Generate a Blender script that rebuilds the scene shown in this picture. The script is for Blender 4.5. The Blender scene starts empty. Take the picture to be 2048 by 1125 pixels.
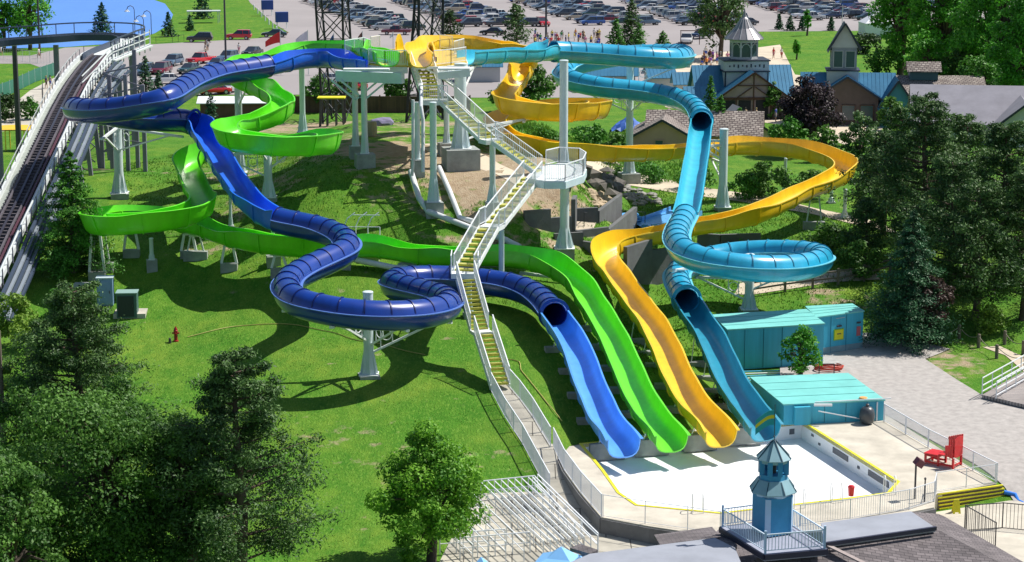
import bpy, bmesh, math, random
import numpy as np
from mathutils import Vector, Matrix
R = math.radians
random.seed(7); rng = np.random.default_rng(7)
SC = bpy.context.scene
COL = SC.collection
# ---------------------------------------------------------------- camera
F = 4200.0; CH = 30.0; PITCH = math.atan(830.0 / F)
cd = bpy.data.cameras.new('camera'); cam = bpy.data.objects.new('camera', cd); COL.objects.link(cam)
cam.location = (0, 0, CH); cam.rotation_euler = (R(90) - PITCH, 0, 0)
cd.sensor_width = 36; cd.lens = 36 * F / 2048; cd.clip_end = 20000; cd.clip_start = 1
SC.camera = cam
def ray(px, py):
    a = (px - 1024) / F; b = (562.5 - py) / F
    y = math.cos(PITCH) + b * math.sin(PITCH); z = -math.sin(PITCH) + b * math.cos(PITCH)
    return a / y, z / y
def P(px, py, z):
    a, b = ray(px, py); Y = (z - CH) / b
    return Vector((a * Y, Y, z))
def PY(px, py, Y):
    a, b = ray(px, py)
    return Vector((a * Y, Y, CH + b * Y))
# ---------------------------------------------------------------- terrain
YC = [60, 92, 100, 108, 117, 128, 134, 140, 146, 152, 165, 190, 215, 255, 5000]
ZC = [-.9, -.9, -.6, .2, 1.3, 2.2, 4.0, 6.4, 8.6, 9.1, 9.2, 7.0, 4.5, 0, 0]
YR = [60, 92, 99, 101.5, 130, 138, 148, 158, 175, 200, 230, 255, 5000]
ZR = [-.9, -.9, -.9, -.05, -.05, 1.2, 3.0, 3.8, 3.8, 2.5, 1.0, 0, 0]
YL = [60, 92, 100, 108, 117, 128, 134, 140, 150, 165, 190, 215, 255, 5000]
ZL = [-.9, -.9, -.6, .2, 1.0, 1.8, 2.9, 4.2, 5.8, 6.3, 5.0, 3.0, 0, 0]
_yy = np.arange(40, 300, .5)
def _sm(y, z):
    v = np.interp(_yy, y, z); k = np.hanning(15); k /= k.sum()
    return np.convolve(np.pad(v, 7, mode='edge'), k, mode='valid')
TC, TR, TL = _sm(YC, ZC), _sm(YR, ZR), _sm(YL, ZL)
CARVE = {}; RAD = .79
def sst(a, b, x):
    t = np.clip((x - a) / (b - a), 0, 1); return t * t * (3 - 2 * t)
def hgt(X, Y):
    X = np.asarray(X, float); Y = np.asarray(Y, float)
    c = np.interp(Y, _yy, TC); r = np.interp(Y, _yy, TR); l = np.interp(Y, _yy, TL)
    w = 1 - sst(-22, -12, X); v = c * (1 - w) + l * w
    x0 = np.interp(Y, [110, 130, 150, 170], [9, 3, 2, 1]); x1 = np.interp(Y, [110, 130, 150, 170], [15, 11, 10, 9])
    w = sst(0, 1, (X - x0) / (x1 - x0)); v = v * (1 - w) + r * w
    w = 1 - sst(-50, -34, X); v = v * (1 - w * sst(110, 125, Y)) 
    n = .12 * np.sin(X * .55 + Y * .21) * np.sin(Y * .47 - X * .13) + .06 * np.sin(X * 1.3 + 1) * np.sin(Y * 1.1)
    v = v + n * sst(110, 122, Y) * (1 - sst(235, 255, Y)) * (1 - .8 * sst(8, 14, X))
    if 'b' in CARVE:
        b = CARVE['b']; fx = np.clip((X + 45) / .5, 0, b.shape[1] - 1.001); fy = np.clip((Y - 98) / .5, 0, b.shape[0] - 1.001); i = fx.astype(int); j = fy.astype(int); a, c2 = fx - i, fy - j
        k = b[j, i] * (1 - a) * (1 - c2) + b[j, i + 1] * a * (1 - c2) + b[j + 1, i] * (1 - a) * c2 + b[j + 1, i + 1] * a * c2
        v = np.where((fx > 0) & (fy > 0) & (fx < b.shape[1] - 1.01) & (fy < b.shape[0] - 1.01), np.minimum(v, np.maximum(k, -.3)), v)
    return v
def hz(X, Y): return float(hgt(X, Y))
def G(px, py, dz=0):
    a, b = ray(px, py)
    Ys = np.arange(70, 900, .1); Z = CH + b * Ys; Hh = hgt(a * Ys, Ys)
    i = np.nonzero(Z <= Hh)[0]
    Y = Ys[i[0]] if len(i) else 900
    return Vector((a * Y, Y, hz(a * Y, Y) + dz))
# ---------------------------------------------------------------- materials
_m = {}
def mat(name, col, rough=.6, var=0., scale=3., bump=0., bscale=None, metal=0., spec=.5, coat=0., stretch=(1, 1, 1), detail=6, col2=None, coord='Object'):
    if name in _m: return _m[name]
    m = bpy.data.materials.new(name); m.use_nodes = True; nt = m.node_tree; b = nt.nodes['Principled BSDF']
    b.inputs['Roughness'].default_value = rough; b.inputs['Metallic'].default_value = metal
    b.inputs['Specular IOR Level'].default_value = spec; b.inputs['Coat Weight'].default_value = coat
    c = (*col, 1); b.inputs['Base Color'].default_value = c
    if var or bump:
        tc = nt.nodes.new('ShaderNodeTexCoord'); mp = nt.nodes.new('ShaderNodeMapping'); mp.inputs['Scale'].default_value = stretch
        nt.links.new(tc.outputs[coord], mp.inputs[0])
    if var:
        n = nt.nodes.new('ShaderNodeTexNoise'); n.inputs['Scale'].default_value = scale; n.inputs['Detail'].default_value = detail; n.inputs['Roughness'].default_value = .65
        nt.links.new(mp.outputs[0], n.inputs['Vector'])
        r = nt.nodes.new('ShaderNodeMapRange'); r.inputs['From Min'].default_value = .3; r.inputs['From Max'].default_value = .7
        nt.links.new(n.outputs['Fac'], r.inputs['Value'])
        mx = nt.nodes.new('ShaderNodeMix'); mx.data_type = 'RGBA'
        mx.inputs['A'].default_value = (*[x * (1 - var) for x in col], 1)
        c2 = col2 or [min(1, x * (1 + var)) for x in col]; mx.inputs['B'].default_value = (*c2, 1)
        nt.links.new(r.outputs[0], mx.inputs['Factor']); nt.links.new(mx.outputs['Result'], b.inputs['Base Color'])
    if bump:
        n2 = nt.nodes.new('ShaderNodeTexNoise'); n2.inputs['Scale'].default_value = bscale or scale * 4; n2.inputs['Detail'].default_value = 4
        nt.links.new(mp.outputs[0], n2.inputs['Vector'])
        bp = nt.nodes.new('ShaderNodeBump'); bp.inputs['Strength'].default_value = bump; bp.inputs['Distance'].default_value = .05
        nt.links.new(n2.outputs['Fac'], bp.inputs['Height']); nt.links.new(bp.outputs[0], b.inputs['Normal'])
    _m[name] = m
    return m
def brickmat(name, c1, c2, cm, sx, sy, mort=.02, rough=.85, coord='Object', rot=(0, 0, 0), swap=None):
    if name in _m: return _m[name]
    m = bpy.data.materials.new(name); m.use_nodes = True; nt = m.node_tree; b = nt.nodes['Principled BSDF']
    b.inputs['Roughness'].default_value = rough
    tc = nt.nodes.new('ShaderNodeTexCoord'); mp = nt.nodes.new('ShaderNodeMapping'); mp.inputs['Rotation'].default_value = rot
    nt.links.new(tc.outputs[coord], mp.inputs[0])
    br = nt.nodes.new('ShaderNodeTexBrick'); br.inputs['Scale'].default_value = 1; br.inputs['Brick Width'].default_value = sx; br.inputs['Row Height'].default_value = sy
    br.inputs['Mortar Size'].default_value = mort; br.inputs['Color1'].default_value = (*c1, 1); br.inputs['Color2'].default_value = (*c2, 1); br.inputs['Mortar'].default_value = (*cm, 1)
    if swap:
        s = nt.nodes.new('ShaderNodeSeparateXYZ'); cbn = nt.nodes.new('ShaderNodeCombineXYZ'); nt.links.new(mp.outputs[0], s.inputs[0])
        for i, k in enumerate(swap): nt.links.new(s.outputs[k], cbn.inputs[i])
        nt.links.new(cbn.outputs[0], br.inputs['Vector'])
    else: nt.links.new(mp.outputs[0], br.inputs['Vector'])
    n = nt.nodes.new('ShaderNodeTexNoise'); n.inputs['Scale'].default_value = .7; n.inputs['Detail'].default_value = 7
    nt.links.new(tc.outputs[coord], n.inputs['Vector'])
    mx = nt.nodes.new('ShaderNodeMix'); mx.data_type = 'RGBA'; mx.blend_type = 'MULTIPLY'; mx.inputs['Factor'].default_value = .6
    cr = nt.nodes.new('ShaderNodeMapRange'); cr.inputs['From Min'].default_value = .3; cr.inputs['From Max'].default_value = .7; cr.inputs['To Min'].default_value = .55; cr.inputs['To Max'].default_value = 1.3
    nt.links.new(n.outputs['Fac'], cr.inputs['Value'])
    nt.links.new(br.outputs['Color'], mx.inputs['A']); nt.links.new(cr.outputs[0], mx.inputs['B']); nt.links.new(mx.outputs['Result'], b.inputs['Base Color'])
    _m[name] = m
    return m
# ---------------------------------------------------------------- mesh builder
def wloc(o):
    v = Vector((0, 0, 0))
    while o is not None: v = v + o.location; o = o.parent
    return v
class MB:
    def __init__(s): s.v = []; s.f = []
    def add(s, vs, fs):
        n = len(s.v); s.v += [tuple(v) for v in vs]; s.f += [tuple(i + n for i in f) for f in fs]; return s
    def box(s, c, d, rz=0, M=None):
        hx, hy, h2 = d[0] / 2, d[1] / 2, d[2] / 2
        vs = [Vector((x * hx, y * hy, z * h2)) for z in (-1, 1) for y in (-1, 1) for x in (-1, 1)]
        m = M if M is not None else Matrix.Rotation(rz, 3, 'Z')
        c = Vector(c)
        return s.add([c + m @ v for v in vs], [(0, 2, 3, 1), (4, 5, 7, 6), (0, 1, 5, 4), (2, 6, 7, 3), (0, 4, 6, 2), (1, 3, 7, 5)])
    def beam(s, a, b, w=.1, h=.1):
        a = Vector(a); b = Vector(b); d = b - a; L = d.length
        if L < 1e-5: return s
        x = d / L; up = Vector((0, 0, 1)) if abs(x.z) < .99 else Vector((1, 0, 0))
        y = up.cross(x).normalized(); z = x.cross(y)
        M = Matrix((x, y, z)).transposed()
        return s.box((a + b) / 2, (L, w, h), M=M)
    def tube(s, pts, r, n=8, cap=True, closed=False):
        pts = [Vector(p) for p in pts]; N = len(pts); rs = r if isinstance(r, (list, tuple)) else [r] * N
        base = len(s.v); prev = None
        for i, p in enumerate(pts):
            t = (pts[min(i + 1, N - 1)] - pts[max(i - 1, 0)]).normalized() if not closed else (pts[(i + 1) % N] - pts[i - 1]).normalized()
            if prev is None:
                u = t.orthogonal().normalized() if abs(t.z) > .9 else t.cross(Vector((0, 0, 1))).normalized()
            else: u = (prev - t * prev.dot(t)).normalized()
            prev = u; w = t.cross(u)
            for k in range(n):
                a = 2 * math.pi * k / n; s.v.append(tuple(p + (u * math.cos(a) + w * math.sin(a)) * rs[i]))
        for i in range(N if closed else N - 1):
            j = (i + 1) % N
            for k in range(n):
                s.f.append((base + i * n + k, base + i * n + (k + 1) % n, base + j * n + (k + 1) % n, base + j * n + k))
        if cap and not closed:
            s.f.append(tuple(base + k for k in range(n))[::-1]); s.f.append(tuple(base + (N - 1) * n + k for k in range(n)))
        return s
    def prism(s, poly, z0, z1):
        n = len(poly)
        f0 = (lambda p: z0) if not callable(z0) else z0; f1 = (lambda p: z1) if not callable(z1) else z1
        vs = [(p[0], p[1], f0(p)) for p in poly] + [(p[0], p[1], f1(p)) for p in poly]
        A = sum(poly[i][0] * poly[(i + 1) % n][1] - poly[(i + 1) % n][0] * poly[i][1] for i in range(n))
        fs = [tuple(range(n, 2 * n)), tuple(range(n))[::-1]] + [(i, (i + 1) % n, (i + 1) % n + n, i + n) for i in range(n)]
        if A < 0: fs = [f[::-1] for f in fs]
        return s.add(vs, fs)
    def poly(s, pts): return s.add(pts, [tuple(range(len(pts)))])
    def lathe(s, c, prof, n=12, rot=0, sx=1, sy=1):
        c = Vector(c); base = len(s.v)
        for (r, z) in prof:
            for k in range(n):
                a = rot + 2 * math.pi * k / n; s.v.append((c.x + r * math.cos(a) * sx, c.y + r * math.sin(a) * sy, c.z + z))
        for i in range(len(prof) - 1):
            for k in range(n):
                s.f.append((base + i * n + k, base + i * n + (k + 1) % n, base + (i + 1) * n + (k + 1) % n, base + (i + 1) * n + k))
        s.f.append(tuple(base + k for k in range(n))[::-1]); s.f.append(tuple(base + (len(prof) - 1) * n + k for k in range(n)))
        return s
    def xf(s, M, start=0):
        s.v = s.v[:start] + [tuple(M @ Vector(v)) for v in s.v[start:]]; return s
    def build(s, name, m, parent=None, smooth=None, loc=None, mats=None, fm=None):
        v = np.array(s.v, float).reshape(-1, 3)
        if parent is not None: o0 = np.array(wloc(parent))
        elif loc is not None: o0 = np.array(loc, float)
        else: o0 = np.array([(v[:, 0].min() + v[:, 0].max()) / 2, (v[:, 1].min() + v[:, 1].max()) / 2, v[:, 2].min()])
        me = bpy.data.meshes.new(name); me.from_pydata((v - o0).tolist(), [], s.f); me.update()
        if m is not None: me.materials.append(m)
        if smooth:
            me.shade_smooth(); me.set_sharp_from_angle(angle=R(smooth))
        o = bpy.data.objects.new(name, me); COL.objects.link(o)
        if parent is not None: o.parent = parent
        else: o.location = o0
        return o
def tag(o, label=None, cat=None, group=None, kind=None):
    if label: o['label'] = label
    if cat: o['category'] = cat
    if group: o['group'] = group
    if kind: o['kind'] = kind
    return o
def empty(name, loc, label, cat, group=None):
    o = bpy.data.objects.new(name, None); COL.objects.link(o); o.location = loc; o.empty_display_size = .3
    return tag(o, label, cat, group)
def copy_tree(o, parent=None):
    c = o.copy(); COL.objects.link(c); c.parent = parent
    for ch in list(o.children): copy_tree(ch, c)
    return c
def catmull(pts, step=.35):
    """uniform-arclength resample of a centripetal catmull-rom through pts (tuples of floats)"""
    A = np.array(pts, float); A = np.vstack([2 * A[0] - A[1], A, 2 * A[-1] - A[-2]])
    out = []
    for i in range(1, len(A) - 2):
        p0, p1, p2, p3 = A[i - 1:i + 3]
        t0 = 0; t1 = t0 + max(np.linalg.norm((p1 - p0)[:3]), 1e-3) ** .5; t2 = t1 + max(np.linalg.norm((p2 - p1)[:3]), 1e-3) ** .5; t3 = t2 + max(np.linalg.norm((p3 - p2)[:3]), 1e-3) ** .5
        for t in np.linspace(t1, t2, 24, endpoint=False):
            a1 = (t1 - t) / (t1 - t0) * p0 + (t - t0) / (t1 - t0) * p1; a2 = (t2 - t) / (t2 - t1) * p1 + (t - t1) / (t2 - t1) * p2; a3 = (t3 - t) / (t3 - t2) * p2 + (t - t2) / (t3 - t2) * p3
            b1 = (t2 - t) / (t2 - t0) * a1 + (t - t0) / (t2 - t0) * a2; b2 = (t3 - t) / (t3 - t1) * a2 + (t - t1) / (t3 - t1) * a3
            out.append((t2 - t) / (t2 - t1) * b1 + (t - t1) / (t2 - t1) * b2)
    out.append(A[-2]); out = np.array(out)
    d = np.r_[0, np.cumsum(np.linalg.norm(np.diff(out[:, :3], axis=0), axis=1))]
    n = max(2, int(d[-1] / step)); s = np.linspace(0, d[-1], n + 1)
    return np.stack([np.interp(s, d, out[:, k]) for k in range(out.shape[1])], 1)
# ---------------------------------------------------------------- world, sun, view
w = bpy.data.worlds.new('World'); SC.world = w; w.use_nodes = True
nt = w.node_tree; sky = nt.nodes.new('ShaderNodeTexSky'); sky.sky_type = 'NISHITA'; sky.sun_disc = False
SD = Vector((math.cos(R(54)) * math.cos(R(22)), math.cos(R(54)) * math.sin(R(22)), math.sin(R(54))))
sky.sun_elevation = R(54); sky.sun_rotation = math.atan2(SD.x, SD.y)
nt.links.new(sky.outputs[0], nt.nodes['Background'].inputs[0]); nt.nodes['Background'].inputs[1].default_value = .07
ld = bpy.data.lights.new('sun', 'SUN'); ld.energy = 4.2; ld.angle = R(.5); ld.color = (1, .95, .87)
lo = bpy.data.objects.new('sun', ld); COL.objects.link(lo); lo.rotation_euler = (-SD).to_track_quat('-Z', 'Y').to_euler(); lo.location = (60, 40, 80)
SC.view_settings.view_transform = 'Standard'; SC.view_settings.look = 'None'; SC.view_settings.exposure = .55
SL = {
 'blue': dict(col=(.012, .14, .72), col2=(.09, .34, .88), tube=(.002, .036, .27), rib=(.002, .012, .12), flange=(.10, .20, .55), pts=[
  ('o', 752, 128, 16.1), ('o', 700, 120, 16.0), ('o', 650, 113, 15.95), ('o', 600, 117, 15.85), ('t', 540, 129, 15.6), ('t', 500, 136, 15.5), ('t', 438, 146, 15.4), ('t', 390, 162, 15.2), ('t', 361, 178, 15.0), ('t', 322, 200, 14.6), ('t', 258, 213, 14.1), ('t', 200, 219, 13.8), ('t', 163, 219, 13.6), ('t', 148, 216, 13.4), ('t', 165, 217, 13.25), ('t', 220, 226, 12.95), ('t', 280, 235, 12.7), ('t', 335, 237, 12.5), ('o', 382, 241, 12.2), ('o', 418, 280, 11.3), ('o', 458, 345, 9.9), ('o', 505, 405, 8.6),
  ('t', 552, 437, 7.85), ('t', 600, 447, 7.6), ('t', 640, 456, 7.4), ('t', 672, 468, 7.25), ('t', 694, 484, 7.1), ('t', 690, 500, 6.95), ('t', 660, 516, 6.8), ('t', 606, 541, 6.55), ('t', 576, 562, 6.4), ('t', 574, 582, 6.2), ('t', 600, 603, 6.05), ('t', 650, 616, 5.9), ('t', 700, 624, 5.75), ('t', 760, 628, 5.6), ('t', 830, 626, 5.4), ('t', 876, 618, 5.25), ('t', 898, 606, 5.1), ('t', 883, 593, 5.0), ('t', 840, 582, 4.85), ('t', 803, 573, 4.75), ('t', 784, 566, 4.68), ('t', 792, 559, 4.6), ('t', 825, 555, 4.5), ('t', 870, 554, 4.4), ('t', 920, 556, 4.3), ('t', 970, 561, 4.2), ('t', 1020, 569, 4.05), ('t', 1058, 582, 3.9), ('t', 1088, 603, 3.75),
  ('o', 1108, 628, 3.6), ('o', 1131, 661, 3.2), ('o', 1152, 696, 2.75), ('o', 1174, 756, 2.05), ('o', 1196, 808, 1.5), ('o', 1214, 843, 1.2), ('o', 1236, 868, .95), ('e', 1248, 888, .72)]),
 'green': dict(col=(.13, .70, .010), col2=(.14, .74, .012), pts=[
  ('o', 776, 112, 16.85), ('o', 762, 106, 16.75), ('o', 742, 102, 16.6), ('o', 690, 97, 16.3), ('o', 620, 99, 16.1), ('o', 560, 108, 15.9), ('o', 508, 121, 15.6), ('o', 475, 137, 15.2), ('o', 474, 152, 14.8), ('o', 500, 165, 14.3), ('o', 543, 184, 13.9), ('o', 565, 206, 13.5), ('o', 545, 228, 13.2), ('o', 500, 243, 12.9), ('o', 460, 256, 12.6), ('o', 456, 270, 12.4), ('o', 500, 282, 12.2), ('o', 560, 287, 12.0), ('o', 620, 287, 11.8), ('o', 652, 284, 11.6), ('o', 655, 279, 11.45), ('o', 620, 277, 11.3), ('o', 560, 278, 11.1), ('o', 500, 283, 10.8), ('o', 445, 292, 10.4), ('o', 403, 304, 10.0), ('o', 381, 318, 9.6), ('o', 374, 335, 9.2), ('o', 384, 355, 8.85), ('o', 392, 374, 8.55), ('o', 402, 392, 8.3), ('o', 404, 408, 8.1), ('o', 382, 423, 7.9), ('o', 340, 434, 7.75), ('o', 280, 441, 7.6), ('o', 225, 445, 7.45), ('o', 194, 444, 7.3), ('o', 193, 438, 7.15), ('o', 225, 433, 7.0), ('o', 284, 431, 6.85), ('o', 340, 436, 6.7), ('o', 400, 449, 6.5), ('o', 450, 465, 6.3), ('o', 500, 477, 6.2), ('o', 560, 486, 6.05),
  ('o', 640, 491, 5.9), ('o', 700, 490, 5.75), ('o', 750, 492, 5.65), ('o', 800, 498, 5.5), ('o', 850, 505, 5.35), ('o', 930, 508, 5.2), ('o', 1000, 509, 5.05), ('o', 1060, 517, 4.85), ('o', 1115, 534, 4.65), ('o', 1157, 562, 4.3), ('o', 1182, 602, 3.75), ('o', 1214, 653, 3.1), ('o', 1240, 705, 2.55), ('o', 1262, 756, 2.05), ('o', 1288, 808, 1.55), ('o', 1313, 842, 1.2), ('o', 1334, 862, .95), ('e', 1344, 878, .75)]),
 'yellow': dict(col=(.82, .54, .008), col2=(.84, .48, .008), pts=[
  ('o', 842, 114, 16.95), ('o', 832, 100, 16.85), ('o', 840, 90, 16.7), ('o', 880, 86, 16.3), ('o', 950, 88, 16.1), ('o', 1008, 95, 15.9), ('o', 1043, 103, 15.6), ('o', 1060, 114, 15.1), ('o', 1050, 130, 14.4), ('o', 1032, 160, 13.6), ('o', 1014, 188, 13.0), ('o', 1012, 203, 12.7), ('o', 1050, 215, 12.4), ('o', 1120, 221, 12.1), ('o', 1175, 219, 11.9), ('o', 1198, 215, 11.75), ('o', 1180, 213, 11.6), ('o', 1120, 215, 11.4), ('o', 1060, 222, 11.1), ('o', 1012, 235, 10.7), ('o', 992, 250, 10.3), ('o', 1006, 267, 9.9), ('o', 1050, 284, 9.6), ('o', 1110, 296, 9.35), ('o', 1180, 301, 9.15), ('o', 1258, 302, 8.95), ('o', 1330, 299, 8.75), ('o', 1400, 294, 8.5), ('o', 1460, 291, 8.3), ('o', 1520, 291, 8.15), ('o', 1580, 296, 8.0), ('o', 1640, 308, 7.8), ('o', 1680, 324, 7.6), ('o', 1690, 339, 7.35), ('o', 1664, 356, 7.1), ('o', 1607, 379, 6.7), ('o', 1553, 405, 6.3), ('o', 1500, 428, 5.95), ('o', 1438, 441, 5.7), ('o', 1380, 450, 5.5), ('o', 1320, 464, 5.3), ('o', 1262, 476, 5.1), ('o', 1224, 490, 4.9),
  ('o', 1210, 514, 4.6), ('o', 1236, 552, 4.1), ('o', 1270, 600, 3.5), ('o', 1304, 645, 3.1), ('o', 1335, 705, 2.5), ('o', 1357, 756, 2.0), ('o', 1389, 808, 1.5), ('o', 1416, 836, 1.2), ('o', 1434, 855, .95), ('e', 1443, 869, .75)]),
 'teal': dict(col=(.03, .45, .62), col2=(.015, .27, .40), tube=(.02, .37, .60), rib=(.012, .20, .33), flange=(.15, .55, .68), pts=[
  ('o', 932, 109, 16.4), ('o', 1000, 105, 16.2), ('o', 1055, 104, 16.0), ('t', 1103, 101, 15.8), ('t', 1200, 106, 15.5), ('t', 1290, 113, 15.2), ('t', 1345, 115, 15.0), ('t', 1370, 111, 14.8), ('t', 1345, 106, 14.5), ('t', 1250, 109, 14.1), ('t', 1175, 122, 13.6), ('t', 1135, 134, 13.2), ('t', 1125, 148, 12.8), ('t', 1150, 161, 12.5), ('t', 1200, 172, 12.2), ('t', 1280, 180, 11.9), ('t', 1345, 192, 11.5), ('t', 1385, 210, 11.1), ('o', 1403, 240, 10.5), ('o', 1400, 265, 10.0), ('o', 1396, 300, 9.3), ('o', 1388, 347, 8.5), ('o', 1379, 400, 7.6), ('t', 1371, 430, 7.05), ('t', 1357, 458, 6.7), ('t', 1354, 482, 6.5), ('t', 1372, 504, 6.3), ('t', 1420, 522, 6.05), ('t', 1500, 533, 5.8), ('t', 1570, 534, 5.55), ('t', 1625, 526, 5.35), ('t', 1643, 514, 5.2), ('t', 1610, 505, 5.0), ('t', 1540, 502, 4.8), ('t', 1460, 507, 4.55), ('t', 1395, 522, 4.25), ('t', 1357, 543, 4.0), ('t', 1356, 567, 3.8),
  ('o', 1371, 596, 3.5), ('o', 1389, 627, 3.1), ('o', 1413, 660, 2.75), ('o', 1436, 705, 2.3), ('o', 1459, 756, 1.85), ('o', 1492, 808, 1.4), ('o', 1516, 836, 1.1), ('e', 1532, 858, .75)]),
}
RAD = .79
def slide_frames(pts):
    P3 = [(*P(p[1], p[2], p[3]), i) for i, p in enumerate(pts)]
    S = catmull(P3, .33)
    pos = S[:, :3].copy(); idx = S[:, 3]
    # gentle smoothing of the plan to remove tracing jitter
    for _ in range(5): pos[1:-1] = pos[1:-1] * .5 + (pos[:-2] + pos[2:]) * .25
    return pos, idx

def build_carve():
    pts = np.concatenate([slide_frames(D['pts'])[0][::2] for D in SL.values()]); gx = np.arange(-45, 45, .5); gy = np.arange(98, 190, .5); XX, YY = np.meshgrid(gx, gy); best = np.full(XX.shape, 99.)
    for p in pts:
        i0, i1 = np.searchsorted(gx, [p[0] - 6, p[0] + 6]); j0, j1 = np.searchsorted(gy, [p[1] - 6, p[1] + 6])
        d = np.hypot(XX[j0:j1, i0:i1] - p[0], YY[j0:j1, i0:i1] - p[1]); best[j0:j1, i0:i1] = np.minimum(best[j0:j1, i0:i1], p[2] - RAD - .6 + np.maximum(0, d - 1.6) * .55)
    CARVE['b'] = best
build_carve()
# ================================================================ SETTING
def inpoly(x, y, poly):
    c = False; n = len(poly); j = n - 1
    for i in range(n):
        xi, yi = poly[i][:2]; xj, yj = poly[j][:2]
        if (yi > y) != (yj > y) and x < (xj - xi) * (y - yi) / (yj - yi) + xi: c = not c
        j = i
    return c
POOL = [P(x, y, 0) for x, y in [(1165, 889), (1603, 844), (1793, 964), (1774, 986), (1700, 996), (1640, 1003), (1440, 1026), (1275, 1010), (1240, 986), (1209, 942)]]
POOLXY = [(p.x, p.y) for p in POOL]
cx = sum(p[0] for p in POOLXY) / len(POOLXY); cy = sum(p[1] for p in POOLXY) / len(POOLXY)
def grow(poly, d):
    n = len(poly); out = []
    A = sum(poly[i][0] * poly[(i + 1) % n][1] - poly[(i + 1) % n][0] * poly[i][1] for i in range(n)); s = 1 if A > 0 else -1
    for i in range(n):
        a, b, c = Vector(poly[i - 1][:2]), Vector(poly[i][:2]), Vector(poly[(i + 1) % n][:2])
        n1 = Vector(((b - a).y, -(b - a).x)).normalized(); n2 = Vector(((c - b).y, -(c - b).x)).normalized()
        m = (n1 + n2).normalized(); k = d / max(.5, m.dot(n1)); out.append(tuple(b + m * k * s))
    return out
def grid_ground():
    def axis(a, b, st, lo, hi):
        c = list(np.arange(a, b, st)); x = c[0]; s = st; L = []
        while x > lo: s *= 1.35; x -= s; L.append(x)
        x = c[-1]; s = st; Rr = []
        while x < hi: s *= 1.35; x += s; Rr.append(x)
        return np.array(L[::-1] + c + Rr)
    xs = axis(-62, 62, .8, -6000, 6000); ys = axis(74, 262, .8, 40, 9000)
    X, Y = np.meshgrid(xs, ys); Z = hgt(X, Y)
    hole = grow(POOLXY, .5)
    nx, ny = len(xs), len(ys); v = np.stack([X.ravel(), Y.ravel(), Z.ravel()], 1)
    f = []
    for j in range(ny - 1):
        for i in range(nx - 1):
            x, y = (xs[i] + xs[i + 1]) / 2, (ys[j] + ys[j + 1]) / 2
            if abs(x) < 30 and 90 < y < 115 and inpoly(x, y, hole): continue
            f.append((j * nx + i, j * nx + i + 1, (j + 1) * nx + i + 1, (j + 1) * nx + i))
    me = bpy.data.meshes.new('grass_ground'); me.from_pydata(v.tolist(), [], f)
    # bare-earth wear: where feet and water have worn the hilltop
    d = np.zeros(len(v))
    for px, py, rx, ry, k in [(620, 250, 9, 10, .8), (540, 258, 8, 8, .75), (900, 320, 7, 9, 1), (820, 300, 8, 6, .9), (730, 268, 9, 8, .55), (1010, 350, 7, 7, 1), (960, 380, 5, 6, .8), (1050, 400, 4, 5, .7), (560, 300, 6, 4, .7), (480, 420, 3, 4, .5), (530, 380, 3, 4, .6), (880, 250, 8, 12, .7), (1190, 400, 3, 3, .6), (1000, 520, 3, 4, .35), (430, 300, 3, 4, .5), (400, 500, 3, 2, .5), (470, 350, 4, 5, .5),
                              (1880, 720, 3.5, 5, .6), (700, 870, 4, 2, .32), (850, 930, 4, 3, .35), (1100, 500, 3, 3, .5), (180, 340, 3, 3, .5), (1700, 600, 2, 3, .5), (1640, 590, 1.5, 5, .5), (1000, 900, 1.5, 5, .25), (345, 345, 3, 2, .4), (560, 380, 3, 3, .35), (1160, 470, 2, 3, .5)]:
        g = G(px, py); d = np.maximum(d, k * np.exp(-((v[:, 0] - g.x) / rx) ** 2 - ((v[:, 1] - g.y) / ry) ** 2))
    at = me.attributes.new('worn', 'FLOAT', 'POINT'); at.data.foreach_set('value', d.astype(np.float32))
    m = bpy.data.materials.new('grass'); m.use_nodes = True; nt = m.node_tree; b = nt.nodes['Principled BSDF']; b.inputs['Roughness'].default_value = .9; b.inputs['Specular IOR Level'].default_value = .15
    N = nt.nodes.new; L = nt.links.new
    tc = N('ShaderNodeTexCoord')
    def noise(sc, det=6, st=(1, 1, 1)):
        mp = N('ShaderNodeMapping'); mp.inputs['Scale'].default_value = st; L(tc.outputs['Object'], mp.inputs[0])
        n = N('ShaderNodeTexNoise'); n.inputs['Scale'].default_value = sc; n.inputs['Detail'].default_value = det; n.inputs['Roughness'].default_value = .6; L(mp.outputs[0], n.inputs['Vector']); return n.outputs['Fac']
    def ramp(x, a, b2):
        r = N('ShaderNodeMapRange'); r.inputs['From Min'].default_value = a; r.inputs['From Max'].default_value = b2; L(x, r.inputs['Value']); return r.outputs[0]
    def mix(f, A, B, bt='MIX'):
        x = N('ShaderNodeMix'); x.data_type = 'RGBA'; x.blend_type = bt
        if isinstance(f, float): x.inputs['Factor'].default_value = f
        else: L(f, x.inputs['Factor'])
        for k, q in (('A', A), ('B', B)):
            if isinstance(q, tuple): x.inputs[k].default_value = (*q, 1)
            else: L(q, x.inputs[k])
        return x.outputs['Result']
    c = mix(ramp(noise(.16, 6), .36, .64), (.068, .205, .014), (.18, .275, .03))
    c = mix(ramp(noise(1.1, 6, (1, .45, 1)), .35, .7), c, (.045, .16, .010))
    c = mix(ramp(noise(5, 5, (1.6, .5, 1)), .5, .72), c, (.16, .30, .04))
    c = mix(ramp(noise(14, 3, (1.5, .4, 1)), .5, .75), c, (.038, .15, .010))
    a = N('ShaderNodeAttribute'); a.attribute_name = 'worn'
    ad = N('ShaderNodeMath'); ad.operation = 'ADD'; L(a.outputs['Fac'], ad.inputs[0]); L(ramp(noise(.8, 8), .3, .75), ad.inputs[1])
    dirt = mix(ramp(noise(2.5, 6), .3, .7), (.30, .22, .14), (.42, .34, .24))
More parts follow.
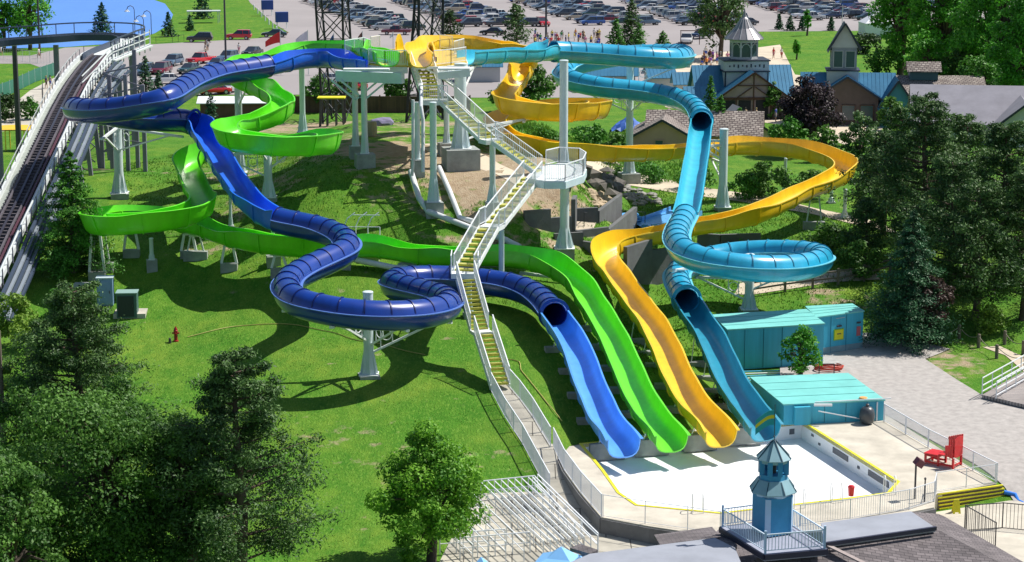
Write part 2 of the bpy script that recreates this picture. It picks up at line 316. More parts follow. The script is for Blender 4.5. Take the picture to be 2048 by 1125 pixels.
    c = mix(ramp(ad.outputs[0], .80, 1.12), c, dirt)
    L(c, b.inputs['Base Color'])
    bp = N('ShaderNodeBump'); bp.inputs['Strength'].default_value = .8; bp.inputs['Distance'].default_value = .12; L(noise(7, 5, (1.5, .6, 1)), bp.inputs['Height']); L(bp.outputs[0], b.inputs['Normal'])
    me.materials.append(m); me.shade_smooth()
    o = bpy.data.objects.new('ground', me); COL.objects.link(o); o['kind'] = 'structure'
grid_ground()
def drape_poly(name, px, m, dz=.03, step=1.5, kind='structure', world=False):
    pts = [Vector((p[0], p[1], 0)) for p in px] if world else [(lambda g: Vector((g.x, g.y, 0)))(G(*p)) for p in px]
    bm = bmesh.new(); vs = [bm.verts.new(p) for p in pts]; bm.faces.new(vs); bmesh.ops.triangulate(bm, faces=bm.faces[:])
    if step:
        for ax in (0, 1):
            lo = min(p[ax] for p in pts); hi = max(p[ax] for p in pts); k = math.ceil(lo / step) * step
            while k < hi:
                n = Vector((1, 0, 0)) if ax == 0 else Vector((0, 1, 0))
                bmesh.ops.bisect_plane(bm, geom=bm.verts[:] + bm.edges[:] + bm.faces[:], plane_co=n * k, plane_no=n); k += step
    for v in bm.verts: v.co.z = hz(v.co.x, v.co.y) + dz
    bmesh.ops.recalc_face_normals(bm, faces=bm.faces[:])
    me = bpy.data.meshes.new(name); bm.to_mesh(me); bm.free()
    if len(me.polygons) and me.polygons[0].normal.z < 0: me.flip_normals()
    me.materials.append(m); me.shade_smooth(); o = bpy.data.objects.new(name, me); COL.objects.link(o); o['kind'] = kind
    return o
asphalt = mat('asphalt', (.295, .27, .27), .9, .10, .05, detail=10)
concrete = mat('concrete', (.46, .43, .37), .85, .2, .5, .15, 8, detail=8)
concrete_dk = mat('footing_concrete', (.30, .32, .31), .9, .25, 1.2, .2, 8)
sand = mat('packed_sand', (.55, .47, .36), .9, .18, .3, .2, 6)
gravel = mat('gravel_mat', (.38, .355, .335), .95, .22, 2.2, detail=14)
white = mat('white_paint', (.78, .80, .80), .45, .08, 2)
whitedk = mat('galvanised', (.50, .55, .55), .5, .15, 3)
lakem = mat('lake_water', (.10, .26, .68), .4, .10, .03, .25, .5, stretch=(1, .3, 1), spec=.25)
drape_poly('lake', [(-500, 102), (0, 98), (130, 95), (250, 86), (310, 67), (338, 50), (346, 30), (330, 8), (295, -4), (230, -60), (-500, -60)], lakem, .03, 0)
drape_poly('parking_lot', [(-400, 112), (60, 112), (130, 96), (310, 89), (520, 77), (578, 66), (548, 48), (500, 6), (440, -110), (2600, -110), (2600, 34), (1960, 40), (1760, 62), (1515, 64), (1500, 120), (1505, 190), (1180, 196), (900, 196), (600, 190), (300, 190), (120, 150), (60, 128), (-400, 128)], asphalt, .02, 0)
drape_poly('entrance_plaza', [(1330, 120), (1560, 90), (1590, 150), (1700, 165), (1790, 200), (1760, 268), (1690, 290), (1560, 250), (1330, 215)], sand, .032, 6)
drape_poly('pavement', [(140, 140), (60, 182), (20, 214), (-100, 262), (60, 262), (170, 250), (300, 225), (300, 180)], concrete, .035, 5)
drape_poly('path', [(1180, 300), (1290, 352), (1420, 378), (1560, 400), (1640, 420), (1760, 446), (1800, 470), (1700, 448), (1600, 425), (1480, 404), (1360, 388), (1260, 372), (1160, 318)], sand, .035, 3)
drape_poly('path', [(1480, 568), (1560, 560), (1640, 545), (1740, 535), (1760, 560), (1660, 566), (1580, 580), (1500, 592), (1470, 590)], sand, .035, 3)
drape_poly('gravel_yard', [(1560, 735), (1640, 690), (1730, 668), (1830, 680), (1900, 700), (1850, 720), (1960, 790), (2030, 805), (2120, 850), (2300, 1000), (2100, 1080), (2010, 978), (1735, 812), (1560, 770)], gravel, .05, 1)
drape_poly('path', [(1965, 696), (2010, 712), (2048, 745), (2200, 820), (2200, 760), (2048, 715), (2000, 694)], sand, .035, 3)
drape_poly('path', [(820, 290), (900, 285), (1000, 330), (1060, 372), (1040, 388), (960, 340), (870, 310)], sand, .035, 3)
# lower plaza in front of the pool wall
slab = brickmat('jointed_concrete', (.47, .44, .37), (.43, .41, .35), (.12, .11, .09), 2.2, 2.0, .03)
drape_poly('pavement', [(1058, 890), (1105, 890), (1150, 1000), (1205, 1070), (1450, 1100), (1500, 1180), (860, 1180), (880, 1125), (900, 1085), (960, 990), (1070, 985), (1098, 992)], slab, .04, 3)
# pool deck, raised slab with the pool cut out
DECK = [P(x, y, 0) for x, y in [(1140, 893), (1108, 897), (1128, 940), (1160, 985), (1203, 1035), (1300, 1053), (1440, 1074), (1640, 1060), (1868, 1015), (1871, 989), (1993, 968), (1780, 835), (1735, 812), (1690, 822), (1606, 834), (1500, 848), (1300, 868)]]
def ring(name, outer, inner, z, th, m):
    """slab between an outer loop and the pool loop"""
    bm = bmesh.new(); ov = [bm.verts.new((p[0], p[1], z)) for p in outer]; iv = [bm.verts.new((p[0], p[1], z)) for p in inner]
    E = []
    for L_ in (ov, iv):
        for i in range(len(L_)): E.append(bm.edges.new((L_[i], L_[(i + 1) % len(L_)])))
    bmesh.ops.triangle_fill(bm, edges=E, use_beauty=True)
    bad = [f for f in bm.faces if inpoly(f.calc_center_median().x, f.calc_center_median().y, inner)]
    bmesh.ops.delete(bm, geom=bad, context='FACES')
    for f in bm.faces:
        if f.normal.z < 0: f.normal_flip()
    r = bmesh.ops.extrude_face_region(bm, geom=bm.faces[:])
    for v in [g for g in r['geom'] if isinstance(g, bmesh.types.BMVert)]: v.co.z -= th
    bmesh.ops.recalc_face_normals(bm, faces=bm.faces[:])
    me = bpy.data.meshes.new(name); bm.to_mesh(me); bm.free(); me.materials.append(m); o = bpy.data.objects.new(name, me); COL.objects.link(o); return o
deckm = mat('deck_concrete', (.52, .48, .40), .85, .24, .5, .1, 8, detail=8)
cop = grow(POOLXY, .16)
o = ring('pool_deck', [tuple(p[:2]) for p in DECK], cop, 0.0, 1.3, deckm); o['kind'] = 'structure'
pe = empty('swimming_pool', (cx, cy, -1.25), 'drained landing pool with white walls and yellow painted edge below the four slide ends', 'pool')
poolw = mat('pool_paint', (.88, .90, .92), .5, .05, .8)
yel = mat('yellow_paint', (.75, .68, .02), .5, .12, 2)
b = MB()
n = len(POOLXY)
for i in range(n):
    j = (i + 1) % n; a, c = POOLXY[i], POOLXY[j]; A, C = cop[i], cop[j]
    b.add([(*a, -.95), (*c, -.95), (*c, .02), (*a, .02)], [(0, 1, 2, 3)])
b.build('pool_wall', poolw, pe)
MB().prism(POOLXY, -1.2, -.95).build('pool_floor', poolw, pe)
yr = ring('pool_edge', cop, POOLXY, .03, .2, yel); yr.parent = pe
yr.data.transform(Matrix.Translation(-pe.location))
# inlet grilles in the right wall
gr = mat('dark_grille', (.12, .13, .15), .6)
A0, A1 = Vector(POOLXY[1]), Vector(POOLXY[2]); dr = (A1 - A0).normalized(); nrm = Vector((-dr.y, dr.x))
if inpoly(*(A0 + dr * 4 + nrm * .3), POOLXY) is False: nrm = -nrm
L_ = (A1 - A0).length
for t0, t1, zc, h in ((.36, .52, -.42, .3), (.73, .93, -.42, .3), (.12, .145, -.35, .12), (.2, .22, -.6, .12), (.62, .64, -.5, .14)):
    c = A0 + dr * L_ * (t0 + t1) / 2 + nrm * .015
    MB().box((c.x, c.y, zc), (L_ * (t1 - t0), .05, h), rz=math.atan2(dr.y, dr.x)).build('wall_grille', gr, pe)
A0 = Vector(POOLXY[0]); A1 = Vector(POOLXY[1]); dr = (A1 - A0).normalized()
c = A0 + dr * (A1 - A0).length * .955; MB().box((c.x, c.y, -.5), (.3, .06, .3), rz=math.atan2(dr.y, dr.x)).build('wall_grille', gr, pe)

dw = mat('deck_wall_shade', (.17, .17, .175), .9, .25, .8, .2, 6)  # shade of the deck front put into a darker facing over the slab side
fr_ = [P(x, y, 0) for x, y in [(1108, 897), (1128, 940), (1160, 985), (1203, 1035), (1300, 1053), (1440, 1074), (1640, 1060), (1870, 1015)]]
for a, c in zip(fr_[:-1], fr_[1:]):
    n_ = Vector((c.y - a.y, a.x - c.x, 0)).normalized()
    o = MB().prism([(a + n_ * .004)[:2], (c + n_ * .004)[:2], (c + n_ * .09)[:2], (a + n_ * .09)[:2]], -1.3, -.07).build('deck_wall_shade', dw); o['kind'] = 'structure'
# ================================================================ WATER SLIDES
def plastic(name, col, var=.16, ro=.42, cr=.24):
    m = mat(name, col, ro, var, .9, spec=.6, coat=.45, detail=8, stretch=(1, 1, .5)); m.node_tree.nodes['Principled BSDF'].inputs['Coat Roughness'].default_value = cr; return m
def flume(pos, fr, k0, k1, hL, hR, m, name, parent, flare=0):
    mb = MB(); nA = 10; rows = []
    for k in range(k0, k1 + 1):
        o, s, u = fr[k]; t = max(0, 1 - (k1 - k) / 6.0) if flare else 0
        r = RAD * (1 + .05 * t); fl = .10 + .08 * t; hl, hr = hL[k], hR[k]
        pr = [(-(r + fl), hl - .07), (-(r + fl), hl), (-r, hl), (-r, 0)]
        pr += [(r * math.copysign(abs(math.cos(a)) ** .7, math.cos(a)), -r * .92 * abs(math.sin(a)) ** .8) for a in np.linspace(math.pi, 2 * math.pi, nA)[1:-1]]
        pr += [(r, 0), (r, hr), (r + fl, hr), (r + fl, hr - .07)]
        q = r + .045
        pr += [(q, hr - .06), (q, 0)] + [(q * math.copysign(abs(math.cos(a)) ** .7, math.cos(a)), -q * .94 * abs(math.sin(a)) ** .8 - .02) for a in np.linspace(2 * math.pi, math.pi, nA)[1:-1]] + [(-q, 0), (-q, hl - .06)]
        rows.append([o + s * a + u * b for a, b in pr])
    n = len(rows[0]); vs = [v for r_ in rows for v in r_]; fs = []
    for i in range(len(rows) - 1):
        for j in range(n): fs.append((i * n + j, (i + 1) * n + j, (i + 1) * n + (j + 1) % n, i * n + (j + 1) % n))
    fs.append(tuple(range(n))); fs.append(tuple((len(rows) - 1) * n + j for j in range(n))[::-1])
    mb.add(vs, fs)
    return mb.build(name, m, parent, smooth=40)
def tube_sec(fr, k0, k1, m, name, parent, fm_):
    mb = MB(); n = 28; rows = []
    for rr in (RAD + .03, RAD - .02):
        for k in range(k0, k1 + 1):
            o, s, u = fr[k]; dr_ = rr - RAD; rows.append([o + s * (.73 + dr_) * math.cos(a) + u * (.70 + dr_) * math.sin(a) if 0 < a < math.pi - .001 else o + s * (RAD + dr_) * math.copysign(abs(math.cos(a)) ** .8, math.cos(a)) + u * (.92 + dr_) * math.sin(a) for a in np.linspace(0, 2 * math.pi, n, endpoint=False)])
    N = k1 - k0 + 1; vs = [v for r_ in rows for v in r_]; fs = []
    for i in range(N - 1):
        for j in range(n):
            fs.append((i * n + j, i * n + (j + 1) % n, (i + 1) * n + (j + 1) % n, (i + 1) * n + j))
            q = N * n; fs.append((q + i * n + j, q + (i + 1) * n + j, q + (i + 1) * n + (j + 1) % n, q + i * n + (j + 1) % n))
    for e in (0, N - 1):
        for j in range(n):
            f = (e * n + j, e * n + (j + 1) % n, N * n + e * n + (j + 1) % n, N * n + e * n + j); fs.append(f if e else f[::-1])
    mb.add(vs, fs); t_ = mb.build(name, m, parent, smooth=40)
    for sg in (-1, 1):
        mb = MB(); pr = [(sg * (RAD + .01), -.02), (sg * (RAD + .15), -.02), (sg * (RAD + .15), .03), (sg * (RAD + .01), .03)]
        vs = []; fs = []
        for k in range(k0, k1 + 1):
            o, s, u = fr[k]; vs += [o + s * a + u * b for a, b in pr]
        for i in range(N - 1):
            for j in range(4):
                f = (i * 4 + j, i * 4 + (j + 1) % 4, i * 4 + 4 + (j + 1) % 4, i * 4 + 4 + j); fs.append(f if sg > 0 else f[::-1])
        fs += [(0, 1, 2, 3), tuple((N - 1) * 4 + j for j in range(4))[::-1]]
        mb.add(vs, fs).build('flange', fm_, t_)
    return t_
def joint_ring(fr, k, m, parent, r=RAD, full=True, w=.07, th=.09, a0=0, a1=None):
    o, s, u = fr[k]; f = s.cross(u); n = 26; vs = []; fs = []
    a1 = 2 * math.pi if a1 is None else a1; cl = abs(a1 - a0 - 2 * math.pi) < 1e-3; n_ = n if cl else n // 2 + 1
    for a in np.linspace(a0, a1, n_, endpoint=not cl):
        d = s * math.cos(a) + u * math.sin(a)
        vs += [o + d * (r + .02) - f * w / 2, o + d * (r + th) - f * w / 2, o + d * (r + th) + f * w / 2, o + d * (r + .02) + f * w / 2]
    for i in range(n_ if cl else n_ - 1):
        j = (i + 1) % n_
        for q in range(4): fs.append((i * 4 + q, j * 4 + q, j * 4 + (q + 1) % 4, i * 4 + (q + 1) % 4))
    return MB().add(vs, fs).build('joint_ring', m, parent, smooth=50)
SLIDE = {}; CH_ = []
def chute_joint(fr, k, hL, hR, m, parent):
    o, s, u = fr[k]; f = s.cross(u); q = RAD + .045; nA = 10
    pr = [(q, hR[k] - .08), (q, 0)] + [(q * math.copysign(abs(math.cos(a)) ** .7, math.cos(a)), -q * .94 * abs(math.sin(a)) ** .8 - .02) for a in np.linspace(2 * math.pi, math.pi, nA)[1:-1]] + [(-q, 0), (-q, hL[k] - .08)]
    vs = []; fs = []
    for (a, b) in pr:
        n = Vector((a, min(0, b))).normalized(); p = o + s * a + u * b; d = (s * n.x + u * n.y) * .07
        vs += [p - f * .04, p + d - f * .04, p + d + f * .04, p + f * .04]
    for i in range(len(pr) - 1):
        for j in range(4): fs.append((i * 4 + j, i * 4 + (j + 1) % 4, i * 4 + 4 + (j + 1) % 4, i * 4 + 4 + j))
    fs += [(3, 2, 1, 0), tuple((len(pr) - 1) * 4 + j for j in range(4))]
    return MB().add(vs, fs).build('joint_flange', m, parent)
LAB = {'blue': 'dark blue slide of ribbed tubes and open chutes, leftmost of the four pool chutes',
       'green': 'bright green open slide winding down in wide loops, landing between blue and yellow',
       'yellow': 'yellow orange open slide curling right behind the teal one and ending between green and teal',
       'teal': 'teal slide of ribbed tubes with one steep straight chute, rightmost at the pool'}
for cn, D in SL.items():
    pts = D['pts']; pos, idx = slide_frames(pts); N = len(pos); V = [Vector(p) for p in pos]
    tan = [(V[min(i + 1, N - 1)] - V[max(i - 1, 0)]).normalized() for i in range(N)]
    ang = [math.atan2(t.y, t.x) for t in tan]; curv = np.zeros(N)
    for i in range(1, N - 1):
        d = ang[i + 1] - ang[i - 1]; d = (d + math.pi) % (2 * math.pi) - math.pi; curv[i] = d / .66
    kk = np.hanning(17); kk /= kk.sum(); curv = np.convolve(np.pad(curv, 8, mode='edge'), kk, mode='valid')
    hL = []; hR = []; fr = []
    for i in range(N):
        c = curv[i]; bank = -max(-.30, min(.30, c * 1.1))           # lean into the turn
        s = tan[i].cross(Vector((0, 0, 1))).normalized(); u = s.cross(tan[i]).normalized()   # s = right-hand side
        isopen = pts[min(int(idx[i] + .001), len(pts) - 1)][0] != 't'
        if not isopen: bank *= .0
        s2 = s * math.cos(bank) - u * math.sin(bank) * -1; u2 = s2.cross(tan[i]).normalized()
        fr.append((V[i], s2, u2))
        ex = max(0, min(.6, abs(c) * 3.6)); q = sst(.06, .12, abs(c)) 
        wob = .10 * max(0, math.sin(i * .33 / 5.2 * 2 * math.pi)) if cn != 'x' else 0
        hL.append(.20 + (ex * q if c < 0 else 0) + wob); hR.append(.20 + (ex * q if c > 0 else 0) + wob * .6)
    hL = np.convolve(np.pad(hL, 3, mode='edge'), np.ones(7) / 7, mode='valid'); hR = np.convolve(np.pad(hR, 3, mode='edge'), np.ones(7) / 7, mode='valid')
    base = G(pts[-1][1], pts[-1][2] + 20)
    root = empty('water_slide', (base.x, base.y, base.z), LAB[cn], 'water slide', 'four coloured water slides from one tower')
    SLIDE[cn] = (V, idx, fr)
    mo = plastic(cn + '_gelcoat', D['col']); mt = plastic(cn + '_tube_gelcoat', D.get('tube', D['col']), .18, .3, .08); mr = mat(cn + '_rib', D.get('rib', D['col']), .4); mfl = mat(cn + '_flange', D.get('flange', D['col']), .4); mo2 = plastic(cn + '_chute_gelcoat', D['col2'])  # lighter flange colours on the tubes carry the sunlit rim highlight
    typ = [pts[min(int(x + .001), len(pts) - 1)][0] for x in idx]; typ = ['o' if t == 'e' else t for t in typ]
    i = 0
    while i < N - 1:
        j = i
        while j < N - 1 and typ[j + 1] == typ[i]: j += 1
        k1 = min(j + 1, N - 1)
        if typ[i] == 'o':
            CH_.append(flume(pos, fr, i, k1, hL, hR, mo2 if k1 == N - 1 and cn in ('blue', 'teal') else mo, 'open_chute', root, flare=(k1 == N - 1)))
            for kx in range(i + 5, k1 - 2, 8): chute_joint(fr, kx, hL, hR, mo if k1 != N - 1 or cn not in ('blue', 'teal') else mo2, CH_[-1])
        else:
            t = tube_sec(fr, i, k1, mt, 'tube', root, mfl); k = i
            while k <= k1 - 3: joint_ring(fr, k, mr, t, r=.70, a1=math.pi); k += 4
            joint_ring(fr, k1, mt, t, r=.76, w=.1, th=.22)
        i = j + 1
# ================================================================ COLUMNS
post_m = mat('column_paint', (.62, .72, .74), .4, .10, .8)
arm_m = mat('arm_paint', (.74, .78, .78), .45, .08, 2)
BIG = []
def column(px, pyg, pyt, r, fh, fw, label, flare=1.8, arms=0, cat='support column', maxd=7.5, name='support_column', Y=None):
    g = G(px, pyg) if Y is None else PY(px, pyg, Y); g.y += fw * .4; g.z = hz(g.x, g.y)
    a, b = ray(px, pyt); zt = CH + b * g.y
    e = empty(name, g, label, cat, 'white steel columns carrying slides and stairs')
    zb = g.z + fh
    if fh > 0: MB().box((g.x, g.y, g.z + fh / 2 - .3), (fw, fw, fh + .6), rz=R(12)).build('footing', concrete_dk, e)
    MB().box((g.x, g.y, zb + .03), (r * flare * 2.1, r * flare * 2.1, .06)).build('base_plate', arm_m, e)
    h = zt - zb; MB().lathe((g.x, g.y, zb + .06), [(r, 0), (r, h - .12), (r * 1.06, h - .1), (r * 1.06, h - .03), (r * .9, h)], 16).build('post', post_m, e, smooth=40)
    fl = min(1.9, h * .3)
    if flare > 1.3:
        mb = MB()
        for k in range(8):
            t = math.pi * k / 4 + .2; c, s = math.cos(t), math.sin(t); w = .02
            q = lambda rr, z, sg: (g.x + rr * c - s * w * sg, g.y + rr * s + c * w * sg, zb + z)
            vs = [q(r * .9, .06, 1), q(r * flare, .06, 1), q(r * flare * .95, .25, 1), q(r * .98, fl, 1), q(r * .9, .06, -1), q(r * flare, .06, -1), q(r * flare * .95, .25, -1), q(r * .98, fl, -1)]
            mb.add(vs, [(0, 1, 2, 3), (7, 6, 5, 4), (0, 4, 5, 1), (1, 5, 6, 2), (2, 6, 7, 3)])
        mb.lathe((g.x, g.y, zb + .06), [(r * flare * .82, 0), (r * flare * .7, .3), (r * 1.01, fl)], 8, rot=.2)
        mb.build('base_fins', post_m, e)
    if arms:
        cand = []
        for cn, (V, idx, fr) in SLIDE.items():
            k = 4
            while k < len(V) - 4:
                d = (Vector((V[k].x, V[k].y)) - Vector((g.x, g.y))).length
                if 1.0 < d < maxd and V[k].z - RAD > zb + 1.2 and V[k].z - RAD < zt + 1.0: cand.append((cn, k, d))
                k += 6
        cand.sort(key=lambda c: c[2]); used = []
        for cn, k, d in cand:
            V = SLIDE[cn][0]; t = math.atan2(V[k].y - g.y, V[k].x - g.x)
            if any(abs((t - u[0] + math.pi) % (2 * math.pi) - math.pi) < .75 and abs(V[k].z - u[1]) < 2.5 for u in used): continue
            used.append((t, V[k].z)); zz = min(V[k].z - RAD - .12, zt - .2)
            A = Vector((g.x, g.y, zz)); B = Vector((V[k].x, V[k].y, zz)); dr = (B - A).normalized(); mb = MB()
            mb.beam(A, B + dr * .5, .16, .16); zl = max(zb + .5, zz - min(1.7, d * .35 + .4)); C_ = Vector((g.x, g.y, zl))
            mb.beam(C_, B - dr * d * .12, .11, .11)
            x = A + dr * (r + .75); zc = zz - (zz - zl) * .36; u = [x + dr * .3 * math.cos(q) + Vector((0, 0, zc - zz + .3 * math.sin(q))) for q in np.linspace(0, 2 * math.pi, 13)[:-1]]
            if zz - zl > 1.0: mb.tube(u, .03, 5, closed=True)
            for sg in (-1, 1): mb.beam(x + dr * .34 * sg, x + dr * .34 * sg + Vector((0, 0, -(zz - zl) * (1 - (r + .75 + .34 * sg) / d))), .05, .05)
            S = SLIDE[cn][2][k][1]; mb.beam(B - S * .5, B + S * .5, .2, .12)
            mb.build('cantilever_arm', arm_m, e)
            if len(used) >= arms: break
    return e
C_ = column
C_(737, 760, 585, .29, .12, 1.15, 'white column inside the front dark blue tube loop, its flared base on the lawn', arms=5, maxd=6.5)
C_(605, 270, 138, .28, .25, 1.1, 'tall white column left of the tower under the green slide top', arms=3)
C_(237, 400, 250, .33, .4, 1.3, 'white column under the far left dark blue tube bend beside the coaster', arms=4)
C_(536, 412, 279, .29, .4, 1.1, 'white column inside the upper green loop left of the tower', arms=4)
C_(479, 358, 163, .28, .4, 1.1, 'white column behind the blue chute, left of the upper green loop', arms=2)
C_(711, 319, 162, .21, .9, .9, 'slim white post under the left platform edge, the rear one of the pair', flare=1.35)
C_(729, 338, 162, .22, .95, 1.35, 'slim white post under the left platform edge, the front one of the pair', flare=1.35)
C_(867, 436, 206, .23, .8, 1.2, 'tall white column under the first stair landing on a stepped footing', flare=1.9)
C_(835, 356, 206, .2, 1.1, .9, 'white column beside the vertical pipes under the tower stairs', flare=1.3)
C_(893, 314, 206, .2, .9, 1.2, 'short white column behind the upper stairs beside the wide conical leg', flare=1.4)
C_(921, 342, 128, .42, 1.4, 2.4, 'widest white tower leg on a big concrete block right of the stairs', flare=1.7, arms=4, maxd=9)
C_(985, 445, 284, .2, .5, .9, 'slender white column under the second stair landing', flare=2.0)
C_(1129, 518, 356, .31, .55, 1.15, 'white column under the round viewing balcony of the stairs', flare=2.1)
C_(1003, 592, 462, .18, .3, .7, 'thin white post under the mid landing of the lower stairs', flare=1.5)
C_(938, 640, 556, .18, .3, .7, 'thin white post under the landing above the last yellow steps', flare=1.5)
C_(1127, 388, 122, .30, .4, 1.2, 'tall white column through the middle of the upper yellow loop', arms=4, maxd=8)
C_(1259, 352, 128, .30, .9, 1.6, 'tall white column under the upper teal tube near the shingle roofed hut', arms=4, maxd=8, Y=174)
C_(1446, 424, 259, .33, .3, 1.1, 'white column right of the steep teal chute beside the yellow slide', arms=4, maxd=7)
C_(1499, 632, 510, .30, .3, 1.1, 'white column inside the lower teal tube loop behind the teal container', arms=5)
C_(1570, 389, 318, .13, .1, .5, 'thin white post under the far run of the yellow slide', flare=1.9)
C_(1690, 440, 380, .14, .1, .6, 'thin white post under the outer bend of the yellow slide', flare=1.9)
C_(1663, 408, 376, .13, .1, .6, 'short white post behind the outer bend of the yellow slide', flare=1.9)
C_(461, 458, 386, .11, .1, .5, 'thin pale post under the steep blue chute', flare=1.5)
C_(546, 535, 462, .12, .55, .9, 'thin post on a concrete block under the lower end of the blue chute', flare=1.5)
C_(303, 546, 478, .14, .7, .7, 'thin white post on a block below the low green loop, middle one', flare=1.4)
C_(636, 545, 486, .2, .6, 1.1, 'squat white post under the blue tube bend beside the green slide', flare=1.3)
def bent(x, y, zt, label, w=.5, th=.05, fw=1.5, fh=.5, name='slide_support', d=(1, 0)):
    g = Vector((x, y, hz(x, y))); e = empty(name, g, label, 'slide support', 'small steel legs under the slides'); d = Vector((*d, 0)).normalized()
    MB().box((g.x, g.y, g.z + fh / 2 - .3), (fw, .5, fh + .6), rz=math.atan2(d.y, d.x)).build('footing', concrete_dk, e)
    T = Vector((x, y, zt)); B = g + Vector((0, 0, fh))
    for s in (-1, 1): MB().beam(B + d * w * s, T + d * w * .55 * s, th * 2, th * 2).build('leg', arm_m, e)
    MB().beam(T - d * w * .75, T + d * w * .75, .12, .1).build('crossbar', arm_m, e)
for px, pyg, cn, lb in ((205, 545, 'green', 'a-shaped white legs on concrete below the leftmost end of the low green loop'), (395, 517, 'green', 'a-shaped white legs on a large concrete block below the green bend'), (1590, 460, 'yellow', 'a-shaped white legs under the yellow slide beside the sandy path')):
    g = G(px, pyg); V = SLIDE[cn][0]; k = min(range(len(V)), key=lambda i: abs(V[i].x - g.x) + abs(V[i].y - g.y) + (5 if V[i].z - g.z > 5.5 else 0))
    g = V[k]; bent(g.x, g.y, V[k].z - RAD - .1, lb, .55, .05, 1.6, .6)
ORD = ['first', 'second', 'third', 'fourth', 'fifth', 'sixth', 'seventh', 'eighth', 'ninth', 'tenth', 'eleventh', 'twelfth']
for cn in SL:
    V, idx, fr = SLIDE[cn]; N = len(V); k = N - 10; c = 0
    while c < (6 if cn in ('green', 'yellow') else 5) and k > 0:
        z = V[k].z - RAD - .1; h = z - hz(V[k].x, V[k].y)
        if .35 < h < 5: bent(V[k].x, V[k].y, z, f'thin legs under the lower {cn} chute, {ORD[c]} pair from the pool', .42, .03, 1.9, .3, d=(fr[k][1].x, fr[k][1].y))
        c += 1; k -= 11
V, idx, fr = SLIDE['green']; k = len(V) - 120; c = 0
while c < 7:
    z = V[k].z - RAD - .1; h = z - hz(V[k].x, V[k].y)
    if .3 < h < 4: bent(V[k].x, V[k].y, z, f'low rest under the long green run across the slope, {ORD[c]} from the stairs', .5, .08, 1.1, .5); c += 1
    k -= 13
    if k < 10: break
# ================================================================ STAIR TOWER
rail_m = mat('rail_white', (.80, .83, .86), .4); tread_m = mat('step_yellow', (.50, .48, .06), .6, .2, 3); tread_dk = mat('step_grating', (.20, .24, .16), .7, .2, 4)
plat_m = mat('platform_yellow', (.72, .50, .06), .5, .1, 1); steel_m = mat('pale_steel', (.50, .62, .66), .5, .12, .8)
Z16 = 16.1
tw = G(880, 330); TW = empty('slide_tower', (tw.x, tw.y, tw.z), 'white steel stair tower with yellow steps climbing from the pool to the slide starts', 'stair tower')
def railing(pts, h=1.07, gap=.13, name='railing', parent=TW, m=rail_m, bar=.012, post=1.6, mid=True, pr=.035, closed=False, panel=None):
    mb = MB(); up = Vector((0, 0, 1)); pts = [Vector(p) for p in pts]
    if closed: pts = pts + [pts[0]]
    for a, b in zip(pts[:-1], pts[1:]):
        L = (b - a).length
        if L < .05: continue
        mb.beam(a + up * h, b + up * h, pr * 1.7, pr * 1.7)
        if mid: mb.beam(a + up * .12, b + up * .12, pr, pr)
        n = max(1, round(L / post))
        for i in range(n + 1): p = a.lerp(b, i / n); mb.beam(p, p + up * h, pr * 1.6, pr * 1.6)
        if gap:
            n = int(L / gap)
            for i in range(1, n): p = a.lerp(b, i / n); mb.beam(p + up * .12, p + up * h, bar * 2, bar * 2)
    return mb.build(name, m, parent)
def flight(a, b, w, parent=TW, railh=1.0, gap=.15, sides=(1, 1)):
    a = Vector(a); b = Vector(b); n = max(3, round((a.z - b.z) / .2)); d = Vector((b.x - a.x, b.y - a.y, 0)); L = d.length; d.normalize(); s = Vector((d.y, -d.x, 0))
    ang = math.atan2(d.y, d.x); ty = MB(); tg = MB()
    for i in range(n):
        t = (i + .5) / n; p = a.lerp(b, t); rn = L / n
        tg.box((p.x, p.y, p.z - .02), (rn * .9, w - .12, .05), rz=ang)
        q = a.lerp(b, (i + .93) / n); ty.box((q.x, q.y, p.z - .055), (.06, w - .1, .13), rz=ang)
    ty.build('step_nosing', tread_m, parent); tg.build('tread', mat('step_top', (.42, .42, .12), .7, .2, 3), parent)
    for k in (-1, 1):
        o = s * (w / 2) * k; MB().beam(a + o - Vector((0, 0, .08)), b + o - Vector((0, 0, .08)), .07, .26).build('stringer', arm_m, parent)
        railing([a + o, b + o], railh, gap, parent=parent)
    return d, s
def slab_at(poly, z, th, name='landing', m=arm_m, parent=TW):
    return MB().prism([tuple(Vector(p)[:2]) for p in poly], z - th, z).build(name, m, parent)
# platform
PF = [P(x, y, Z16) for x, y in ((737, 128), (770, 131), (815, 132), (870, 132), (902, 129), (934, 124), (928, 106), (880, 98), (800, 97), (742, 102))]
slab_at(PF, Z16, .12, 'platform_floor', plat_m); 
b = MB(); lp = [Vector((p.x, p.y)) for p in PF]
for i in [k for k in range(len(PF)) if k != 2]: b.beam((*lp[i], Z16 - .32), (*lp[(i + 1) % len(PF)], Z16 - .32), .14, .45)
b.build('platform_frame', arm_m, TW)
b = MB(); a_, c_ = PY(674, 152, 149.5), PY(806, 157, 147.4)
b.beam(a_, c_, .5, .75); b.beam(PY(876, 152, 147.6), PY(940, 146, 147.6), .3, .5)
for t in (.05, .35, .6, .9):
    p = a_.lerp(c_, t); b.beam(p, p + Vector((0, 2.2, 0)), .25, .3)
for px in (711, 729):
    p = PY(px, 200, 149); b.beam(p, p + Vector((-1.7, 0, 1.4)), .13, .13); b.beam(p, p + Vector((1.7, 0, 1.4)), .13, .13)
b.build('platform_girder', steel_m, TW)
MB().box(PY(733, 139, 146.5), (3.2, .9, .12)).build('service_shelf', arm_m, TW); MB().box(PY(908, 137, 146), (2.2, 1.4, .1)).build('service_shelf', arm_m, TW)
def pz(px, py, z=Z16): return P(px, py, z)
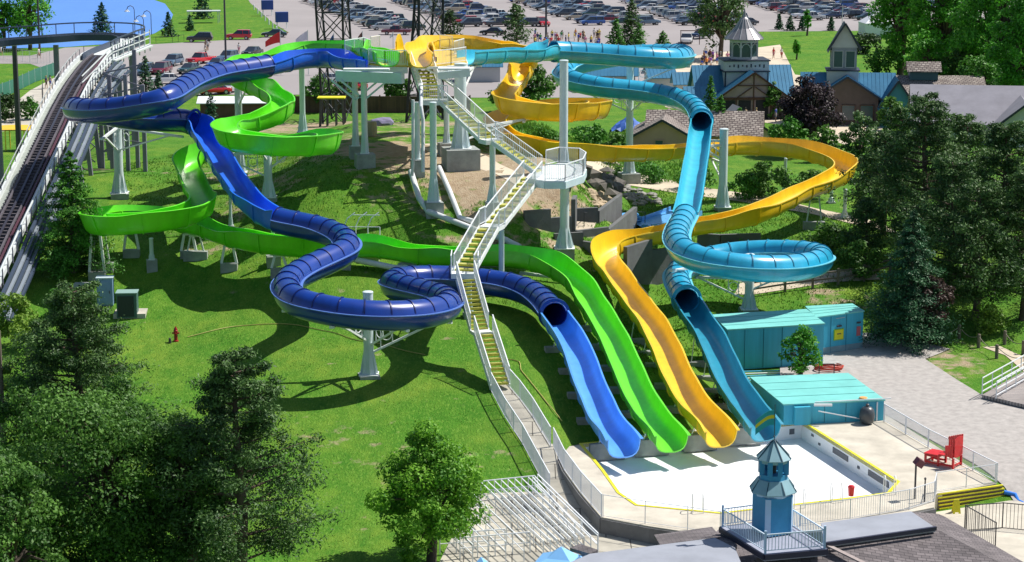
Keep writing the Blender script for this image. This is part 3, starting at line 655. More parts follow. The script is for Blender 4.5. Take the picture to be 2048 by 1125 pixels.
railing([pz(737, 128), pz(770, 132), pz(815, 132)]); railing([pz(868, 132), pz(902, 129), pz(932, 124)])
railing([pz(690, 110, 16.2), pz(727, 104, 16.2), pz(742, 110)]); railing([pz(908, 112), pz(928, 106)]); railing([pz(742, 102), pz(760, 99)])
railing([pz(880, 98), pz(905, 101)])
# hopper walls between the slide entries
for (x0, y0), (x1, y1), m_ in (((727, 118), (742, 104), 'green'), ((858, 112), (872, 124), 'yellow'), ((792, 100), (806, 98), 'yellow')):
    a = pz(x0, y0); c = pz(x1, y1); mb = MB(); N = 10; vs = []; fs = []
    for i in range(N + 1):
        t = i / N; p = a.lerp(c, t) + Vector((0, 0, 0)); hh = .35 + .85 * math.sin(math.pi * (t * .9 + .1))
        for dx, zz in ((-.05, 0), (-.05, hh), (.05, hh), (.05, 0)): vs.append(p + Vector((dx, dx, zz)))
    for i in range(N):
        for j in range(4): fs.append((i * 4 + j, i * 4 + 4 + j, i * 4 + 4 + (j + 1) % 4, i * 4 + (j + 1) % 4))
    mb.add(vs, fs).build('splash_guard', _m[m_ + '_gelcoat'], SLIDE and TW)
W1 = 1.45
T0 = P(842, 132, Z16 - .05); L1 = P(864, 200, 14.0); L1b = P(890, 212, 13.95); L2 = P(975, 277, 12.0); L3 = P(1078, 344, 10.0)
d1, s1 = flight(T0, L1 + Vector((0, .9, 0)), W1)
sq = [L1 + Vector((-.85, .9, 0)), L1 + Vector((1.1, .9, 0)), L1 + Vector((1.1, -.75, 0)), L1 + Vector((-.85, -.75, 0))]
slab_at(sq, L1.z, .3); railing([sq[0], sq[3], sq[2]])
st = L1 + Vector((1.0, -.1, 0)); d2, s2 = flight(st, L2, 1.25)
sq = [L2 + s2 * .65 - d2 * .1, L2 - s2 * .65 - d2 * .1, L2 - s2 * .65 + d2 * 1.0, L2 + s2 * .65 + d2 * 1.0]; slab_at(sq, L2.z, .3); railing([sq[0], sq[3]]); railing([sq[1], sq[2]])
d3, s3 = flight(L2 + d2 * 1.0, L3, 1.25)
BA = [P(x, y, 10.0) for x, y in ((1052, 356), (1090, 362), (1130, 362), (1166, 350), (1172, 337), (1158, 328), (1118, 326), (1092, 332), (1070, 334))]
slab_at(BA, 10.0, .3, 'viewing_balcony'); b = MB()
for i in range(len(BA)): b.beam(BA[i] - Vector((0, 0, .3)), BA[(i + 1) % len(BA)] - Vector((0, 0, .3)), .12, .45)
b.build('balcony_frame', steel_m, TW); railing(BA[1:8], gap=.14)
M4 = P(990, 448, 8.1); L5 = P(928, 543, 6.3); st = P(1066, 352, 10.0)
d4, s4 = flight(st, M4, 1.25)
sq = [M4 + s4 * .65, M4 - s4 * .65, M4 - s4 * .65 + d4 * 1.2, M4 + s4 * .65 + d4 * 1.2]; slab_at(sq, M4.z, .25); railing([sq[0], sq[3]]); railing([sq[1], sq[2]])
L5s = L5; d5, s5 = flight(M4 + d4 * 1.2, L5, 1.25)
sq = [L5 + Vector((-.75, 1.1, 0)), L5 + Vector((.85, 1.1, 0)), L5 + Vector((.85, -.8, 0)), L5 + Vector((-.75, -.8, 0))]; slab_at(sq, L5.z, .3); railing([sq[0], sq[3]]); railing([sq[2], sq[1]])
M6 = P(959, 660, 3.7); B6 = P(1000, 770, 1.42); st = P(931, 556, 6.3)
d6, s6 = flight(st, M6, 1.1, gap=.12); M6b = M6 + d6 * .7
slab_at([M6 + s6 * .55, M6 - s6 * .55, M6b - s6 * .55, M6b + s6 * .55], M6.z, .2)
d7, s7 = flight(M6b, B6, 1.1, gap=.12)
# pipes
pipe_m = mat('white_pipe', (.66, .68, .70), .5, .12, 1.2)
def pipe(pts, r, label, n=10, m=None, cat='pipe', name='water_pipe', group=None):
    o = MB().tube(pts, r, n).build(name, m or pipe_m, smooth=50); return tag(o, label, cat, group)
def GZ(px, py, dz): return G(px, py, dz)
pipe([GZ(822, 358, .5), GZ(838, 408, .4), GZ(856, 436, .4), GZ(950, 472, .4), GZ(1010, 492, .35), GZ(1040, 504, .3)], .21, 'thick white pipe running down the hill from the tower leg, the left one')
pipe([GZ(878, 350, .5), GZ(900, 398, .4), GZ(920, 448, .4), GZ(945, 462, .6)], .19, 'thick white pipe running down the hill, the right one joining the other')
pipe([PY(826, 200, 144), PY(826, 330, 144), PY(824, 352, 144)], .11, 'white vertical pipe climbing the left side of the tower column')
pipe([PY(846, 345, 143), PY(846, 240, 144), PY(842, 215, 144), PY(842, 170, 146)], .13, 'silver jointed pipe climbing between the tower columns')
pipe([GZ(706, 538, .6), GZ(790, 552, .5), GZ(905, 548, .5), GZ(1050, 545, .6)], .2, 'long white pipe lying behind the back dark blue tube strand')
pipe([GZ(1040, 556, .3), GZ(1140, 568, .3)], .12, 'thin grey pipe crossing behind the green chute')
# small gantry frames
g = G(735, 500); e = empty('pipe_gantry', g, 'row of three small white arched frames standing between blue tube and stairs', 'frame')
for k in range(4):
    a = G(688 + k * 24, 490); MB().tube([a, a + Vector((0, 0, 1.2)), a + Vector((.25, 0, 1.75)), a + Vector((.75, 0, 2.15))][:4 if k < 3 else 2], .04, 6).build('arch', rail_m, e)
a = G(688, 490); c = G(760, 490); MB().beam(a + Vector((0, 0, 1.2)), c + Vector((0, 0, 1.2)), .05, .05).beam(a + Vector((0.6, 0, 2.0)), c + Vector((0, 0, 2.0)), .05, .05).build('rail', rail_m, e)
for px, py, lb in ((742, 524, 'small concrete footing under the green slide, left of the stairs'), (835, 536, 'pale concrete footing under the green slide nearer the stairs')):
    g = G(px, py); tag(MB().box((g.x, g.y, g.z + .2), (1.1, 1, .7)).build('concrete_footing', concrete), lb, 'footing')
# ================================================================ ROLLER COASTER
tie_m = mat('dark_ties', (.10, .09, .105), .7, .3, 2); railr = mat('red_rust_rail', (.09, .03, .045), .5, .2, 3); purple = mat('coaster_steel', (.20, .19, .26), .5, .15, 1.5)
pale = mat('coaster_fascia', (.66, .70, .70), .5, .12, 1.2); navy = mat('coaster_dark_steel', (.04, .06, .10), .5)
tp = [(-62, 600, 3.6), (-28, 530, 5.0), (0, 470, 6.2), (36, 398, 7.8), (66, 335, 9.3), (98, 268, 10.9), (128, 206, 12.2), (158, 155, 13.3), (196, 112, 14.2), (240, 92, 14.5), (262, 82, 14.5), (240, 75, 14.5), (170, 74, 14.5), (90, 79, 14.4), (0, 86, 14.2), (-90, 96, 14)]
S = catmull([tuple(P(*p)) for p in tp], .5); V = [Vector(p) for p in S]; N = len(V)
ce = empty('roller_coaster', (V[60].x, V[60].y, 0), 'dark tracked roller coaster lift hill with white side walls left of the slides', 'roller coaster')
fr = []
for i in range(N):
    t = (V[min(i + 1, N - 1)] - V[max(i - 1, 0)]).normalized(); s = t.cross(Vector((0, 0, 1))).normalized(); fr.append((V[i], s, s.cross(t).normalized(), t))
lift = min(range(N), key=lambda i: (V[i] - P(196, 112, 14.2)).length)
b = MB(); i = 0
for i in range(lift + 2):
    o, s, u, t = fr[i]
    c = o - u * .1; b.beam(c - s * .85, c + s * .85, .24, .16)
b.build('track_ties', tie_m, ce)
def rail_run(off, w, h, dz, k0, k1, name, m):
    vs = []; fs = []
    for k in range(k0, k1):
        o, s, u, t = fr[k]; c = o + s * off + Vector((0, 0, dz))
        vs += [c - s * w / 2, c + s * w / 2, c + s * w / 2 + Vector((0, 0, h)), c - s * w / 2 + Vector((0, 0, h))]
    n = k1 - k0
    for i in range(n - 1):
        for j in range(4): fs.append((i * 4 + j, i * 4 + 4 + j, i * 4 + 4 + (j + 1) % 4, i * 4 + (j + 1) % 4))
    fs += [(0, 1, 2, 3), (n * 4 - 1, n * 4 - 2, n * 4 - 3, n * 4 - 4)]
    return MB().add(vs, fs).build(name, m, ce)
rail_run(0, 2.0, .05, -.5, 0, lift, 'track_bed', mat('under_dark', (.008, .008, .012), .9)); rail_run(-.54, .14, .14, 0, 0, lift + 2, 'running_rail', tie_m); rail_run(.54, .14, .14, 0, 0, lift + 2, 'running_rail', tie_m); rail_run(.82, .12, .12, .05, 0, lift + 2, 'side_rail', railr); rail_run(0, .16, .1, -.02, 0, lift, 'lift_chain', mat('chain_steel', (.12, .11, .13), .35, metal=.7))
rail_run(-1.35, .14, .45, -.25, 0, lift + 6, 'fascia_board', pale); rail_run(-1.1, .4, .06, -.28, 0, lift + 4, 'walkway', mat('walkway_grey', (.30, .33, .30), .7, .2, 2))
rail_run(1.15, .4, .4, -.4, 0, lift + 4, 'fascia_board', pale)
for q, (off, dz) in enumerate(((1.75, -.45), (1.95, -.7), (2.15, -.95), (2.35, -1.2), (2.55, -1.45))): rail_run(off, .2, .18, dz, 0, lift + 2, 'side_truss', mat('truss_grey', (.24, .28, .33), .5, .1, 1) if q % 2 else navy)
rail_run(1.4, .1, .1, .55, 0, lift, 'handrail', pale)
for i in range(0, lift + 2, 3):
    o, s, u, t = fr[i]; c = o + s * 1.4; MB().beam(c + Vector((0, 0, .6)), c + Vector((0, 0, -.6)), .07, .07).beam(o + s * 1.3 + Vector((0, 0, -.5)), o + s * 2.5 + Vector((0, 0, -1.35)), .1, .1).build('side_bracket', purple, ce)
    c = o - s * 1.32; MB().beam(c + Vector((0, 0, .1)), c + Vector((0, 0, .75)), .05, .05).build('handrail_post', purple, ce); rail_run(-1.32, .06, .06, .72, 0, lift, 'handrail', pale)
# top curve: trough shaped box track
rail_run(-1.1, .1, .55, -.25, lift - 2, N, 'curve_wall', navy); rail_run(1.1, .1, .55, -.25, lift - 2, N, 'curve_wall', navy); rail_run(0, 2.0, .12, -.3, lift - 2, N, 'curve_bed', pale); rail_run(1.25, .12, .12, 1.15, lift - 1, N, 'handrail', navy)
for i in range(lift - 1, N, 3):
    o, s, u, t = fr[i]; c = o + s * 1.25; MB().beam(c, c + Vector((0, 0, 1.2)), .07, .07).build('handrail_post', navy, ce)
# trestle
for i in range(6, N, 11):
    o, s, u, t = fr[i]; top = o.z - .6; b = MB(); two = i < lift + 8
    for sg in ((-1, 1) if two else (0,)):
        x = o + s * 1.1 * sg; z0 = hz(x.x, x.y) - .3; f = Vector((x.x, x.y, z0)) + s * sg * .5
        if top - z0 > 1: MB().beam(f, Vector((x.x, x.y, top)), .3 if two else .42, .3 if two else .42).build('trestle_post', purple, ce)
    if two and top > 3:
        z0 = hz(o.x, o.y); k = z0 + .5
        while k + 2.4 < top:
            b.beam((*(o - s * 1.2)[:2], k), (*(o + s * 1.2)[:2], k + 2.2), .08, .08); b.beam((*(o + s * 1.2)[:2], k), (*(o - s * 1.2)[:2], k + 2.2), .08, .08); b.beam((*(o - s * 1.2)[:2], k + 2.2), (*(o + s * 1.2)[:2], k + 2.2), .1, .1); k += 2.3
        if b.v: b.build('cross_brace', purple, ce)
# side access structure right of the crest
for k, (px, y0, y1) in enumerate(((218, 150, 330), (250, 150, 335), (268, 100, 340), (285, 170, 330), (200, 190, 320))):
    p = PY(px, y0, 168 - 3 * (k % 2)); q = Vector((p.x, p.y, hz(p.x, p.y) - .3)); MB().beam(q, p, .3, .3).build('trestle_post', purple, ce)
b = MB()
for x0, x1, ys in ((205, 285, (135, 180, 225, 262, 292)),):
    for y in ys: b.beam(PY(x0, y + 12, 167), PY(x1, y - 6, 167), .13, .13)
    for y0, y1 in zip((135, 180, 225, 262), (180, 225, 262, 292)): b.beam(PY(x0, y0 + 12, 167), PY(x1, y1 - 6, 167), .08, .08); b.beam(PY(x0, y1 + 12, 167), PY(x1, y0 - 6, 167), .08, .08)
b.build('cross_brace', purple, ce)
b = MB()
for dz in (0, .5, 1.0): b.beam(PY(165, 178, 166) + Vector((0, 0, dz)), PY(225, 118, 171) + Vector((0, 0, dz)), .07, .07); b.beam(PY(225, 118, 171) + Vector((0, 0, dz)), PY(300, 88, 176) + Vector((0, 0, dz)), .07, .07)
for k in range(8): p = PY(225, 118, 171).lerp(PY(300, 88, 176), k / 7); b.beam(p - Vector((0, 0, .6)), p + Vector((0, 0, 1.2)), .09, .09)
b.beam(PY(225, 122, 171), PY(300, 92, 176), .6, .12)
b.build('service_stairs', pale, ce)
# ================================================================ FENCES, POOL SIDE, SHEDS
mesh_m = mat('fence_white', (.74, .77, .82), .4)
def fence(pts, h, label, gap=.09, m=None, bar=.008, post=2.2, name='fence', cat='fence', group=None, pr=.03, mid=True):
    m = m or mesh_m; pts = [Vector(p) for p in pts]; e = empty(name, pts[0], label, cat, group); up = Vector((0, 0, 1))
    for a, c in zip(pts[:-1], pts[1:]):
        MB().beam(a + up * h, c + up * h, pr * 1.6, pr * 1.6).build('top_rail', m, e)
        if mid: MB().beam(a + up * .08, c + up * .08, pr, pr).build('bottom_rail', m, e)
        L = (c - a).length; n = max(1, round(L / post))
        for i in range(n + (c is pts[-1])): p = a.lerp(c, i / n); MB().beam(p, p + up * (h + .03), pr * 2, pr * 2).build('post', m, e)
        if gap:
            b = MB(); k = int(L / gap)
            for i in range(1, k): p = a.lerp(c, i / k); b.beam(p + up * .08, p + up * h, bar * 2, bar * 2)
            if b.v: b.build('infill', m, e)
    return e
def gp(*a, dz=.03): return [G(x, y, dz) for x, y in a]
walk = drape_poly('walkway', [(985, 776), (1012, 768), (1040, 800), (1068, 836), (1104, 893), (1135, 935), (1110, 985), (1098, 992), (1058, 912), (1030, 865)], slab, .06, 1)
fence(gp((980, 782), (1010, 838), (1045, 892), (1099, 992)), 1.1, 'white mesh fence along the left side of the concrete walkway below the stairs', cat='fence')
fence(gp((1010, 768), (1040, 802), (1066, 838), (1101, 897)), 1.1, 'white mesh fence on the right side of the walkway below the stairs')
fence([P(1107, 897, 0), P(1128, 941, 0), P(1162, 988, 0), P(1203, 1034, 0)], 1.1, 'white mesh fence on the left edge of the raised pool deck')
fence([P(1206, 1035, 0), P(1290, 1048, 0), P(1375, 1060, 0), P(1440, 1070, 0)], 1.1, 'thin white open rail along the front edge of the pool deck', gap=0, pr=.018, post=3.2)
fence([P(1600, 1052, 0), P(1700, 1040, 0), P(1818, 1020, 0), P(1868, 1004, 0), P(1872, 986, 0)], 1.0, 'white barred fence in front of the pool, right of the little lighthouse', gap=.13, pr=.022)
fence([P(1768, 844, 0), P(1856, 896, 0), P(1993, 966, 0)], 1.0, 'white mesh fence between the pool deck and the gravel yard')
fence([P(1872, 985, 0), P(1932, 976, 0), P(1990, 968, 0)], 1.0, 'low white open fence behind the red lifeguard chair at the top of the yellow steps', gap=0, pr=.02)
for i, (px, py, lb) in enumerate(((1672, 1000, 'second white pool ladder, next to the red bin'), (1597, 1012, 'white pool ladder just right of the little lighthouse'), (1778, 985, 'white pool ladder in the right corner of the drained pool'), (1395, 1022, 'white pool ladder left of the little lighthouse'))):
    g = P(px, py, 0); e = empty('pool_ladder', g, lb, 'pool ladder', 'white ladders at the pool edge')
    for k in (-.25, .25):
        MB().tube([g + Vector((k, -.4, 0)), g + Vector((k, -.4, .75)), g + Vector((k, -.2, .9)), g + Vector((k, .1, .8)), g + Vector((k, .15, -.9))], .022, 6).build('handrail', white, e)
    for q in (-.3, -.6): MB().beam(g + Vector((-.25, .15, q)), g + Vector((.25, .15, q)), .06, .04).build('rung', white, e)
red = mat('red_paint', (.62, .02, .025), .4, .1, 3)
g = P(1702, 992, 0); e = empty('litter_bin', g, 'small red bin on the front edge of the drained pool', 'bin')
MB().lathe(g, [(.13, 0), (.16, .42), (.17, .42), (.17, .47), (.14, .47)], 14).build('bin_body', red, e); MB().lathe(g + Vector((0, 0, .47)), [(.15, 0), (.12, .05)], 14).build('lid', red, e)
# lifeguard chair
g = P(1888, 930, 0); e = empty('lifeguard_chair', g, 'big red slatted lifeguard chair standing on the pool deck', 'lifeguard chair'); M = Matrix.Rotation(R(-38), 4, 'Z'); M.translation = g
def lc(name, boxes):
    b = MB()
    for c, d in boxes: b.box(c, d)
    b.xf(M); return b.build(name, red, e)
lc('seat', [((.3, .05, .62), (.85, .95, .06))])
lc('footrest', [((-.52, 0, .56), (.8, .95, .06))] + [((-.52, .0, .46), (.76, .9, .06))])
for x, y in ((-.85, -.4), (-.85, .4), (-.12, -.42), (-.12, .42), (.7, -.42), (.7, .48)): lc('leg', [((x, y, .27), (.1, .1, .54))])
lc('stretcher', [((-.48, -.4, .14), (.75, .06, .09)), ((.3, -.42, .14), (.85, .06, .09)), ((-.48, .4, .14), (.75, .06, .09)), ((-.85, 0, .14), (.06, .8, .09)), ((.7, 0, .14), (.06, .9, .09))])
lc('back_panel', [((.76, -.4 + k * .115, 1.08), (.05, .09, .95 + .12 * math.sin(k * .45))) for k in range(8)] + [((.74, 0, .8), (.04, .95, .1)), ((.74, 0, 1.35), (.04, .95, .08))])
lc('side_panel', [((.02 + k * .115, .5, 1.0 + k * .02), (.09, .05, .8 + k * .04)) for k in range(7)] + [((.35, .47, .75), (.8, .04, .1)), ((.35, .47, 1.3), (.8, .04, .08))])
lc('side_panel', [((.32 + k * .115, -.49, .9), (.09, .05, .55 + k * .05)) for k in range(4)] + [((.5, -.47, .75), (.45, .04, .1))])
# light post
g = P(1828, 1034, -.9); dk = mat('dark_bronze', (.05, .05, .06), .5, .1, 2); e = empty('light_post', g, 'dark post with a box floodlight beside the yellow pool edge', 'light post')
MB().tube([g, g + Vector((0, 0, 2.6))], .05, 8).build('post', dk, e); MB().box(g + Vector((.15, 0, 2.72)), (.42, .34, .36), M=Matrix.Rotation(R(35), 3, 'Y') @ Matrix.Rotation(R(20), 3, 'Z')).build('lamp_head', mat('lamp_box_red', (.14, .03, .05), .4), e)
g = P(1848, 1024, -.5); tag(MB().tube([g, g + Vector((0, 0, 1.6))], .035, 8).lathe(g + Vector((0, 0, 1.6)), [(.05, 0), (.06, .08), (.02, .12)], 8).build('bollard_post', dk), 'short dark post between the floodlight and the yellow steps', 'post')
# yellow steps
e = empty('yellow_steps', P(1875, 1022, -.9), 'wide outdoor steps with bright yellow edges going down from the pool deck', 'steps'); n = 5; brn = mat('step_brown', (.16, .12, .09), .9, .2, 2)
A, B, C, D_ = P(1873, 988, 0), P(2002, 970, 0), P(1878, 1024, -.9), P(2016, 1003, -.9)
for i in range(n):
    t0 = i / n; t1 = (i + 1) / n; z = -.9 * t0 - .01; a = A.lerp(C, t0); b_ = B.lerp(D_, t0); c = A.lerp(C, t1); d = B.lerp(D_, t1)
    MB().prism([a[:2], b_[:2], d[:2], c[:2]], -1.1, z - .001 * i).build('step', brn, e); MB().beam((c.x, c.y, z - .02), (d.x, d.y, z - .02), .11, .06).build('step_edge', yel, e)
drape_poly('pavement', [(1872, 1026), (2018, 1003), (2100, 1002), (2300, 1100), (2300, 1300), (1750, 1300), (1800, 1060)], deckm, .035, 0)
g = P(1912, 1028, -.86); e = empty('wet_floor_sign', g, 'yellow folding wet floor sign at the foot of the yellow steps', 'floor sign')
for s in (-1, 1): MB().add([g + Vector((x, y * s, z)) for x, y, z in ((-.2, .2, 0), (-.1, .21, 0), (-.08, .17, .12), (.08, .17, .12), (.1, .21, 0), (.2, .2, 0), (.13, .02, .72), (-.13, .02, .72))] + [g + Vector((x, (y - .02) * s, z)) for x, y, z in ((-.2, .2, 0), (-.1, .21, 0), (-.08, .17, .12), (.08, .17, .12), (.1, .21, 0), (.2, .2, 0), (.13, .02, .72), (-.13, .02, .72))], [tuple(range(8)), tuple(range(15, 7, -1))] + [(i, i + 8, (i + 1) % 8 + 8, (i + 1) % 8) for i in range(8)]).build('board', yel, e)
pipe([P(2008, 985, -.4), P(2030, 990, -.5), P(2036, 1003, -.7), P(2060, 1015, -.8), P(2090, 1018, -.8)], .12, 'blue curved pipe lying right of the yellow steps', m=mat('blue_pipe', (.03, .2, .7), .3), cat='pipe')
fence([P(1929, 1064, -.9), P(2014, 1072, -.9) + Vector((0, 1, 0)), P(2080, 1066, -.9)], 1.3, 'dark open fence at the lower right below the yellow steps', gap=.16, m=dk, bar=.01, pr=.025)
fence([P(1932, 1066, -.9), P(1990, 1100, -.9)], 1.3, 'dark open fence running toward the viewer at the lower right', gap=.16, m=dk, bar=.01, pr=.025)
# queue railing
g = G(1000, 1040); e = empty('queue_railing', g, 'maze of parallel white queue rails on the paved area below the lawn', 'queue railing')
starts = [(962 + 13.5 * i, 1004 - 1.4 * i, 1.0) for i in range(9)] + [(948, 1030, .8), (934, 1052, .62), (920, 1076, .45), (908, 1096, .3)]
for px, py, k in starts:
    a = G(px, py, .03); c = G(px + 125 * k, py + 120 * k, .03); n = max(2, round((c - a).length / 2.2)); b = MB(); up = Vector((0, 0, 1))
    b.beam(a + up * .95, c + up * .95, .045, .045); b.beam(a + up * .5, c + up * .5, .035, .035)
    for i in range(n + 1): p = a.lerp(c, i / n); b.beam(p, p + up * .95, .045, .045)
    b.build('rail', rail_m, e)
for (a, c) in (((962, 1004), (1070, 992)), ((880, 1112), (1010, 1102)), ((920, 1120), (1060, 1108)), ((1075, 990), (1196, 1112)), ((1065, 996), (1150, 1090))):
    a = G(*a, .03); c = G(*c, .03); up = Vector((0, 0, 1)); b = MB().beam(a + up * 1.0, c + up * 1.0, .05, .05).beam(a + up * .5, c + up * .5, .04, .04)
    for i in range(5): p = a.lerp(c, i / 4); b.beam(p, p + up, .05, .05)
    b.build('rail', rail_m, e)
# ---------------------------------------------------------------- sheds and containers
tealp = mat('teal_wall_paint', (.045, .40, .56), .5, .12, .8, .12, 9, stretch=(4, 4, .3)); tealr = mat('teal_roof_paint', (.18, .56, .52), .55, .12, .7)
def boxy(name, top, z, label, cat, z0=0, base=None, rp=.0, ribs=False):
    T = [P(x, y, z) for x, y in top]; g = Vector((sum(p.x for p in T) / 4, sum(p.y for p in T) / 4, z0)); e = empty(name, g, label, cat)
    b = MB().prism([p[:2] for p in T], z0, z)
    if ribs:
        for i in range(4):
            a, c = T[i], T[(i + 1) % 4]; L = (c - a).length; n = int(L / .28); nn = Vector((c.y - a.y, a.x - c.x, 0)).normalized()
            for k in range(1, n): p = a.lerp(c, k / n); b.beam((p.x, p.y, z0 + .12), (p.x, p.y, z - .1), .12, .02)
    b.build('wall', tealp, e)
    a, c = T[0], T[1]; L = (c - a).length; nn = Vector(((c - a).y, -(c - a).x, 0)).normalized() * .012; sm_ = mat('seam_dark', (.02, .16, .22), .7); k = 1.1
    while k < L - .3: p = a.lerp(c, k / L) + nn; MB().beam((p.x, p.y, z0 + .05), (p.x, p.y, z - .04), .03, .03).build('panel_seam', sm_, e); k += 1.22
    for k in range(3): p = a.lerp(T[3], (k + 1) / 4); q_ = c.lerp(T[2], (k + 1) / 4); MB().beam((p.x, p.y, z + .075), (q_.x, q_.y, z + .075), .05, .03).build('roof_seam', mat('roof_seam', (.13, .42, .40), .6), e)
    q = grow([p[:2] for p in T], .06); MB().prism(q, z, z + .07).build('roof', tealr, e)
    return e, T
e, T = boxy('storage_container', [(1456, 661), (1648, 649), (1612, 621), (1425, 632)], 2.5, 'long teal container with a pale roof under the lower teal tube loop', 'container', ribs=False)
e, T = boxy('storage_container', [(1634, 636), (1727, 624), (1704, 610), (1612, 615)], 2.4, 'short teal container with a yellow panel sign at the edge of the gravel yard', 'container', ribs=False)
a, c = T[0], T[1]; dr = (c - a).normalized(); nn = Vector((dr.y, -dr.x, 0)); rz = math.atan2(dr.y, dr.x)
def onface(t, z, w, h, m, name, th=.03): p = a.lerp(c, t) + nn * (th / 2 + .01); return MB().box((p.x, p.y, z), (w, th, h), rz=rz).build(name, m, e)
onface(.47, 1.15, .78, .72, mat('sign_green', (.25, .5, .05), .5), 'sign_frame'); onface(.47, 1.15, .68, .6, yel, 'sign_board', .05); onface(.47, 1.2, .3, .06, dk, 'sign_mark', .07)
onface(.47, 1.7, .34, .1, dk, 'sign_lamp', .1); onface(.9, 1.2, .3, .6, mat('sign_pink', (.5, .12, .14), .6), 'notice'); onface(.9, 1.75, .3, .1, dk, 'notice_head', .04); onface(.5, 2.2, .7, .05, mat('faint_grey', (.35, .45, .5), .6), 'lettering', .02)
MB().prism([(a + nn * .02)[:2], (c + nn * .02)[:2], (c - nn * .1)[:2], (a - nn * .1)[:2]], 0, .42).build('plinth', mat('plinth_grey', (.2, .3, .34), .8, .2, 2), e)
e, T = boxy('pump_shed', [(1568, 811), (1768, 802), (1695, 749), (1502, 757)], 1.12, 'low flat teal pump shed with a pale roof beside the pool', 'shed')
a, c = T[0], T[1]; dr = (c - a).normalized(); nn = Vector((dr.y, -dr.x, 0)); rz = math.atan2(dr.y, dr.x)
onface(.17, .55, .9, 1.0, tealp, 'wall_bay', .35); onface(.93, .55, .08, 1.05, rail_m, 'door_post', .06)
b = MB(); p0 = a.lerp(c, .28) + nn * .3; b.beam(p0 + Vector((0, 0, .02)), p0 + dr * 1.0 + nn * .1, .12, .12); b.build('pipe_fitting', rail_m, e)
MB().beam(a.lerp(c, .33) + nn * .25 - Vector((0, 0, .35)), a.lerp(c, .8) + nn * .3 - Vector((0, 0, .95)), .05, .05).build('pipe_fitting', rail_m, e)
MB().beam(a.lerp(c, .3) + nn * .1 + Vector((0, 0, .12)), c + dr * .4 + Vector((0, 0, .12)), .05, .05).build('pipe_fitting', rail_m, e)
p = a.lerp(c, .8) + nn * .55; p.z = 0; e2 = empty('filter_tank', p, 'round dark grey filter tank in front of the low teal shed', 'tank')
tk = mat('tank_grey', (.06, .07, .08), .35); MB().lathe(p, [(.2, 0), (.36, .12), (.42, .35), (.43, .55), (.38, .8), (.25, .95), (.08, 1.0)], 20).build('tank_body', tk, e2, smooth=60); MB().lathe(p + Vector((0, 0, 1.0)), [(.1, 0), (.1, .1), (.05, .14)], 10).build('valve', dk, e2)
orr = mat('orange_lid', (.7, .35, .1), .6); p = a.lerp(c, .8) + Vector((0, .3, .12)); tag(MB().lathe(p, [(.22, 0), (.24, .03), (.2, .06)], 12).build('lid', orr), 'round orange lid lying on the pump shed roof', 'lid')
hose = mat('red_hose', (.6, .06, .03), .5); g = P(1655, 742, .0); b = MB(); 
pts = [g + Vector(((.75 + .1 * math.sin(i * .37)) * math.cos(i * .35) * (1 + (i % 18) * .01), (.55 + .06 * math.cos(i * .5)) * math.sin(i * .35), .06 + .004 * i)) for i in range(75)]; tag(b.tube(pts, .035, 6).build('hose_coil', hose, smooth=60), 'coiled red hose on the gravel behind the pump shed', 'hose')
g = P(1668, 748, 0); tag(MB().beam(g, g + Vector((0, 0, .6)), .06, .06).beam(g + Vector((-.9, 0, .6)), g + Vector((0, 0, .6)), .06, .06).beam(g + Vector((-.9, 0, 0)), g + Vector((-.9, 0, .6)), .06, .06).build('square_stand', dk), 'dark square pipe frame beside the red hose coil', 'frame')
for i in range(5): pipe([P(1440 + 3 * i, 745 + 5 * i, .3), P(1560, 742 + 4 * i, .3)], .05, f'thin pipe running behind the low teal shed, {ORD[i]} from the back', name='feed_pipe', m=pipe_m if i % 2 else tealp, group='thin pipes behind the teal shed')
# cabinets
def cabinet(px, py, w, d, h, m, label, rz=R(4), door=True, m2=None):
    g = G(px, py); e = empty('electric_cabinet', g, label, 'cabinet'); M = Matrix.Rotation(rz, 4, 'Z'); M.translation = g
    MB().box((0, 0, h / 2), (w, d, h)).xf(M).build('body', m, e); MB().box((0, 0, h + .03), (w + .1, d + .1, .06)).xf(M).build('top', m2 or m, e)
    MB().box((-.04 * w, -d / 2 - .015, h * .48), (w * .8, .03, h * .84)).xf(M).build('door', m2 if m2 and h > 5 else (mat('vent_dark', (.02, .03, .035), .6) if door == 2 else m), e); MB().box((w * .3, -d / 2 - .05, h * .5), (.04, .05, .18)).xf(M).build('handle', dk, e)
cabinet(212, 610, 1.0, .8, 1.75, mat('cabinet_blue', (.20, .32, .50), .5, .1, 2), 'tall grey blue electric cabinet behind the bushy pine', m2=mat('cabinet_edge', (.5, .6, .66), .5))
cabinet(256, 634, 1.25, 1.1, 1.55, mat('cabinet_green', (.06, .13, .13), .5, .1, 2), 'dark green transformer box with black vented front on a concrete pad', door=2, m2=mat('cabinet_green_top', (.25, .38, .36), .5))
g = G(262, 628); MB().box((g.x, g.y, g.z), (2.0, 1.9, .3), rz=R(4)).build('cabinet_pad', concrete)['kind'] = 'structure'
g = G(168, 590); tag(MB().box((g.x, g.y, g.z + .3), (1.2, .7, .9)).build('low_box', mat('grey_metal', (.35, .38, .38), .6)), 'low grey box left of the tall blue cabinet', 'box')
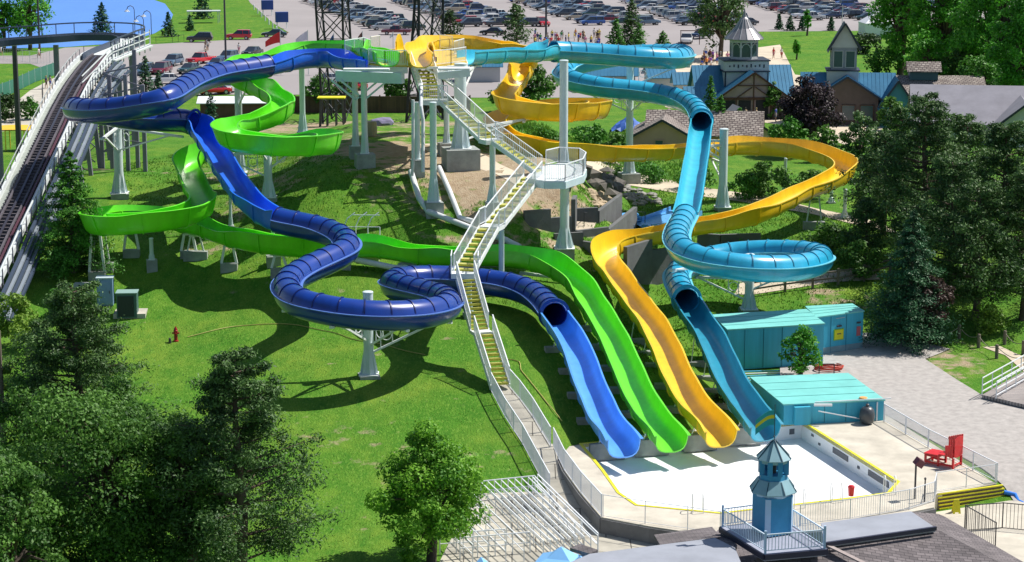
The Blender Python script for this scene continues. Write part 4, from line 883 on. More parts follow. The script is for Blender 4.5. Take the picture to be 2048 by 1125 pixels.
# hydrant
g = G(352, 684); e = empty('fire_hydrant', g, 'red fire hydrant standing in the lawn', 'fire hydrant'); hr = mat('hydrant_red', (.32, .015, .02), .4, .1, 4)
MB().lathe(g, [(.17, 0), (.17, .06), (.11, .08), (.11, .6), (.14, .62), (.14, .68), (.11, .7), (.1, .8), (.04, .88), (.04, .93)], 14).build('body', hr, e, smooth=40)
for a in (0, math.pi, -math.pi / 2): d = Vector((math.cos(a), math.sin(a), 0)); MB().tube([g + Vector((0, 0, .52)), g + Vector((0, 0, .52)) + d * .22], .055, 8).build('outlet_cap', hr, e)
g = G(340, 688); tag(MB().lathe(g, [(.08, 0), (.08, .3), (.05, .34)], 8).build('valve_post', dk), 'small dark valve post beside the red hydrant', 'post')
gh = mat('garden_hose', (.42, .40, .10), .6)
def ghose(pts, label): tag(MB().tube([Vector((p[0], p[1], hz(p[0], p[1]) + .05)) for p in catmull([tuple(G(*q)) for q in pts], .5)], .03, 5).build('garden_hose', gh), label, 'hose')
ghose([(375, 676), (420, 665), (480, 654), (560, 650), (610, 655), (660, 666), (712, 682), (790, 698), (850, 712)], 'thin yellow garden hose lying across the lawn near the hydrant')
ghose([(1008, 720), (1036, 724), (1042, 742), (1060, 765), (1080, 790), (1100, 815), (1124, 845)], 'thin pale hose lying in the grass beside the walkway')
# wooden ramp and rope fence at right
wood = brickmat('grey_planks', (.38, .34, .32), (.32, .29, .28), (.08, .07, .07), 9, .16, .02); RP = [P(1964, 790, .25), P(2060, 812, .25), P(2160, 790, .5), P(2060, 736, .5)]
e = empty('wooden_ramp', P(1990, 790, 0), 'grey plank ramp with white rails at the right edge', 'ramp'); b = MB(); b.add([p for p in RP] + [p - Vector((0, 0, .2)) for p in RP], [(0, 1, 2, 3), (7, 6, 5, 4)] + [(i, i + 4, (i + 1) % 4 + 4, (i + 1) % 4) for i in range(4)]); b.build('deck', wood, e)
a, c = RP[0], RP[3]
for off in (Vector((0, 0, 0)), Vector((.6, -.9, 0))):
    b = MB(); 
    for hh in (1.0, .55, .2): b.beam(a + off + Vector((0, 0, hh)), c + off + Vector((0, 0, hh)), .05, .05)
    for i in range(6): p = a.lerp(c, i / 5) + off; b.beam(p, p + Vector((0, 0, 1)), .05, .05)
    b.build('handrail', rail_m, e)
wp = mat('post_wood', (.17, .14, .11), .9, .3, 3); rope = mat('rope', (.3, .27, .2), .9)
RPp = [(1857, 690), (1918, 678), (1957, 697), (1993, 718), (2050, 740)]
prev = None
for i, (x, y) in enumerate(RPp + [(2009, 690), (2046, 710)]):
    g = G(x, y); e = tag(MB().lathe(g, [(.11, -.2), (.11, .85), (.08, .9)], 9).build('rope_post', wp), f'weathered wooden post of the rope fence at the right, {ORD[i]} in line', 'post', 'wooden posts of the rope fence')
    if prev is not None and i != 5:
        a = prev + Vector((0, 0, .75)); c = g + Vector((0, 0, .75)); tag(MB().tube([a.lerp(c, t / 8) - Vector((0, 0, .3 * math.sin(math.pi * t / 8))) for t in range(9)], .025, 5).build('rope', rope), f'sagging rope of the right fence, {ORD[i - 1]} span from the left', 'rope', 'ropes of the rope fence')
    prev = g
# split rail fence by the path
e = empty('rail_fence', G(1700, 560), 'dark wooden post and rail fence beside the sandy path behind the teal loop', 'fence')
P_ = [G(x, y) for x, y in ((1500, 596), (1570, 585), (1625, 578), (1676, 572), (1728, 564), (1780, 548))]
for p in P_: MB().beam(p, p + Vector((0, 0, 1.2)), .16, .16).build('post', wp, e)
for a, c in zip(P_[:-1], P_[1:]):
    for hh in (1.0, .55): MB().beam(a + Vector((0, 0, hh)), c + Vector((0, 0, hh)), .1, .1).build('rail', wp, e)
# retaining walls, creek chute and rocks
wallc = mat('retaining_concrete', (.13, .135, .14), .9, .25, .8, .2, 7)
def gwall(pts, h, label, th=.3, top=0):
    b = MB(); q = [G(x, y) for x, y in pts]
    for a, c in zip(q[:-1], q[1:]):
        z = max(a.z, c.z) + h; n = Vector((c.y - a.y, a.x - c.x, 0)).normalized() * th / 2; b.prism([(a + n)[:2], (c + n)[:2], (c - n)[:2], (a - n)[:2]], min(a.z, c.z) - 1, z)
    return tag(b.build('retaining_wall', wallc), label, 'retaining wall')
gwall([(1048, 448), (1100, 462), (1142, 470)], .9, 'grey concrete wall behind the balcony column')
gwall([(1146, 470), (1150, 440)], 1.7, 'tall grey wall block right of the balcony column')
gwall([(1152, 440), (1195, 446), (1240, 446)], .8, 'low concrete wall of the channel leading to the blue creek chute')
gwall([(1152, 474), (1215, 470), (1270, 455)], .4, 'low wall along the front of the channel')
gwall([(1108, 478), (1165, 492), (1188, 512)], .35, 'stepped concrete kerb below the balcony column')
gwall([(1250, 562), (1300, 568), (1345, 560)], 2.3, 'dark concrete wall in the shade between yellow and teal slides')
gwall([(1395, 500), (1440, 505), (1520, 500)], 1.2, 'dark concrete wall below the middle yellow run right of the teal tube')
cb = mat('creek_blue', (.12, .38, .75), .35, .1, 1); e = empty('creek_chute', G(1300, 450), 'pale blue shallow chute left of the steep teal slide foot', 'water chute')
V = [Vector(p) for p in catmull([tuple(G(*q)) for q in ((1236, 432), (1262, 452), (1300, 452), (1340, 440), (1372, 428))], .5)]
for sg, hh in ((1, .35), (-1, .45)):
    b = MB()
    for i in range(len(V) - 1):
        t = (V[i + 1] - V[i]).normalized(); s = Vector((t.y, -t.x, 0)) * sg * 1.3; b.add([V[i] + s + Vector((0, 0, z)) for z in (-.3, hh)] + [V[i + 1] + s + Vector((0, 0, z)) for z in (-.3, hh)] + [V[i] + s * 1.06 + Vector((0, 0, z)) for z in (-.3, hh)] + [V[i + 1] + s * 1.06 + Vector((0, 0, z)) for z in (-.3, hh)], [(0, 2, 3, 1), (4, 5, 7, 6), (1, 3, 7, 5)])
    b.build('side_wall', cb, e)
b = MB()
for i in range(len(V) - 1):
    t = (V[i + 1] - V[i]).normalized(); s = Vector((t.y, -t.x, 0)) * 1.3; z = Vector((0, 0, .18)); b.add([V[i] + s + z, V[i] - s + z, V[i + 1] - s + z, V[i + 1] + s + z], [(0, 3, 2, 1)])
b.build('bed', cb, e)
fence(gp((1168, 455), (1240, 448), (1290, 452)), 1.0, 'thin dark handrail in front of the blue creek chute', gap=0, m=dk, pr=.025)
drape_poly('path', [(1152, 462), (1185, 462), (1230, 452), (1190, 446), (1152, 446)], sand, .05, 2)
rk = [mat('rock_tan', (.42, .33, .22), .9, .3, 2), mat('rock_grey', (.30, .29, .27), .9, .3, 2), mat('rock_dark', (.12, .11, .10), .9, .3, 2)]
def rocks(name, poly, n, smin, smax, m, label, seed):
    rr = random.Random(seed); b = MB(); xs = [p[0] for p in poly]; ys = [p[1] for p in poly]; c = 0
    while c < n:
        x, y = rr.uniform(min(xs), max(xs)), rr.uniform(min(ys), max(ys))
        if not inpoly(x, y, poly): continue
        g = G(x, y); s = rr.uniform(smin, smax); st = len(b.v); bm = bmesh.new(); bmesh.ops.create_icosphere(bm, subdivisions=1, radius=s)
        for v in bm.verts: v.co *= rr.uniform(.7, 1.15)
        M = Matrix.Rotation(rr.uniform(0, 6), 3, 'Z'); b.add([M @ Vector((v.co.x * 1.2, v.co.y, v.co.z * .75)) + g + Vector((0, 0, s * .2)) for v in bm.verts], [tuple(v.index for v in f.verts) for f in bm.faces]); bm.free(); c += 1
    return tag(b.build(name, m), label, 'rocks', kind='stuff')
rocks('rock_rubble', [(1178, 384), (1212, 392), (1236, 416), (1188, 416)], 60, .18, .4, rk[0], 'tan rubble beside the creek', 1)
rocks('rock_rubble', [(1250, 372), (1310, 392), (1325, 410), (1270, 412), (1240, 390)], 80, .15, .35, rk[1], 'grey rubble right of the creek', 2)
rocks('creek_boulders', [(1150, 345), (1225, 352), (1240, 400), (1222, 410), (1180, 372)], 26, .5, 1.1, rk[2], 'dark boulders of the creek behind the balcony', 3)
# ================================================================ FRONT BUILDING WITH LITTLE LIGHTHOUSE
shin = brickmat('dark_shingles', (.20, .175, .18), (.12, .105, .11), (.05, .045, .05), .35, .16, .012, .95)
greyroof = mat('grey_membrane', (.29, .31, .36), .7, .15, .5, .05, 3); navyroof = mat('edge_dark', (.03, .03, .06), .5)
e = empty('front_building', P(1600, 1100, -.9), 'low building with brown shingle and grey flat roofs along the bottom right', 'building')
def roofpoly(pts, th, m, name):
    T = [P(*p) for p in pts]; n = len(T); D = Vector((0, 0, th)); b = MB().add([t for t in T] + [t - D for t in T], [tuple(range(n))[::-1], tuple(range(n, 2 * n))] + [(i, (i + 1) % n, (i + 1) % n + n, i + n) for i in range(n)])
    o = b.build(name, m, e); bm = bmesh.new(); bm.from_mesh(o.data); bmesh.ops.recalc_face_normals(bm, faces=bm.faces[:]); bm.to_mesh(o.data); bm.free(); return o
roofpoly([(1642, 1046, 3.0), (1822, 1023, 3.0), (1871, 1056, 3.0), (1648, 1088, 3.0)], .18, greyroof, 'flat_roof')
roofpoly([(1080, 1150, 2.9), (1180, 1108, 2.9), (1430, 1076, 2.9), (1470, 1096, 2.9), (1500, 1170, 2.9)], .18, greyroof, 'flat_roof')
roofpoly([(1652, 1090, 2.85), (1873, 1058, 2.85), (2120, 1190, 1.2), (1760, 1220, 1.2)], .2, shin, 'shingle_roof')
roofpoly([(1824, 1024, 2.8), (1876, 1028, 2.45), (1890, 1034, 2.3), (2160, 1190, .9), (2100, 1180, 1.3), (1872, 1059, 2.8)], .2, shin, 'shingle_roof')
roofpoly([(1528, 1108, 2.85), (1650, 1091, 2.85), (1760, 1200, 1.4), (1380, 1200, 1.6)], .2, shin, 'shingle_roof')
roofpoly([(1308, 1070, 1.9), (1424, 1054, 2.1), (1442, 1074, 2.85), (1320, 1090, 2.7)], .15, shin, 'shingle_roof')
roofpoly([(1140, 1096, 1.9), (1160, 1088, 1.9), (1196, 1100, 2.6), (1180, 1108, 2.6)], .15, shin, 'shingle_roof')
roofpoly([(1440, 1056, 2.6), (1474, 1090, 2.85), (1470, 1100, 2.85), (1424, 1072, 2.75)], .15, shin, 'shingle_roof')
MB().prism([P(*q, 1.6)[:2] for q in ((1130, 1150), (1200, 1112), (1330, 1096), (1440, 1076), (1560, 1100), (1652, 1088), (1850, 1062), (2120, 1215), (1800, 1260), (1300, 1260))], 1.2, 1.6).build('shingle_roof', shin, e)
for a, c in (((1650, 1089, 3.02), (1872, 1057, 3.02)),): MB().beam(P(*a), P(*c), .12, .16).build('eave_trim', navyroof, e)
a = P(1700, 1060, 3.02); c = P(1860, 1075, 2.9)
MB().beam(P(1655, 1091, 2.95), P(1775, 1150, 2.1), .25, .06).build('ridge_cap', mat('ridge_tan', (.32, .27, .26), .9, .15, 2), e)
wl = mat('wall_pale', (.55, .56, .52), .8, .1, 1)
MB().prism([P(1660, 1060, 2.6)[:2], P(1815, 1040, 2.6)[:2], P(1860, 1062, 2.6)[:2], P(2090, 1190, 1)[:2], P(1500, 1200, 1)[:2], P(1250, 1180, 1)[:2], P(1330, 1100, 2.5)[:2]], -1.2, 1.0).build('wall', wl, e)
# balcony + lighthouse
lb = mat('lighthouse_blue', (.03, .25, .47), .5, .08, 2); ltrim = mat('lighthouse_trim', (.40, .56, .74), .5, .06, 2); lroof = mat('lighthouse_roof', (.22, .38, .44), .45, .1, 2); ldark = mat('lighthouse_ribs', (.015, .07, .11), .5)
c = P(1544, 1062, 3.1); L = empty('lighthouse_cupola', c, 'small blue octagonal lighthouse with railed balcony on the front building roof', 'lighthouse')
Q = [P(1441, 1054, 3.05), P(1529, 1109, 3.05), P(1653, 1098, 3.05), P(1560, 1038, 3.05)]
MB().prism([q[:2] for q in Q], 2.75, 3.05).build('balcony_floor', mat('balcony_deck', (.30, .32, .40), .7, .1, 2), L)
for i in range(4): MB().beam(Q[i] - Vector((0, 0, .12)), Q[(i + 1) % 4] - Vector((0, 0, .12)), .16, .22).build('balcony_edge', navyroof, L)
for i in range(4):
    a, b2 = Q[i], Q[(i + 1) % 4]; q = grow([k[:2] for k in Q], -.06); a = Vector((*q[i], 3.05)); b2 = Vector((*q[(i + 1) % 4], 3.05))
    railing([a, b2], .78, .14, 'balcony_railing', L, mat('balcony_white', (.62, .74, .84), .4), .014, 3.2, True, .028); MB().beam(a, a + Vector((0, 0, .95)), .09, .09).build('corner_post', ltrim, L)
r8 = R(22.5)
def lz(py): rr = (CH - (CH + ray(1544, py)[1] * c.y)); return CH - rr - c.z
zB = lz(988); zE = lz(975); zL0 = lz(960); zL1 = lz(918); zA = lz(880); H_ = lambda z: z
hs, ch_ = .66, .17; oc = [(hs, -hs + ch_), (hs, hs - ch_), (hs - ch_, hs), (-hs + ch_, hs), (-hs, hs - ch_), (-hs, -hs + ch_), (-hs + ch_, -hs), (hs - ch_, -hs)]; a0 = R(-65 + 90); oc = [(c.x + x * math.cos(a0) - y * math.sin(a0), c.y + x * math.sin(a0) + y * math.cos(a0)) for x, y in oc]
MB().prism(oc, c.z, c.z + zB).build('tower_wall', lb, L)
for k in (1, 3, 5, 7):
    p, q = Vector((*oc[k], 0)), Vector((*oc[(k + 1) % 8], 0)); n_ = ((p + q) / 2 - Vector((c.x, c.y, 0))).normalized() * .012; MB().prism([(p + n_)[:2], (q + n_)[:2], (q - n_ * 3)[:2], (p - n_ * 3)[:2]], c.z, c.z + zB - .03).build('corner_trim', ltrim, L)
MB().lathe(c + Vector((0, 0, zB)), [(.74, -.02), (.78, .08), (.96, .14)], 8, rot=r8).build('cornice', ltrim, L)
MB().lathe(c + Vector((0, 0, zB + .14)), [(.98, 0), (1.0, .04), (.66, zL0 - zB - .06)], 8, rot=r8).build('lower_roof', lroof, L)
MB().lathe(c + Vector((0, 0, zL0)), [(.60, 0), (.60, .3)], 8, rot=r8).build('lantern_base', lb, L)
for k in range(8):
    t = r8 + k * math.pi / 4; p = c + Vector((math.cos(t), math.sin(t), 0)) * .54; MB().beam(p + Vector((0, 0, zL0 + .28)), p + Vector((0, 0, zL1)), .16, .2).build('lantern_post', lb, L)
    d = Vector((math.cos(t), math.sin(t), 0)); MB().beam(c + d * 1.0 + Vector((0, 0, zB + .2)), c + d * .66 + Vector((0, 0, zL0 + .06)), .035, .035).build('roof_rib', ldark, L); MB().beam(c + d * .74 + Vector((0, 0, zL1 + .07)), c + d * .05 + Vector((0, 0, zA)), .03, .03).build('roof_rib', ldark, L)
MB().lathe(c + Vector((0, 0, zL1 - .02)), [(.62, -.1), (.62, 0), (.72, .03), (.74, .07), (.04, zA - zL1)], 8, rot=r8).build('upper_roof', lroof, L)
MB().lathe(c + Vector((0, 0, zL0 + .3)), [(.12, 0), (.12, .3), (.05, .4)], 10).build('bell', dk, L)
MB().tube([c + Vector((0, 0, zA - .05)), c + Vector((0, 0, zA + 1.5))], .02, 6).lathe(c + Vector((0, 0, zA + .1)), [(.02, 0), (.06, .05), (.02, .1)], 8).build('finial', ldark, L)
fm = [mat('flag_teal', (.02, .35, .40), .7), mat('flag_yellow', (.75, .62, .03), .7)]
p = c + Vector((0, 0, zA + .95)); fe = empty('pennant', p, 'teal and yellow pennant on the lighthouse spire', 'flag')
for k, (m_, z0, z1) in enumerate(((fm[0], -.32, -.05), (fm[1], -.05, .1), (fm[0], .1, .3))):
    vs = []; 
    for i in range(7):
        x = -i * .13; y = .05 * math.sin(i * 1.1); dz = -.02 * i * i * .6
        for yy in (-.008, .008): vs += [p + Vector((x, y + yy, z0 + dz)), p + Vector((x, y + yy, z1 + dz))]
    fs = []
    for i in range(6): b0 = i * 4; fs += [(b0, b0 + 4, b0 + 5, b0 + 1), (b0 + 2, b0 + 3, b0 + 7, b0 + 6), (b0 + 1, b0 + 5, b0 + 7, b0 + 3), (b0, b0 + 2, b0 + 6, b0 + 4)]
    MB().add(vs, fs).build('flag_stripe', m_, fe)
# blue canopies at the bottom edge
can = mat('canopy_blue', (.22, .50, .86), .6, .06, 1)
for px, py, w_, lb_ in ((1122, 1094, 1.5, 'light blue pyramid canopy at the bottom edge, in front of the queue rails'), (1160, 1112, 1.2, 'second light blue pyramid canopy just right of the first at the bottom edge'), (962, 1115, 1.1, 'small light blue canopy tip at the bottom edge left of the queue rails')):
    p = P(px, py, 2.6); e_ = empty('canopy', (p.x, p.y, -.9), lb_, 'canopy'); MB().lathe((p.x, p.y, 0), [(w_, 1.75), (w_, 1.9), (w_ * .45, 2.2), (.03, 2.6)], 4, rot=.5).build('fabric', can, e_)
    for k in range(4): t = .5 + k * math.pi / 2; MB().tube([(p.x + math.cos(t) * w_ * .95, p.y + math.sin(t) * w_ * .95, -.9), (p.x + math.cos(t) * w_ * .95, p.y + math.sin(t) * w_ * .95, 1.8)], .03, 6).build('pole', rail_m, e_)
# ================================================================ CARS
ORD += ['thirteenth', 'fourteenth', 'fifteenth', 'sixteenth', 'seventeenth', 'eighteenth', 'nineteenth', 'twentieth']
glass = mat('car_glass', (.03, .04, .06), .08, spec=.8); rubber = mat('tyre', (.02, .02, .022), .8); hub = mat('hub', (.45, .46, .48), .35, metal=.6); lampm = mat('head_lamp', (.75, .75, .72), .15); taill = mat('tail_lamp', (.5, .02, .02), .3)
CC = {'silver': (.42, .44, .46), 'white': (.78, .78, .78), 'grey blue': (.10, .17, .26), 'navy': (.015, .03, .09), 'black': (.012, .012, .016), 'red': (.55, .012, .025), 'maroon': (.16, .01, .03), 'dark green': (.01, .05, .05), 'light blue': (.22, .36, .52), 'tan': (.42, .36, .27), 'blue': (.02, .09, .35), 'charcoal': (.05, .055, .07)}
CM = {k: mat('car_paint_' + k.replace(' ', '_'), v, .25, coat=.8) for k, v in CC.items()}
PROF = {  # side outline of the body, greenhouse, roof z, length, width
 'sedan': ([(-2.25, .35), (-2.3, .62), (-2.15, .86), (-1.5, .93), (1.0, .93), (2.1, .78), (2.28, .6), (2.25, .35)], [(-1.65, .93), (-1.05, 1.38), (.25, 1.42), (1.05, .93)], 1.75),
 'suv': ([(-2.2, .4), (-2.28, .75), (-2.2, 1.02), (1.05, 1.05), (2.1, .95), (2.25, .7), (2.22, .4)], [(-2.12, 1.03), (-1.9, 1.68), (.2, 1.70), (1.0, 1.04)], 1.85),
 'minivan': ([(-2.35, .36), (-2.42, .7), (-2.35, .98), (1.3, .98), (2.25, .82), (2.4, .6), (2.36, .36)], [(-2.25, .98), (-2.05, 1.66), (.5, 1.68), (1.5, .96)], 1.9),
 'pickup': ([(-2.7, .45), (-2.72, 1.0), (-.75, 1.0), (-.74, 1.02), (1.2, 1.04), (2.5, .95), (2.65, .7), (2.62, .45)], [(-.75, 1.02), (-.6, 1.66), (.55, 1.68), (1.15, 1.03)], 1.9)}
def extr(prof, w, taper=0):
    n = len(prof); zs = [p[1] for p in prof]; z0, z1 = min(zs), max(zs)
    def hw(z): return w / 2 * (1 - taper * (z - z0) / max(.01, z1 - z0))
    vs = [(x, -hw(z), z) for x, z in prof] + [(x, hw(z), z) for x, z in prof]
    fs = [tuple(range(n))[::-1], tuple(range(n, 2 * n))] + [(i, (i + 1) % n, (i + 1) % n + n, i + n) for i in range(n)]
    return vs, [f[::-1] for f in fs]
def make_car(kind):
    body, gh, w = PROF[kind]; e = bpy.data.objects.new('parked_car', None); COL.objects.link(e)
    b = MB(); b.add(*extr(body, w)); xr, zr = gh[1][0], gh[1][1]; xf_, zf = gh[2]
    b.add([(xr - .05, -w / 2 * .78, zr), (xf_ + .03, -w / 2 * .78, zf), (xf_ + .03, w / 2 * .78, zf), (xr - .05, w / 2 * .78, zr), (xr - .02, -w / 2 * .74, zr + .05), (xf_, -w / 2 * .74, zf + .05), (xf_, w / 2 * .74, zf + .05), (xr - .02, w / 2 * .74, zr + .05)], [(4, 5, 6, 7), (0, 1, 5, 4), (1, 2, 6, 5), (2, 3, 7, 6), (3, 0, 4, 7), (3, 2, 1, 0)])
    for s in (-1, 1):
        for x in ((gh[1][0] * .45 + gh[2][0] * .55), gh[1][0] + .05): b.beam((x, s * w / 2 * .97, gh[0][1]), (x, s * w / 2 * .80, gh[1][1] + .01), .06, .08)
    o = b.build('body', CM['silver'], e); bv = o.modifiers.new('b', 'BEVEL'); bv.width = .07; bv.segments = 2; bv.limit_method = 'ANGLE'; bv.angle_limit = R(25)
    dg = bpy.context.evaluated_depsgraph_get(); me = bpy.data.meshes.new_from_object(o.evaluated_get(dg)); o.modifiers.clear(); o.data = me; me.shade_smooth(); me.set_sharp_from_angle(angle=R(45)); o.material_slots[0].link = 'OBJECT'
    vs, fs = extr(gh, w * .95, .2); MB().add(vs, fs).build('window', glass, e)
    L = body[-1][0] * .62
    for x in (-L, L):
        for s in (-1, 1):
            o = MB().tube([(x, s * (w / 2 - .2), .33), (x, s * (w / 2 + .01), .33)], .34, 14).build('wheel', rubber, e); MB().tube([(x, s * (w / 2), .33), (x, s * (w / 2 + .02), .33)], .2, 10).build('rim', hub, o)
    for s in (-1, 1): MB().box((body[-1][0] + .0, s * w * .36, .68), (.08, .32, .14)).build('headlight', lampm, e); MB().box((body[0][0] - .03, s * w * .4, .78), (.06, .2, .2)).build('taillight', taill, e)
    return e
CARS = {k: make_car(k) for k in PROF}; used_first = {}
def car(kind, col, p, rz, label, group='cars parked in the lot', rows=False):
    if kind not in used_first: e = CARS[kind]; used_first[kind] = e
    else: e = copy_tree(used_first[kind])
    e.location = p; e.rotation_euler = (0, 0, rz); tag(e, label, 'car', group)
    for ch in e.children:
        if ch.name.startswith('body'): ch.material_slots[0].link = 'OBJECT'; ch.material_slots[0].material = CM[col]
    return e
for kind, col, px, py, rz, lb in (
  ('minivan', 'grey blue', 290, 150, -95, 'grey blue minivan at the left end of the near cars, beside the coaster'),
  ('minivan', 'maroon', 323, 148, -100, 'dark maroon minivan in front of the near cars left of the slides'),
  ('suv', 'grey blue', 346, 132, -105, 'grey blue van behind the maroon minivan'), ('sedan', 'dark green', 379, 147, -110, 'dark green sedan in front of the red pickup'),
  ('pickup', 'red', 402, 128, -120, 'bright red pickup truck among the near cars at left'), ('sedan', 'blue', 434, 136, -105, 'blue sedan right of the red pickup'),
  ('suv', 'grey blue', 456, 124, -110, 'grey blue suv beside the black lamp post'), ('sedan', 'white', 333, 168, -165, 'white car nearest the dark blue tube'), ('sedan', 'black', 505, 112, -110, 'black car half hidden by the green slide top'),
  ('sedan', 'red', 428, 190, -150, 'red car seen below the dark blue tube'), ('suv', 'silver', 458, 186, -110, 'silver car seen below the blue tube right of the red car'),
  ('suv', 'black', 400, 85, 180, 'black suv parked side-on by the lakeside lawn'), ('suv', 'red', 478, 80, 180, 'red suv parked side-on by the lakeside lawn'), ('sedan', 'dark green', 549, 75, 180, 'dark teal sedan at the right end of the lawn edge, below the blue boxes'),
  ('suv', 'red', 1085, 53, -75, 'red rounded car standing alone in the driving lane behind the lamp post'), ('pickup', 'white', 1373, 87, -98, 'white pickup facing the viewer at the entrance gate frame'), ('suv', 'navy', 1402, 78, -130, 'dark blue suv just right of the white pickup'),
  ('sedan', 'black', 985, 71, 170, 'dark car partly behind the round pine, nearest of the second row'), ('pickup', 'maroon', 792, 70, 180, 'maroon pickup truck at the near end of the first parking row'),
  ('sedan', 'silver', 655, 168, -150, 'silver car seen under the tower platform'), ('suv', 'navy', 735, 165, -120, 'navy suv seen between the platform and the dark trees'), ('sedan', 'red', 700, 182, -160, 'red sedan seen under the tower platform')):
    g = G(px, py); car(kind, col, (g.x, g.y, g.z + .03), R(rz), lb, 'cars parked near the lake lawn and gate')
rr = random.Random(5); kinds = ['sedan', 'sedan', 'suv', 'suv', 'minivan', 'pickup', 'sedan']; cols = ['silver', 'white', 'grey blue', 'navy', 'charcoal', 'silver', 'light blue', 'blue', 'black', 'red', 'maroon', 'white', 'silver', 'grey blue', 'tan', 'dark green']
ROWS = [((602, 2), (748, 62), 2), ((778, 3), (925, 55), 3), ((1016, 3), (1168, 52), 3), ((1236, 3), (1362, 52), 3), ((1480, 3), (1606, 42), 3), ((470, -70), (600, 0), 1), ((1660, 6), (1735, 40), 1), ((1750, 2), (1820, 22), 2)]
for ri, (a, c, nf) in enumerate(ROWS):
    A = P(*a, 0); B = P(*c, 0); L = (B - A).length; n = int(L / 4.6)
    for f in range(nf):
        for i in range(n):
            p = B.lerp(A, (i + .3) / n) + Vector((1.9 + f * 5.4 + rr.uniform(-.3, .3), rr.uniform(-.4, .4), .03))
            if rr.random() < .06 or ri == 5 and f: continue
            k = rr.choice(kinds); cl = rr.choice(cols)
            car(k, cl, p, R(14) + (math.pi if rr.random() < .6 else 0) + rr.uniform(-.05, .05), f'{cl} {k}, {ORD[min(i, 19)]} from the near end, {["left", "middle", "right"][f] if nf == 3 else ["left", "right"][f] if nf == 2 else "only"} file of parking row {["one", "two", "three", "four", "five", "six", "seven", "eight"][ri]}')
for k in CARS:
    if k not in used_first: bpy.data.objects.remove(CARS[k])
# ================================================================ PEOPLE
def person_mesh(pose):
    st = {'stand': dict(l=((.1, 0, .92), (.12, .02, .48), (.13, 0, .05), (.14, -.12, .03)), a=((.2, 0, 1.42), (.27, .02, 1.15), (.27, -.06, .86), (.27, -.08, .76))),
          'walk': dict(l=((.1, 0, .92), (.11, -.18, .5), (.12, -.22, .06), (.12, -.34, .04)), a=((.2, 0, 1.42), (.27, .12, 1.17), (.26, .05, .92), (.26, .02, .82)))}[pose]
    V_ = [(0, 0, .95), (0, 0, 1.15), (0, 0, 1.38), (0, 0, 1.5), (0, -.01, 1.58), (0, -.02, 1.68)]; Rr = [(.16, .11), (.15, .1), (.17, .11), (.06, .06), (.075, .085), (.075, .09)]; E = [(0, 1), (1, 2), (2, 3), (3, 4), (4, 5)]
    for s in (-1, 1):
        for part, root in (('l', 0), ('a', 2)):
            prev = root
            for q, c in enumerate(st[part]):
                y = c[1] * (s if pose == 'walk' and s < 0 else 1) * (-1 if pose == 'walk' and s < 0 else 1)
                if pose == 'walk' and s < 0: y = -c[1] * .8
                V_.append((c[0] * s, y, c[2])); r = {'l': (.10, .07, .045, .04), 'a': (.055, .042, .032, .03)}[part][q]; Rr.append((r, r)); E.append((prev, len(V_) - 1)); prev = len(V_) - 1
            if part == 'a':
                h = V_[-1]
                for k, (dx, dz) in enumerate(((-.02, -.075), (-.007, -.085), (.007, -.08), (.02, -.07), (.03, -.02))):
                    V_.append((h[0] + dx * .8, h[1] - abs(dx), h[2] + dz)); Rr.append((.010, .010)); E.append((prev, len(V_) - 1))
    me = bpy.data.meshes.new('person_skin'); me.from_pydata(V_, E, []); o = bpy.data.objects.new('tmp', me); COL.objects.link(o)
    sk = o.modifiers.new('s', 'SKIN')
    for i, r in enumerate(Rr): me.skin_vertices[0].data[i].radius = r
    me.skin_vertices[0].data[0].use_root = True; sb = o.modifiers.new('u', 'SUBSURF'); sb.levels = 1; sb.render_levels = 1
    dg = bpy.context.evaluated_depsgraph_get(); m2 = bpy.data.meshes.new_from_object(o.evaluated_get(dg)); bpy.data.objects.remove(o)
    m2.materials.clear(); m2.materials.append(mat('skin', (.45, .27, .18), .6)); m2.shade_smooth(); m2.name = 'body'; return m2
PM = {k: person_mesh(k) for k in ('stand', 'walk')}
shirt_me = MB().lathe((0, 0, 0), [(.17, .93), (.165, 1.1), (.185, 1.33), (.19, 1.42), (.1, 1.49), (.07, 1.5)], 12, sy=.68)
for s in (-1, 1): shirt_me.tube([(s * .17, 0, 1.42), (s * .26, .01, 1.24)], [.075, .062], 8)
short_me = MB().lathe((0, 0, 0), [(.1, .8), (.18, .82), (.175, .97), (.16, 1.0)], 12, sy=.75)
for s in (-1, 1): short_me.tube([(s * .1, 0, .92), (s * .115, .0, .56)], [.115, .095], 8)
hair_me = MB().lathe((0, .0, 1.6), [(.075, -.04), (.098, .02), (.1, .09), (.07, .16), (.02, .185)], 10, sy=1.05)
def mk(mb, n):
    o = mb.build(n, None, None, smooth=50, loc=(0, 0, 0)); me = o.data; bpy.data.objects.remove(o); return me
SH, SO, HA = mk(shirt_me, 'shirt'), mk(short_me, 'shorts'), mk(hair_me, 'hair')
for me in (SH, SO, HA): me.materials.append(None)
PC = {'white': (.75, .75, .75), 'red': (.6, .03, .05), 'blue': (.04, .10, .5), 'black': (.02, .02, .025), 'pink': (.7, .25, .4), 'yellow': (.7, .55, .08), 'navy': (.02, .04, .15), 'grey': (.3, .3, .32), 'orange': (.7, .25, .04), 'tan': (.4, .3, .2), 'purple': (.2, .06, .4), 'green': (.06, .3, .1)}
PMAT = {k: mat('cloth_' + k, v, .85) for k, v in PC.items()}; HM = [mat('hair_' + str(i), c, .7) for i, c in enumerate([(.03, .02, .015), (.15, .08, .03), (.35, .25, .1)])]
